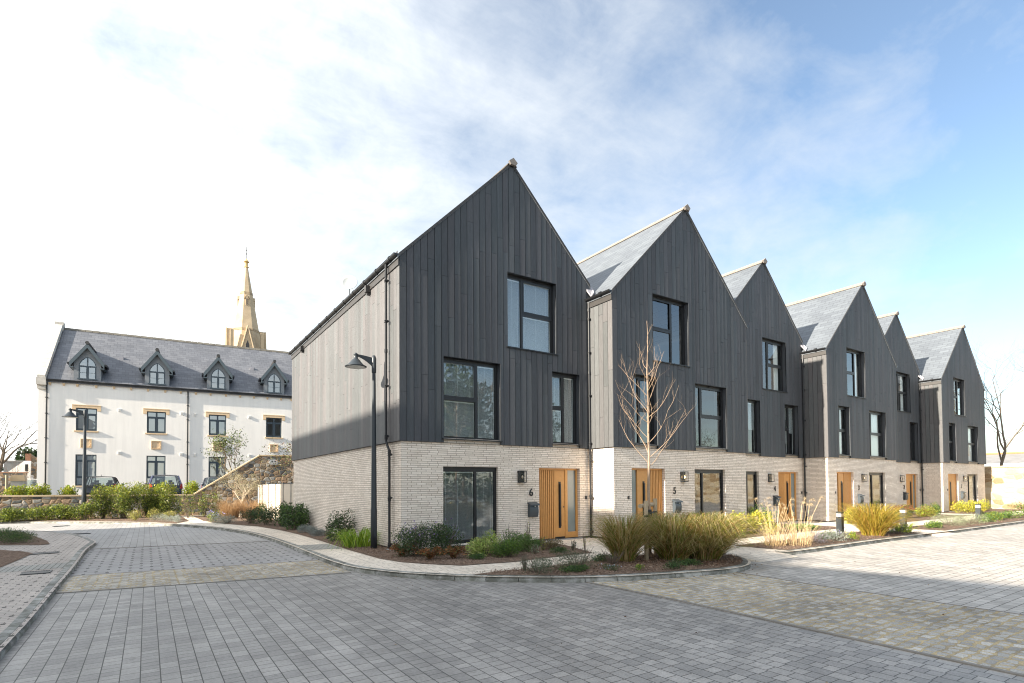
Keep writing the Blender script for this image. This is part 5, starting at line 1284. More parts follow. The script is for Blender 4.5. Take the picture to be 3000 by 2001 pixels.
# --- beside and in front of house 6
strap_plant(-0.55, 1.85, 0.66, 0.50, 'bright green strap-leaved plant beside the corner street lamp', [(0.26, 0.38, 0.03), (0.36, 0.48, 0.06), (0.16, 0.27, 0.03)], 170)
shrub('dark_shrub', 'dark green shrub against the side wall of house 6, behind the strap-leaved plant', 'shrub', -0.40, 3.75, 0.60, 0.88, DKGREEN, 0.08, 1500, nb=8, aspect=0.42, mat='leafgloss')
shrub('twiggy_shrub', 'small sparse twiggy shrub between the dark shrub and the grey mounds', 'shrub', -0.52, 4.75, 0.24, 0.50, DKGREEN, 0.045, 220, stems=18)
for i, (x, y, r, h) in enumerate(((-0.62, 7.6, 0.30, 0.30), (-0.62, 6.6, 0.27, 0.29), (-0.60, 5.75, 0.25, 0.26))):
    shrub('lavender', ['grey lavender mound by the side wall, farthest of the three in the row', 'grey lavender mound by the side wall, middle of the three in the row', 'grey lavender mound by the side wall, nearest of the three in the row'][i], 'plant', x, y, r, h, [(0.20, 0.225, 0.215), (0.27, 0.29, 0.27), (0.14, 0.165, 0.155)], 0.045, 1500, group='grey lavender mounds by the side wall', aspect=0.22, stems=0)
shrub('evergreen_shrub', 'large fresh green shrub at the far end of the side wall of house 6', 'shrub', -0.50, 9.4, 0.68, 1.05, DKGREEN+GREEN[:2], 0.09, 2600, ry=0.75, mat='leafgloss')
shrub('evergreen_shrub', 'rounded green shrub at the back corner of house 6', 'shrub', -0.65, 11.5, 0.72, 1.0, DKGREEN+GREEN[:1], 0.09, 2400, mat='leafgloss')
shrub('evergreen_shrub', 'rounded green shrub left of the back corner, before the cream fence', 'shrub', -1.05, 12.9, 0.60, 0.78, DKGREEN, 0.07, 1500, mat='leafgloss')
PUR = [(0.30, 0.20, 0.42), (0.42, 0.32, 0.55), (0.24, 0.16, 0.36)]
shrub('purple_flowering_shrub', 'low wide shrub dotted with purple flowers under the window of house 6', 'shrub', -0.10, -1.22, 0.60, 0.74, DKGREEN+[(0.07, 0.09, 0.04)], 0.042, 5200, ry=0.50, flower=(PUR, 260, 0.042), nb=13)
shrub('purple_flowering_shrub', 'purple flowered shrub under the window, the right half of the pair', 'shrub', 0.68, -1.15, 0.60, 0.74, DKGREEN+[(0.07, 0.09, 0.04)], 0.042, 4600, ry=0.5, flower=(PUR, 230, 0.042), nb=10)
BRN = [(0.26, 0.10, 0.035), (0.34, 0.15, 0.05), (0.18, 0.075, 0.03), (0.14, 0.13, 0.04)]
fern(-0.42, -1.05, 0.40, 0.30, 'brown fern at the left foot of the purple shrub', BRN); fern(-0.05, -1.85, 0.34, 0.26, 'brown fern in front of the purple shrub, the middle one', BRN); fern(0.42, -2.1, 0.30, 0.27, 'brown fern below the purple shrub, nearest the variegated bush', BRN)
shrub('variegated_shrub', 'pale yellow and green variegated shrub in front of house 6', 'shrub', 1.36, -1.95, 0.52, 0.54, VARIE, 0.05, 3400, nb=10)
shrub('bright_green_shrub', 'low bright green shrub just right of the variegated one', 'shrub', 1.66, -2.50, 0.44, 0.42, GREEN+[(0.13, 0.21, 0.03)], 0.04, 3200, nb=9)
shrub('bright_green_shrub', 'green shrub before the brick pier, nearer to door 6', 'shrub', 2.38, -2.0, 0.54, 0.50, GREEN, 0.04, 3600, nb=9)
shrub('holly_sprig', 'little pale edged holly at the front of the green shrub', 'plant', 2.42, -2.55, 0.13, 0.26, [(0.25, 0.30, 0.20), (0.06, 0.10, 0.04)], 0.04, 150, nb=3)
shrub('yellow_sprig', 'small yellow leaved plant on the bark near door 6', 'plant', 3.02, -2.1, 0.13, 0.34, YGREEN, 0.035, 110, nb=4)
shrub('heather', 'low dark olive heather beside the path to door 6', 'plant', 3.5, -1.85, 0.33, 0.28, [(0.10, 0.085, 0.035), (0.07, 0.08, 0.03), (0.16, 0.11, 0.05)], 0.035, 1000, nb=6)
shrub('holly_sprig', 'little dark holly beside the path, right of the heather', 'plant', 3.72, -2.45, 0.12, 0.27, DKGREEN, 0.035, 130, nb=3)
shrub('sapling', 'thin yellow green sapling at the tip of the bed by the path', 'plant', 3.78, -2.85, 0.16, 0.46, [(0.36, 0.36, 0.10), (0.25, 0.28, 0.07)], 0.04, 60, nb=5, stems=7)
shrub('sapling', 'upright thin sapling in front of the brick under number 6', 'plant', 2.95, -1.5, 0.16, 0.75, [(0.33, 0.35, 0.10), (0.2, 0.26, 0.05)], 0.045, 90, nb=6, stems=8)
shrub('sapling', 'short dark leaved sapling under the wall lamp of house 6', 'plant', 2.35, -1.45, 0.10, 0.62, DKGREEN, 0.04, 90, nb=5, stems=4)
# --- kerbside corner bed
ROSE = [(0.045, 0.07, 0.035), (0.075, 0.10, 0.055), (0.03, 0.05, 0.025), (0.11, 0.13, 0.08)]
shrub('rosemary', 'sprawling dark rosemary at the left tip of the kerbside bed', 'plant', 0.78, -4.85, 0.62, 0.27, ROSE, 0.038, 2300, ry=0.42, aspect=0.18, nb=12)
shrub('rosemary', 'upright sprig of rosemary at the left tip of the kerbside bed', 'plant', 0.62, -4.62, 0.16, 0.36, ROSE, 0.038, 320, aspect=0.18, nb=4)
shrub('rosemary', 'larger sprawling dark rosemary left of the staked tree', 'plant', 1.85, -4.78, 0.72, 0.38, ROSE, 0.038, 2700, ry=0.5, aspect=0.2, nb=13)
shrub('dead_stems', 'tangle of bare brown stems between the rosemary and the grass', 'plant', 2.75, -4.85, 0.42, 0.28, [(0.20, 0.13, 0.09)], 0.03, 260, aspect=0.12, nb=8, stems=40)
CAREX = [(0.20, 0.225, 0.03), (0.30, 0.27, 0.05), (0.12, 0.16, 0.022), (0.46, 0.31, 0.13), (0.36, 0.19, 0.07), (0.22, 0.24, 0.045), (0.66, 0.52, 0.29), (0.55, 0.44, 0.2)]
grass_clump('grass_clump', 'arching olive grass clump just left of the staked tree', 3.36, -4.60, 0.60, 0.98, CAREX, 1500, lean=1.6, width=0.017, arch=0.55, hv=0.6, seg=6)
grass_clump('grass_clump', 'broad olive and copper grass clump right behind the staked tree', 4.40, -5.12, 0.78, 1.02, CAREX, 2100, lean=1.7, width=0.017, arch=0.7, dirb=(0.10, -0.08), hv=0.6, seg=6)
grass_clump('grass_clump', 'windswept copper grass clump spilling over the kerb at the crossing', 5.00, -5.50, 0.80, 1.00, CAREX, 2200, lean=1.7, width=0.017, arch=0.8, dirb=(0.18, -0.1), hv=0.6, seg=6)
shrub('lavender', 'pale grey lavender mound at the crossing, behind the copper grass', 'plant', 6.0, -5.15, 0.28, 0.36, [(0.24, 0.24, 0.235), (0.33, 0.32, 0.31), (0.16, 0.165, 0.165)], 0.045, 1100, aspect=0.2, stems=10)
shrub('ground_cover_plant', 'flat green ground cover at the kerb below the copper grass', 'plant', 3.35, -6.02, 0.34, 0.16, DKGREEN+GREEN[:1], 0.03, 1000, ry=0.22, nb=7, stems=0)
shrub('ground_cover_plant', 'tiny yellow green tuft in the bark below the stake', 'plant', 2.62, -5.72, 0.15, 0.12, YGREEN[:2]+GREEN, 0.03, 260, ry=0.12, nb=4, stems=0)
shrub('ground_cover_plant', 'pale blue flowered creeping plant in the bark left of the stake', 'plant', 2.1, -5.45, 0.30, 0.12, DKGREEN, 0.025, 500, ry=0.2, nb=6, stems=0, flower=([(0.45, 0.5, 0.62)], 40, 0.025))
for x, y, r, h, l in ((1.4, -5.15, 0.4, 0.12, 'flat green creeping plant at the front of the kerbside bed'), (2.9, -4.45, 0.35, 0.16, 'flat green creeping plant behind the bare brown stems'), (3.9, -5.95, 0.3, 0.13, 'flat green creeping plant at the kerb under the middle grass'),
                      (0.75, -2.55, 0.3, 0.14, 'flat green creeping plant between the ferns and the variegated bush'), (3.0, -2.65, 0.32, 0.15, 'flat green creeping plant near the tip of the bed by door 6'), (3.45, -1.2, 0.35, 0.2, 'low green clump against the brick beside the path to door 6')):
    shrub('ground_cover_plant', l, 'plant', x, y, r, h, DKGREEN+GREEN[:2], 0.032, int(2600*r*r*4), ry=r*0.7, nb=9, stems=0)
for x, y, r, h, l in ((10.0, -1.9, 0.35, 0.25, 'low green clump in the bed at the corner of house 5'), (12.9, -2.35, 0.5, 0.26, 'low green clump between the yellow euonymus and the green shrub'), (11.9, -4.7, 0.6, 0.2, 'low green clump by the inner edge of the kerbside bed'), (15.6, -4.7, 0.5, 0.25, 'low green clump behind the bright strap-leaved plant'),
                      (19.2, -5.1, 0.5, 0.25, 'low green clump at the start of the farther kerbside bed'), (24.6, -5.2, 0.6, 0.3, 'low green clump at the kerb beyond the cotton lavenders'), (28.4, -5.0, 0.9, 0.35, 'low green clump at the kerb opposite house 2'), (31.2, -5.1, 0.8, 0.35, 'low green clump at the kerb opposite door 2'), (22.8, -2.5, 0.5, 0.35, 'low green clump left of the red-tinged shrub')):
    shrub('ground_cover_plant', l, 'plant', x, y, r, h, GREEN+YGREEN[1:2], 0.05, int(1900*r), ry=r*0.6, nb=9, stems=0)
# --- staked tree
def branch_tree(o, specs, mat, n=6):
    mb = MB()
    for pts, r0, r1 in specs: mb.tube(pts, [r0+(r1-r0)*i/(len(pts)-1) for i in range(len(pts))], n, caps=False)
    return mb
ST = empty('staked_tree', (4.24, -4.56, 0), 'slim bare young tree with golden bark tied between two timber stakes', 'tree')
q = random.Random(21); tr_ = []; z = 0
for i in range(15): tr_.append((0.012*math.sin(i*1.1), 0.012*math.cos(i*1.7), 5.55*i/14))
branch_tree(ST, [(tr_, 0.043, 0.004)], None, 8).build('trunk', MT['barkl'], ST, local=True, smooth=True)
mb = MB()
def shoot(p, d, L, r, lvl):
    pts = [p]; dd = d.copy(); n = 7
    for i in range(n):
        dd = (dd+Vector((q.gauss(0, .15), q.gauss(0, .15), (0.10 if lvl == 0 else 0.04)))).normalized(); pts.append(pts[-1]+dd*L/n)
    mb.tube(pts, [r*(1-0.8*i/n) for i in range(n+1)], 5, caps=False)
    if lvl < 3:
        for i in range(2, n):
            if q.random() < (0.85 if lvl == 0 else 0.45):
                side = Vector((q.gauss(0, 1), q.gauss(0, 1), 0.35)).normalized(); shoot(pts[i], (dd*0.9+side*0.75).normalized(), L*q.uniform(0.22, 0.42), r*0.5*(1-i/n*0.5), lvl+1)
for i in range(21):
    zb = 2.1+2.55*(i/21)**1.05; t = i*2.4+q.uniform(-.4, .4); L = (1.85-0.5*(zb-2.1)/2.5)*q.uniform(0.65, 1.05)*(0.7 if zb > 4.2 else 1)
    shoot(Vector((0, 0, zb)), Vector((math.cos(t)*0.78, math.sin(t)*0.78, 0.66)).normalized(), L, 0.0092*(1-0.3*(zb-2.1)/2.5), 0)
mb.build('branches', MT['barkl'], ST, local=True, smooth=True)
SK = empty('tree_stake', (3.86, -4.80, 0), 'round timber stake left of the young tree trunk, with a black tie', 'stake', 'timber stakes of the young tree'); 
m = MB(); m.tube([(0, 0, 0), (0, 0, 1.345)], 0.048, 14); m.build('stake_post', MT['pole'], SK, local=True, smooth=False)
S2 = empty('tree_stake', (4.60, -4.42, 0), 'round timber stake right of the young tree trunk, joined by a short cross bar', 'stake', 'timber stakes of the young tree')
m = MB(); m.tube([(0, 0, 0), (0.0, 0, 1.375)], 0.048, 14); m.build('stake_post', MT['pole'], S2, local=True)
m = MB(); m.tube([(-0.80, -0.26, 1.22), (0.06, 0.07, 1.24)], 0.048, 12); m.build('cross_bar', MT['pole'], S2, local=True)
m = MB(); 
for z in (1.0,): m.tube([(0, 0, z-0.022), (0, 0, z+0.022)], 0.053, 14); m.tube([(0.0, 0, z), (0.22, 0.18, z+0.03)], 0.022, 6)
m.build('tie', MT['black'], SK, local=True)
m = MB(); m.tube([(0, 0, 1.03), (0, 0, 1.08)], 0.053, 14); m.tube([(0, 0, 1.055), (-0.36, -0.14, 1.04)], 0.022, 6); m.tube([(-0.36, -0.14, 0.98), (-0.36, -0.14, 1.13)], 0.058, 10); m.build('tie', MT['black'], S2, local=True)
# --- in front of houses 5 and 4
shrub('euonymus', 'yellow euonymus at the corner of house 5 and 4, left of the pair', 'shrub', 11.1, -2.3, 0.42, 0.72, EUON, 0.06, 1900, mat='leafgloss')
shrub('euonymus', 'yellow euonymus behind the feathery grass, right of the pair', 'shrub', 12.0, -2.55, 0.50, 0.76, EUON, 0.06, 2400, mat='leafgloss')
shrub('green_shrub', 'fresh green shrub under the narrow window of house 4', 'shrub', 13.9, -1.45, 0.62, 0.80, GREEN, 0.045, 2600)
shrub('dark_shrub', 'dark shrub in the recess between houses 5 and 4', 'shrub', 14.3, -0.6, 0.45, 0.82, DKGREEN, 0.05, 1100)
feather_grass(8.75, -4.95, 0.42, 1.12, 'tan feathery grass clump by the crossing, left of the pair', 22, 2); feather_grass(9.35, -5.25, 0.52, 1.15, 'tan feathery grass clump with drooping plumes, right of the pair', 30, 5)
shrub('ground_cover_plant', 'flat fresh green ground cover before the path of house 4', 'plant', 14.6, -2.6, 1.15, 0.20, GREEN+[(0.12, 0.2, 0.03)], 0.05, 2600, ry=0.42, nb=16, stems=0)
shrub('ground_cover_plant', 'small green tuft in front of the left yellow euonymus', 'plant', 10.3, -2.85, 0.26, 0.16, GREEN, 0.035, 500, nb=5, stems=0)
shrub('ground_cover_plant', 'low green clump by the path left of the yellow shrubs', 'plant', 9.6, -2.3, 0.22, 0.2, GREEN, 0.035, 400, nb=5, stems=0)
shrub('lavender', 'grey lilac lavender just right of the feathery grass', 'plant', 10.3, -5.25, 0.36, 0.34, [(0.28, 0.25, 0.28), (0.36, 0.33, 0.35), (0.2, 0.2, 0.2)], 0.045, 1200, aspect=0.2)
shrub('lavender', 'grey lavender with blue violet flowers left of the nearest bollard', 'plant', 11.4, -5.3, 0.42, 0.34, SILVER, 0.045, 1500, aspect=0.25, flower=([(0.33, 0.30, 0.60)], 60, 0.04))
YG = [(0.46, 0.34, 0.045), (0.36, 0.30, 0.04), (0.26, 0.24, 0.035), (0.56, 0.40, 0.09), (0.44, 0.24, 0.06)]
grass_clump('grass_clump', 'large golden yellow grass clump right of the nearest bollard', 14.15, -5.12, 0.82, 1.0, YG, 1500, lean=1.55, width=0.018, arch=0.7, dirb=(0.2, -0.05), hv=0.6, seg=6)
shrub('ground_cover_plant', 'low olive ground cover at the kerb left of the golden grass', 'plant', 12.25, -5.3, 0.30, 0.2, YGREEN, 0.04, 500, nb=5, stems=0)
shrub('juniper', 'low spiky green juniper right of the golden grass', 'plant', 15.35, -5.35, 0.40, 0.34, DKGREEN+GREEN, 0.06, 1300, aspect=0.15)
strap_plant(16.25, -5.2, 0.35, 0.30, 'bright yellow green strap-leaved plant by the second bollard', [(0.30, 0.38, 0.04), (0.40, 0.46, 0.06)], 60, 0.04)
# --- in front of houses 3, 2, 1
shrub('euonymus', 'yellow euonymus beside door 3, left of the path', 'shrub', 19.4, -2.1, 0.42, 0.60, EUON, 0.06, 1300, mat='leafgloss', z=0.0)
shrub('euonymus', 'yellow euonymus in front of the slatted door of house 3', 'shrub', 20.4, -1.75, 0.48, 0.66, EUON, 0.06, 1500, mat='leafgloss', z=0.0)
shrub('red_shrub', 'shrub with dark red new leaves under the wide window of house 3', 'shrub', 24.6, -2.0, 0.85, 0.62, DKGREEN+[(0.07, 0.1, 0.03)], 0.06, 2600, ry=0.6, top=[(0.28, 0.035, 0.045), (0.18, 0.04, 0.04)])
shrub('mixed_shrub', 'olive and yellow leaved shrub in front of house 2', 'shrub', 26.9, -2.2, 0.75, 0.52, YGREEN[:3]+[(0.22, 0.12, 0.05), (0.15, 0.16, 0.04)], 0.06, 2000, ry=0.5)
shrub('mixed_shrub', 'green leaved shrub with copper tips before the corner of house 1', 'shrub', 28.6, -1.9, 0.75, 0.62, GREEN+[(0.3, 0.26, 0.05)], 0.06, 1900, ry=0.5)
shrub('cotton_lavender', 'wide grey green cotton lavender left of the farthest bollard', 'plant', 21.0, -5.0, 0.72, 0.46, [(0.26, 0.29, 0.17), (0.33, 0.35, 0.22), (0.18, 0.21, 0.12)], 0.05, 2600, aspect=0.2, group='grey green cotton lavenders')
shrub('cotton_lavender', 'grey green cotton lavender mound directly before the farthest bollard', 'plant', 22.8, -5.15, 0.80, 0.44, [(0.26, 0.29, 0.17), (0.33, 0.35, 0.22), (0.18, 0.21, 0.12)], 0.05, 2700, aspect=0.2, group='grey green cotton lavenders')
for i, (x, y) in enumerate(((32.9, -1.9), (34.0, -1.95), (35.2, -1.9), (36.3, -1.8))):
    shrub('euonymus', ['leftmost yellow euonymus at the foot of house 1', 'second yellow euonymus from the left at the foot of house 1', 'third yellow euonymus from the left at the foot of house 1', 'rightmost yellow euonymus at the foot of house 1'][i], 'shrub', x, y, 0.60, 0.62+0.06*(i % 2), EUON, 0.075, 900, group='yellow euonymus row before house 1', mat='leafgloss')
shrub('ground_cover_plant', 'spreading green ground cover right of the farthest bollard', 'plant', 26.3, -4.95, 0.9, 0.36, GREEN+YGREEN[:1], 0.06, 1600, ry=0.5, nb=12, stems=0)
shrub('sedum', 'rusty flowered sedum at the foot of the pale end wall', 'plant', 39.2, -3.0, 0.8, 0.55, GREEN+[(0.2, 0.13, 0.05)], 0.07, 900, top=[(0.36, 0.17, 0.09)])
for i, (x, y) in enumerate(((40.3, -4.2), (33.5, -5.1), (36.4, -5.0))):
    shrub('mixed_shrub', ['green and gold shrub by the pale end wall', 'low green shrub in the kerbside bed before house 1', 'green shrub with lilac flowers at the right edge of the photo'][i], 'shrub', x, y, 0.95, 0.62, GREEN+YGREEN, 0.07, 1500, flower=(([(0.42, 0.34, 0.5)], 60, 0.06) if i == 2 else None))
# --- left island
shrub('juniper', 'spreading soft green juniper in the rounded island bed', 'shrub', -9.35, 9.9, 1.05, 0.42, DKGREEN+GREEN, 0.07, 5200, ry=1.15, aspect=0.16, nb=20, stems=0)
shrub('juniper', 'small soft green juniper at the rounded tip of the island bed', 'shrub', -8.75, 9.25, 0.50, 0.30, DKGREEN+GREEN, 0.06, 1800, aspect=0.16, nb=9, stems=0)
shrub('juniper', 'soft green juniper at the left edge of the photo, behind the first', 'shrub', -11.2, 11.2, 1.2, 0.55, DKGREEN+GREEN, 0.07, 4200, ry=1.2, aspect=0.16, nb=18, stems=0)
shrub('ground_cover_plant', 'low brown green cover at the left edge nearest the camera', 'plant', -10.2, 5.3, 0.9, 0.18, DKGREEN+[(0.12, 0.08, 0.05)], 0.05, 1300, ry=0.8, nb=12, stems=0)
# --- far planting in front of the rubble wall
LAUREL = [(0.055, 0.085, 0.018), (0.085, 0.12, 0.022), (0.035, 0.052, 0.014), (0.14, 0.165, 0.03), (0.20, 0.215, 0.04)]
hz = [(-12.6, 25.0, 0.9, 0.72), (-11.3, 24.6, 0.9, 0.66), (-10.2, 24.3, 0.85, 0.74), (-9.2, 23.9, 0.85, 0.80), (-8.3, 23.4, 0.8, 0.88)]
hl = ['low glossy hedge shrub at the left edge, before the stone wall', 'glossy hedge shrub second from the left edge, before the stone wall', 'glossy yellow green hedge shrub third from the left edge', 'dense low hedge shrub just left of the far street lamp', 'dense low hedge shrub right at the foot of the far street lamp']
for (x, y, r, h), l in zip(hz, hl): shrub('hedge_shrub', l, 'shrub', x, y, r, h, LAUREL+[(0.22, 0.26, 0.02)], 0.085, 2800, ry=0.7, group='glossy hedge shrubs before the low wall', mat='leafgloss')
hz = [(-7.55, 24.2, 0.8, 1.75), (-6.6, 23.6, 0.75, 1.80), (-5.5, 23.7, 0.85, 1.85), (-4.55, 23.4, 0.75, 1.70)]
hl = ['tall loose laurel right of the far street lamp', 'tall loose laurel between the lamp and the black bin', 'tall dark laurel in front of the black bin', 'tall laurel just right of the black bin']
for (x, y, r, h), l in zip(hz, hl): shrub('laurel', l, 'shrub', x, y, r, h, LAUREL, 0.10, 3000, ry=0.6, group='tall laurels before the low wall', mat='leafgloss', nb=16, stems=22, top=[(0.16, 0.20, 0.03), (0.27, 0.29, 0.03)])
for (x, y, r, h), l in zip(((-3.55, 22.4, 0.5, 1.55), (-2.75, 22.2, 0.42, 1.45), (-2.1, 22.6, 0.5, 1.5)), ('thin upright shrub below the foot of the sloping coping', 'thin stemmed upright shrub, middle of the three before the sloping wall', 'upright shrub beside the rust coloured grass')):
    shrub('upright_shrub', l, 'shrub', x, y, r, h, LAUREL, 0.085, 650, group='thin upright shrubs before the sloping wall', stems=16, nb=12)
for (x, y, r, h), l in zip(((-5.98, 20.9, 0.42, 0.5), (-5.15, 20.4, 0.42, 0.55), (-4.5, 20.1, 0.45, 0.5)), ('small yellow shrub at the kerb, leftmost of the three', 'small yellow shrub behind the grey mounds, middle of the three', 'small yellow shrub behind the grey mounds, rightmost of the three')):
    shrub('yellow_shrub', l, 'shrub', x, y, r, h, [(0.45, 0.40, 0.10), (0.34, 0.33, 0.08), (0.25, 0.26, 0.07)], 0.05, 900, group='small yellow shrubs at the far kerb')
for (x, y, r, h), l in zip(((-4.95, 18.8, 0.48, 0.36), (-4.45, 18.2, 0.38, 0.30), (-4.2, 17.5, 0.34, 0.32)), ('grey lavender mound at the far kerb, leftmost', 'grey lavender mound at the far kerb, the low middle one', 'grey lavender mound at the far kerb, beside the small path')):
    shrub('lavender', l, 'plant', x, y, r, h, SILVER, 0.05, 1300, group='grey lavender mounds at the far kerb', aspect=0.2, stems=0)
shrub('silver_shrub', 'wide silvery mound on the near side of the small path', 'shrub', -2.35, 15.3, 0.72, 0.48, [(0.36, 0.38, 0.32), (0.46, 0.47, 0.40), (0.25, 0.28, 0.23)], 0.05, 3200, ry=0.55, aspect=0.2)
shrub('flowering_plant', 'loose plant with blue violet flowers beside the small path', 'plant', -2.65, 17.2, 0.45, 0.55, GREEN+YGREEN[:1], 0.05, 700, flower=([(0.36, 0.34, 0.72), (0.45, 0.42, 0.78)], 90, 0.06))
grass_clump('rust_grass', 'rust coloured fine grass behind the silvery mound, left part', -1.75, 19.4, 0.65, 1.05, [(0.42, 0.27, 0.13), (0.50, 0.34, 0.18), (0.33, 0.20, 0.10)], 1000, lean=1.1, width=0.011, arch=0.4, hv=0.6, base=0.5, group='rust coloured grasses')
grass_clump('rust_grass', 'rust coloured fine grass below the pale little tree, right part', -0.75, 19.2, 0.70, 1.0, [(0.42, 0.27, 0.13), (0.50, 0.34, 0.18), (0.33, 0.20, 0.10)], 1000, lean=1.1, width=0.011, arch=0.4, hv=0.6, base=0.5, group='rust coloured grasses')
shrub('dark_shrub', 'dark reddish green shrub right of the silvery mound', 'shrub', -1.55, 14.1, 0.55, 0.66, DKGREEN+[(0.13, 0.10, 0.06)], 0.055, 1800)
shrub('green_shrub', 'green shrub with yellow tips in front of the cream fence', 'shrub', -0.62, 16.2, 0.50, 0.95, GREEN+YGREEN[:2], 0.06, 1200)
# behind the low wall, up on the car park side
hz = [(-15.0, 27.4, .9, .9), (-13.2, 27.3, .9, .75), (-11.5, 27.0, .85, .72), (-10.6, 26.9, .6, .8), (-9.3, 27.0, .45, .75), (-7.0, 27.0, .7, .80), (-5.75, 26.8, .8, .85), (-4.5, 26.6, .8, .86), (-3.2, 26.4, .45, .95), (-2.15, 26.2, .65, .80), (-1.2, 26.1, .6, .85)]
hl = ['dark green shrub at the left edge behind the low wall', 'green shrub before the stone gate pillar, behind the low wall', 'yellow green shrub left of the white building corner', 'yellow green shrub under the first downpipe', 'lone leafy shrub below the blank white wall', 'yellow green shrub before the black hatchback', 'yellow green shrub between the two parked cars', 'yellow green shrub before the dark blue car', 'tall yellow green shrub right of the dark blue car', 'yellow green shrub before the third car', 'yellow green shrub at the start of the sloping coping']
for i, ((x, y, r, h), l) in enumerate(zip(hz, hl)):
    h *= 1.2; y -= 0.25
    shrub('choisya', l, 'shrub', x, y, r, h, YGREEN+([(0.1, 0.15, 0.03)] if i < 2 else [(0.50, 0.50, 0.05)]), 0.105, 1900, ry=0.45, group='yellow green shrubs behind the low wall', z=0.92, mat='leafgloss')

# ------------------------------------------------------------------ trees
def bare_tree(name, label, x, y, z, h, seed, mat, spread=0.55, r0=0.18, levels=5, first=0.28, twig=None, up=0.10, trunkmat=None, lean=(0, 0), leaves_pal=None, lsz=0.1, ln=1, density=1.0, nkids=3, group=None):
    q = random.Random(seed); o = empty(name, (x, y, z), label, 'tree', group); tb = MB(); bb = MB(); ends = []
    def grow(p, d, L, r, lvl, mbx):
        n = 5 if lvl < 2 else 3; pts = [p]; dd = d
        for i in range(n):
            dd = (dd+Vector((q.gauss(0, .09+.03*lvl), q.gauss(0, .09+.03*lvl), up*(0.5 if lvl else 0.2)+q.gauss(0, .04)))).normalized(); pts.append(pts[-1]+dd*L/n)
        e = r*0.62 if lvl < levels else r*0.3
        mbx.tube(pts, [r+(e-r)*i/n for i in range(n+1)], 7 if lvl == 0 else (5 if lvl < 3 else 3), caps=False)
        if lvl >= levels: ends.append(pts[-1]); ends.append(pts[-2]); return
        k = nkids if lvl else nkids+1
        for j in range(k):
            t = q.uniform(0, 6.28); a = Vector((math.cos(t), math.sin(t), 0)); a = (a-dd*a.dot(dd)).normalized()
            sp = spread*q.uniform(0.6, 1.3)
            grow(pts[-1] if j < 2 else pts[-2], (dd+a*sp).normalized(), L*q.uniform(0.62, 0.85), e*q.uniform(0.62, 0.9), lvl+1, bb)
        if lvl >= 1 and q.random() < density:
            t = q.uniform(0, 6.28); a = Vector((math.cos(t), math.sin(t), 0.2)); grow(pts[2], (dd*0.5+a).normalized(), L*0.5, e*0.5, min(levels, lvl+2), bb)
    grow(Vector((0, 0, 0)), Vector((lean[0], lean[1], 1)).normalized(), h*first, r0, 0, tb)
    tb.build('trunk', trunkmat or mat, o, local=True, smooth=True); bb.build('branches', mat, o, local=True, smooth=True)
    if leaves_pal:
        E_ = np.array([tuple(e) for e in ends]); E_ = np.repeat(E_, ln, axis=0)+RS.normal(0, lsz*1.1, (len(E_)*ln, 3))
        V, F = leaves(E_, np.zeros((len(E_), 3)), lsz, 0.45); V += np.array([x, y, z]); mesh_np('foliage', V, F, MT['leaf'], o, pick(leaves_pal, len(E_)))
    return o
bare_tree('bare_tree', 'large bare tree with upswept limbs right of the last house', 47.0, -1.8, 0, 20, 5, simple('grey_bark', (0.22, 0.175, 0.12), 0.9, var=0.2), spread=0.66, r0=0.20, levels=7, first=0.20, up=0.10, lean=(-0.15, -0.3))
bare_tree('bare_tree', 'second bare tree with a dark curved stem behind the pale end wall', 44.5, 0.0, 0, 13.5, 9, simple('brown_bark', (0.17, 0.135, 0.10), 0.9), spread=0.66, r0=0.13, levels=6, first=0.30, lean=(0.15, -0.35))
bare_tree('bare_tree', 'bare round headed tree at the far left behind the gate pillar', -16.9, 52, 0.9, 15.5, 31, simple('dark_bark', (0.11, 0.085, 0.06), 0.9), spread=0.62, r0=0.22, levels=6, first=0.20, up=0.05)
bare_tree('young_bare_tree', 'thin bare sapling by the stone gate pillar', -12.05, 30.6, 0.9, 3.2, 12, MT['barkl'], spread=0.5, r0=0.05, levels=4, first=0.28)
bare_tree('evergreen_tree', 'many stemmed small tree with glossy leaves before the white building', -0.36, 27.2, 0.9, 7.7, 17, simple('tan_bark', (0.26, 0.19, 0.13), 0.9), spread=0.44, r0=0.10, levels=5, first=0.20, up=0.18, leaves_pal=[(0.12, 0.16, 0.045), (0.17, 0.20, 0.06), (0.07, 0.10, 0.03)], lsz=0.15, ln=1)
bare_tree('small_pale_tree', 'small pale stemmed tree with thin grey green leaves before the sloping wall', -1.05, 21.2, 0.0, 2.75, 8, MT['barkp'], spread=0.62, r0=0.055, levels=5, first=0.33, leaves_pal=[(0.40, 0.36, 0.22), (0.30, 0.30, 0.18), (0.48, 0.42, 0.27)], lsz=0.055, ln=3)
bare_tree('evergreen_tree', 'twig ends with copper green leaves showing at the back corner of house 6', 1.95, 20.0, 0.0, 7.4, 40, MT['bark'], spread=0.75, r0=0.09, levels=5, first=0.24, leaves_pal=[(0.16, 0.14, 0.04), (0.20, 0.10, 0.05), (0.1, 0.13, 0.03)], lsz=0.12, ln=1)
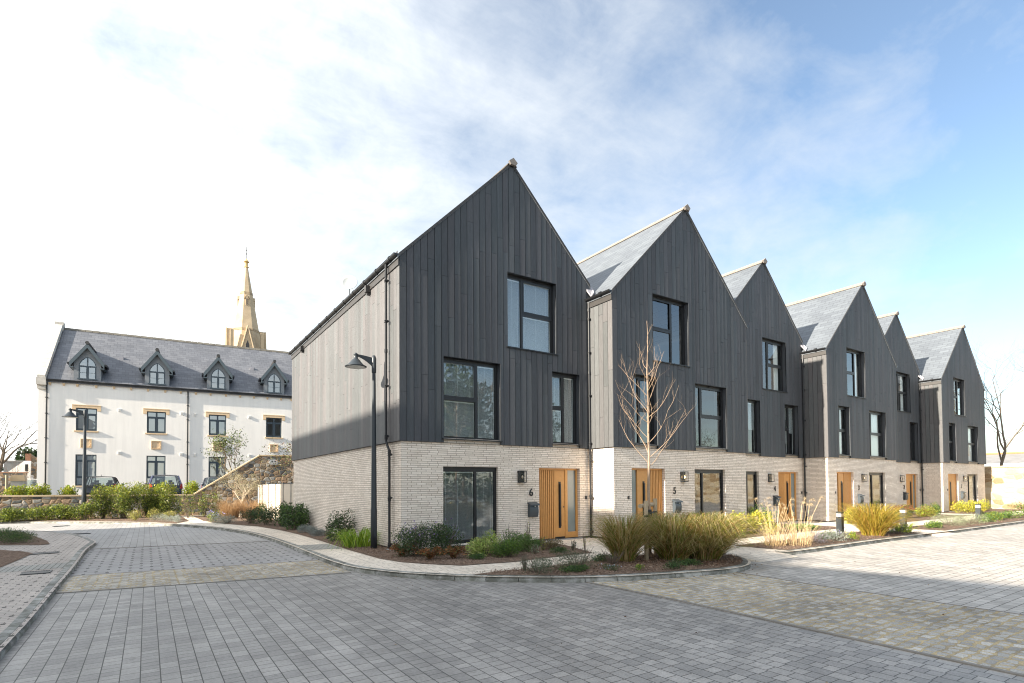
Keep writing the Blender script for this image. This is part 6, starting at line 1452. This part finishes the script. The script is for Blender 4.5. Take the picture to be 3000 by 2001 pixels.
def leafy_tree(label, x, y, z, h, r, pal, n, seed, ls=0.35, name='broadleaf_tree', zr=0.45):
    o = empty(name, (x, y, z), label, 'tree'); q = random.Random(seed)
    m = MB(); m.tube([(0, 0, 0), (0.1, 0, h*0.35), (0, 0.1, h*0.7)], [r*0.07, r*0.05, r*0.03], 8)
    for i in range(8):
        t = q.uniform(0, 6.28); m.tube([(0, 0, h*0.3+i*h*0.04), (math.cos(t)*r*.5, math.sin(t)*r*.5, h*0.6), (math.cos(t)*r*.7, math.sin(t)*r*.7, h*0.8)], [r*0.03, r*0.02, r*0.01], 5)
    m.build('trunk', MT['bark'], o, local=True)
    p, d = blob_points(n, r, r, h*(1-zr)*1.15, 22, 0.6); p[:, 2] += h*zr*0.6
    V, F = leaves(p, d, ls, 0.6); V += np.array([x, y, z]); mesh_np('crown', V, F, MT['leaf'], o, pick(pal, n))
leafy_tree('dark evergreen tree in the distance left of the white building', -15.3, 62, 0.9, 5.9, 1.9, DKGREEN, 3500, 3)
leafy_tree('second dark evergreen tree at the far left horizon', -20.4, 66, 0.9, 4.0, 2.5, DKGREEN, 3000, 4)
# ------------------------------------------------------------------ far left buildings and gate pillar
SR = simple('pale_grey_render', (0.36, 0.35, 0.33), 0.9, var=0.1)
G_ = empty('stone_gable', (-12.5, 50, 0), 'tall rough stone gable with a brick chimney edge, left of the white building', 'wall')
m = MB(); m.prism_y([(-14.4, 0.9), (-9.5, 0.9), (-9.5, 3.2), (-13.9, 4.55), (-14.1, 4.75), (-14.4, 4.75)], 50.0, 50.6) ; m.build('stonework', MT['rubble'], G_)
m = MB(); m.box(-14.5, -14.1, 49.93, 49.995, 0.9, 4.8); m.build('brick_edge', simple('old_brick', (0.26, 0.13, 0.08), 0.9, var=0.3, vs=8), G_)
G_ = empty('grey_house', (-16, 56, 0), 'plain grey rendered house far left behind the boundary wall', 'house')
m = MB(); m.box(-16.9, -15.2, 56, 60, 0.9, 4.3); m.build('wall', SR, G_)
m = MB(); m.box(-17.0, -15.1, 55.9, 60.1, 4.31, 4.42); m.build('parapet', MT['copgrey'], G_)
G_ = empty('white_outbuilding', (-14.8, 48.5, 0), 'low white gabled outbuilding with a grey roof beyond the boundary wall', 'building')
m = MB(); m.prism_y([(-15.6, 0.9), (-13.9, 0.9), (-13.9, 4.1), (-14.3, 4.1), (-15.6, 2.9)], 48.2, 48.5); m.box(-15.6, -13.9, 48.51, 49.8, 0.9, 2.9); m.build('wall', MT['render'], G_)
m = MB(); m.hexa([(-15.65, 48.52, 2.9), (-14.3, 48.52, 4.06), (-14.3, 49.8, 4.06), (-15.65, 49.8, 2.9), (-15.65, 48.52, 3.0), (-14.3, 48.52, 4.16), (-14.3, 49.8, 4.16), (-15.65, 49.8, 3.0)]); m.build('roof', MT['slate2'], G_)
m = MB(); m.box(-14.25, -14.05, 48.15, 48.19, 3.2, 3.8); m.build('window', MT['frame'], G_)
G_ = empty('boundary_wall', (-20, 46, 0), 'long old stone boundary wall at the far left beyond the car park', 'wall')
m = MB(); m.box(-34, -13.85, 46, 46.4, 0.9, 3.0); m.build('stonework', MT['rubble'], G_)
m = MB(); m.box(-34, -13.8, 45.93, 46.47, 3.001, 3.08); m.build('coping', simple('tile_coping', (0.30, 0.17, 0.11), 0.9, var=0.2), G_)
G_ = empty('gate_pillar', (-11.8, 29.0, 0.9), 'short square stone gate pillar with a pointed cap, behind the low wall', 'pillar')
m = MB(); m.box(-0.30, 0.30, -0.3, 0.3, 0, 1.25); m.build('shaft', MT['copgrey'], G_, local=True, bevel=0.02)
m = MB(); z = 1.251
m.poly([(-.5, -.36, z), (.5, -.36, z), (.5, -.36, z+.06), (.28, -.36, z+.38), (0, -.36, z+.10), (-.28, -.36, z+.38), (-.5, -.36, z+.06)]) if False else None
m.prism_y([(-.33, z-0.0), (.33, z-0.0), (.33, z+0.12), (.26, z+.34), (-.26, z+.34), (-.33, z+0.12)], -0.33, 0.33); m.build('cap', MT['lime'], G_, local=True)
m = MB(); m.tube([(0, 0, 0), (0, 0, 1.6)], 0.07, 10); G_ = empty('timber_post', (-12.25, 28.6, 0.9), 'round weathered timber post left of the stone gate pillar', 'post'); m.build('post', MT['pole'], G_, local=True)
# right: end wall and roof beyond
G_ = empty('pale_stone_wall', (41.3, -8, 0), 'sunlit pale stone wall closing the end of the terrace', 'wall')
m = MB(); m.box(41.0, 41.5, -34, 0.4, -0.1, 2.70); m.build('stonework', MT['rubblel'], G_)
m = MB(); y = -34.0
while y < 0.4: m.box(40.94, 41.56, y, min(y+0.9, 0.42)-0.01, 2.701, 2.80); y += 0.9
m.build('coping', MT['coping'], G_)
G_ = empty('distant_house', (72, 0, 0), 'distant slate roofed house with an orange ridge beyond the pale wall', 'house')
m = MB(); m.box(60, 86, 4, 12, 0, 3.2); m.box(60, 86, -14, 4, 0, 3.0); m.build('wall', MT['render'], G_)
m = MB(); m.hexa([(58.5, -16, 3.3), (58.5, 13, 3.3), (64.5, 13, 4.4), (64.5, -16, 4.4), (58.5, -16, 3.45), (58.5, 13, 3.45), (64.5, 13, 4.5), (64.5, -16, 4.5)]); m.hexa([(64.5, -16, 4.4), (64.5, 13, 4.4), (70, 13, 3.3), (70, -16, 3.3), (64.5, -16, 4.5), (64.5, 13, 4.5), (70, 13, 3.45), (70, -16, 3.45)]); m.build('roof', simple('far_slate', (0.26, 0.25, 0.24), 0.8, var=0.15, vs=1.5), G_)
m = MB(); m.tube([(64.5, -16, 4.55), (64.5, 13, 4.55)], 0.13, 6); m.build('ridge_tiles', simple('terracotta', (0.50, 0.20, 0.09), 0.9, var=0.2), G_)
m = MB(); m.box(58.4, 58.49, -16, 13, 3.1, 3.4); m.build('fascia_board', simple('pale_blue_fascia', (0.45, 0.55, 0.6), 0.7), G_)

# ------------------------------------------------------------------ parked cars
def car(x, y, z, rz, label, paint, kind='hatch', lights=(0.45, 0.02, 0.02)):
    o = empty('parked_car', (x, y, z), label, 'car', 'cars parked before the white building', rz)
    Lc, Wc = (4.0, 1.70) if kind == 'hatch' else (4.5, 1.88); H = 1.50 if kind == 'hatch' else 1.60
    # local: +y forward, rear at y=-Lc/2
    hw = Wc/2
    # body side profile (y, z) lower body belt and greenhouse
    st = [(-1.0, 0.50, 0.55, 0.86), (-0.97, 0.26, 0.95, 0.96), (-0.80, 0.20, 1.0, 1.0), (-0.3, 0.19, 1.0, 1.0), (0.3, 0.19, 0.98, 1.0), (0.62, 0.19, 0.86, 0.985), (0.88, 0.22, 0.70, 0.93), (1.0, 0.40, 0.55, 0.78)]
    belt = 0.95
    m = MB(); rings = []
    for yy, zb, bz, w in st:
        Y = yy*Lc/2; zt = belt*bz; W_ = hw*w
        rings.append([(-W_*0.94, Y, zb), (-W_, Y, (zb+zt)*0.5), (-W_*0.965, Y, zt*0.93), (-W_*0.86, Y, zt), (0, Y, zt+0.03), (W_*0.86, Y, zt), (W_*0.965, Y, zt*0.93), (W_, Y, (zb+zt)*0.5), (W_*0.94, Y, zb), (0, Y, zb)])
    for a, b in zip(rings, rings[1:]):
        for i in range(10): m.quad(a[i], a[(i+1) % 10], b[(i+1) % 10], b[i])
    m.poly(rings[0]); m.poly(list(reversed(rings[-1])))
    # greenhouse pillars and roof
    g = [(-0.96, 0.0), (-0.80, 0.93), (-0.55, 1.0), (0.05, 0.99), (0.22, 0.90), (0.52, 0.0)]
    gr = []
    for yy, t in g:
        Y = yy*Lc/2; zt = belt+(H-belt)*t; W_ = hw*(0.93-0.20*t); gr.append([(-W_, Y, zt-0.002), (-W_*0.86, Y, zt+0.03), (0, Y, zt+0.055), (W_*0.86, Y, zt+0.03), (W_, Y, zt-0.002)])
    for k in (1, 2, 3):
        for i in range(4): m.quad(gr[k][i], gr[k][i+1], gr[k+1][i+1], gr[k+1][i])
    for s in (0, 4):   # pillars
        for (i, j) in ((0, 1), (4, 5)):
            a, b = gr[i][s], gr[j][s]; w = 0.07
            m.tube([a, b], 0.035, 6)
        sx = 1 if s else -1
        m.tube([(sx*hw*0.93, -0.1*Lc/2, belt-0.02), (sx*hw*0.745, -0.12*Lc/2, H-0.01)], 0.03, 6); m.tube([(sx*hw*0.93, -0.62*Lc/2, belt-0.02), (sx*hw*0.75, -0.60*Lc/2, H-0.02)], 0.05, 6)
    m.box(-hw*0.80, hw*0.80, -Lc/2+0.02, -Lc/2+0.14, belt*0.88, belt*1.0)
    b = m.build('body', paint, o, local=True, smooth=True)
    b.modifiers.new('edge', 'EDGE_SPLIT').split_angle = math.radians(40)
    def pan(nm, pts, mat): mm = MB(); mm.poly(pts); return mm.build(nm, mat, o, local=True)
    CG = MT['carglass']
    pan('rear_window', [(gr[0][0][0]*0.90, gr[0][0][1]+0.03, gr[0][0][2]+0.03), (gr[0][4][0]*0.90, gr[0][4][1]+0.03, gr[0][4][2]+0.03), (gr[1][4][0]*0.93, gr[1][4][1]-0.01, gr[1][4][2]-0.02), (gr[1][0][0]*0.93, gr[1][0][1]-0.01, gr[1][0][2]-0.02)], CG)
    pan('windscreen', [(gr[5][0][0]*0.9, gr[5][0][1]-0.02, gr[5][0][2]+0.02), (gr[5][4][0]*0.9, gr[5][4][1]-0.02, gr[5][4][2]+0.02), (gr[4][4][0], gr[4][4][1], gr[4][4][2]), (gr[4][0][0], gr[4][0][1], gr[4][0][2])], CG)
    for s in (0, 4): pan('side_window', [(gr[0][s][0], gr[0][s][1]+0.25, gr[0][s][2]), (gr[5][s][0], gr[5][s][1]-0.15, gr[5][s][2]), (gr[4][s][0], gr[4][s][1], gr[4][s][2]), (gr[3][s][0], gr[3][s][1], gr[3][s][2]), (gr[2][s][0], gr[2][s][1], gr[2][s][2]), (gr[1][s][0], gr[1][s][1]+0.1, gr[1][s][2])], CG)
    for s in (-1, 1):
        mm = MB(); mm.hexa([(s*hw*0.80, -Lc/2-0.02, 0.72), (s*hw*0.985, -Lc/2+0.10, 0.72), (s*hw*0.985, -Lc/2+0.25, 0.72), (s*hw*0.80, -Lc/2+0.05, 0.72), (s*hw*0.86, -Lc/2-0.01, 1.02), (s*hw*0.955, -Lc/2+0.10, 1.06), (s*hw*0.955, -Lc/2+0.22, 1.06), (s*hw*0.86, -Lc/2+0.08, 1.02)]); mm.build('tail_light', simple('tail_red', lights, 0.25), o, local=True)
        mm = MB(); mm.hexa([(s*hw*0.55, Lc/2-0.16, 0.55), (s*hw*0.90, Lc/2-0.30, 0.55), (s*hw*0.92, Lc/2-0.50, 0.55), (s*hw*0.55, Lc/2-0.4, 0.55), (s*hw*0.55, Lc/2-0.24, 0.66), (s*hw*0.88, Lc/2-0.36, 0.68), (s*hw*0.90, Lc/2-0.50, 0.68), (s*hw*0.55, Lc/2-0.4, 0.66)]); mm.build('headlight', simple('headlamp', (0.6, 0.6, 0.62), 0.15), o, local=True)
        mm = MB(); mm.lathe([(0.02, -0.10), (0.07, -0.07), (0.075, 0.0), (0.06, 0.06), (0.01, 0.08)], (s*(hw+0.10), 0.42*Lc/2, belt+0.08), 10); mm.tube([(s*(hw-0.05), 0.42*Lc/2, belt+0.02), (s*(hw+0.06), 0.42*Lc/2, belt+0.05)], 0.02, 6); mm.build('wing_mirror', paint, o, local=True, smooth=True)
        for yy in (-0.60, 0.62):
            mm = MB(); mm.tube([(s*(hw-0.20), yy*Lc/2, 0.31), (s*(hw+0.005), yy*Lc/2, 0.31)], 0.31, 20); w = mm.build('wheel', MT['black'], o, local=True)
            mm = MB(); mm.tube([(s*(hw-0.02), yy*Lc/2, 0.31), (s*(hw+0.012), yy*Lc/2, 0.31)], 0.20, 12); mm.build('rim', MT['steel'], w, local=True)
    mm = MB()
    for s in (-1, 1):
        mm.box(s*0.36-0.22, s*0.36+0.22, 0.0, 0.12, 0.5, 1.12); mm.box(s*0.36-0.12, s*0.36+0.12, 0.02, 0.10, 1.13, 1.30); mm.box(s*0.40-0.12, s*0.40+0.12, -0.82, -0.74, 0.95, 1.16)
    mm.build('seats', MT['black'], o, local=True)
    mm = MB(); mm.box(-0.26, 0.26, -Lc/2-0.025, -Lc/2-0.005, 0.55, 0.66); mm.build('number_plate', simple('plate', (0.6, 0.5, 0.08), 0.4), o, local=True)
    mm = MB(); mm.tube([(0, -0.5*Lc/2, H+0.04), (0, -0.55*Lc/2, H+0.13)], 0.012, 5); mm.build('aerial', MT['black'], o, local=True)
MT['carglass'] = glass_mat('car_glass', 0.10, (0.75, 0.82, 0.80))
def paint(n, c): return simple(n, c, 0.22, spec=0.6)
car(-7.85, 30.1, 0.92, -0.05, 'black hatchback seen from behind, in front of the first windows of the white building', paint('black_paint', (0.03, 0.032, 0.037)))
car(-4.55, 29.9, 0.92, 0.03, 'dark blue car with a dark rear screen, in front of the second windows', paint('blue_paint', (0.03, 0.038, 0.085)), 'suv')
car(-1.35, 30.4, 0.92, math.pi, 'dark grey car half hidden by the sloping stone wall', paint('grey_paint', (0.06, 0.07, 0.09)))
car(-13.35, 43.4, 0.95, math.pi+0.15, 'silver car just showing left of the white building', paint('silver_paint', (0.50, 0.50, 0.49)))

# ------------------------------------------------------------------ behind the camera: the building whose shade covers the road, and trees the windows mirror
G_ = empty('shading_building', (-24, 0, 0), 'long brick building beside the road, outside the left of the photo', 'building')
TE = 0.4352
def hz_(x, z0, x0): return z0+TE*(x0-x)
zr = 3.77+TE*(26-0.07)
m = MB(); m.prism_y([(-32, -0.1), (-20, -0.1), (-20, zr-4.2), (-26, zr), (-32, zr-4.2)], -6.0, 16.0)
m.build('wall', MT['brick'], G_)
m = MB(); m.hexa([(-19.8, -6.1, zr-4.3), (-26, -6.1, zr+0.03), (-26, 16.1, zr+0.03), (-19.8, 16.1, zr-4.3), (-19.8, -6.1, zr-4.2), (-26, -6.1, zr+0.10), (-26, 16.1, zr+0.10), (-19.8, 16.1, zr-4.2)]); m.build('roof', MT['slate2'], G_)
m = MB()
for yy in (-1, 3, 7, 11):
    for z in (1.2, 4.4, 7.6): m.box(-20.02, -19.97, yy, yy+1.6, z, z+1.7)
m.build('window', MT['glassd'], G_)
G_ = empty('shading_annexe', (-26, -20, 0), 'lower annexe of the brick building, outside the left of the photo', 'building')
z2 = -0.1+TE*(26+6.3)
m = MB(); A_ = [(-6.01, z2-0.1), (-7.5, z2+0.05), (-13.0, z2+0.62), (-45, z2+0.7)]
for (ya, za), (yb, zb) in zip(A_, A_[1:]):
    m.hexa([(-31, yb, -0.1), (-26, yb, -0.1), (-26, ya, -0.1), (-31, ya, -0.1), (-31, yb, zb), (-26, yb, zb), (-26, ya, za), (-31, ya, za)])
m.build('wall', MT['render'], G_)
for i, (x, y, h, l) in enumerate(((22, -31, 14, 'spreading bare tree behind the camera, the nearest one'), (26, -34, 15, 'tall bare tree behind the camera, the middle one'), (36, -32, 14, 'bare tree behind the camera, farther along the road'), (50, -33, 13, 'bare tree behind the camera, the farthest one'))):
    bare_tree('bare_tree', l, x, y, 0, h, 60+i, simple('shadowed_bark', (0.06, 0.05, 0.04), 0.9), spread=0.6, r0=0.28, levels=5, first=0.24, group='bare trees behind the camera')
leafy_tree('tall dark pine behind the camera', 17.0, -27, 0, 13, 3.8, DKGREEN, 5000, 8, 0.45, 'pine_tree', 0.35)
leafy_tree('second dark pine behind the camera', 31, -36, 0, 13, 3.6, DKGREEN, 4000, 9, 0.45, 'pine_tree', 0.35)
o = shrub('hedge', 'long clipped hedge behind the camera', 'hedge', 22, -26, 20, 2.6, DKGREEN, 0.2, 14000, ry=1.1, nb=110, stems=0)

# ------------------------------------------------------------------ loose bark chips on the beds
def inpoly(p, poly):
    x, y = p; c = False; n = len(poly)
    for i in range(n):
        a, b = poly[i], poly[i-1]
        if (a[1] > y) != (b[1] > y) and x < (b[0]-a[0])*(y-a[1])/(b[1]-a[1]+1e-12)+a[0]: c = not c
    return c
pts = []
for bi, n in ((0, 5200), (3, 7000), (5, 2200), (4, 900), (6, 1500), (10, 600)):
    B = BEDS[bi]; xs = [p[0] for p in B]; ys = [p[1] for p in B]; k = 0
    if bi == 0: ys = [-3.2, 3.5]
    while k < n:
        p = (rnd.uniform(min(xs), max(xs)), rnd.uniform(min(ys), max(ys)))
        if inpoly(p, B): pts.append((p[0], p[1], 0.035+rnd.uniform(0, 0.03))); k += 1
for i in range(70):   # a few strayed on the paving
    pts.append((rnd.uniform(-2, 7), rnd.uniform(-5.9, -3.1), 0.006))
pts = np.array(pts); V, F = leaves(pts, np.zeros((len(pts), 3)), 0.036, 0.45, droop=0.25)
ch = mesh_np('bark_chips', V, F, MT['leaf'], None, pick([(0.20, 0.12, 0.08), (0.30, 0.20, 0.14), (0.12, 0.07, 0.045), (0.38, 0.28, 0.21)], len(pts))); ch['kind'] = 'stuff'; ch['label'] = 'loose bark chips scattered over the planting beds'

lf = []
for i in range(90):
    k = rnd.randrange(len(KES)-30, len(KES)-2) if i % 2 else rnd.randrange(40, len(KES)-2); a = KES[k]
    lf.append((a[0]+rnd.gauss(-0.05, 0.12), a[1]-abs(rnd.gauss(0.05, 0.14)), ZRD+0.016))
for i in range(45): lf.append((rnd.uniform(-6, 14), rnd.uniform(-11, -6.8), ZRD+0.016))
lf = np.array(lf); V, F = leaves(lf, np.zeros((len(lf), 3)), 0.045, 0.55, droop=0.25)
V[:, 2] = np.clip(V[:, 2], ZRD+0.012, ZRD+0.03)
dl = mesh_np('dead_leaves', V, F, MT['leaf'], None, pick([(0.20, 0.12, 0.06), (0.13, 0.08, 0.05), (0.30, 0.20, 0.10)], len(lf))); dl['kind'] = 'stuff'; dl['label'] = 'few brown dead leaves blown along the kerb and paving'
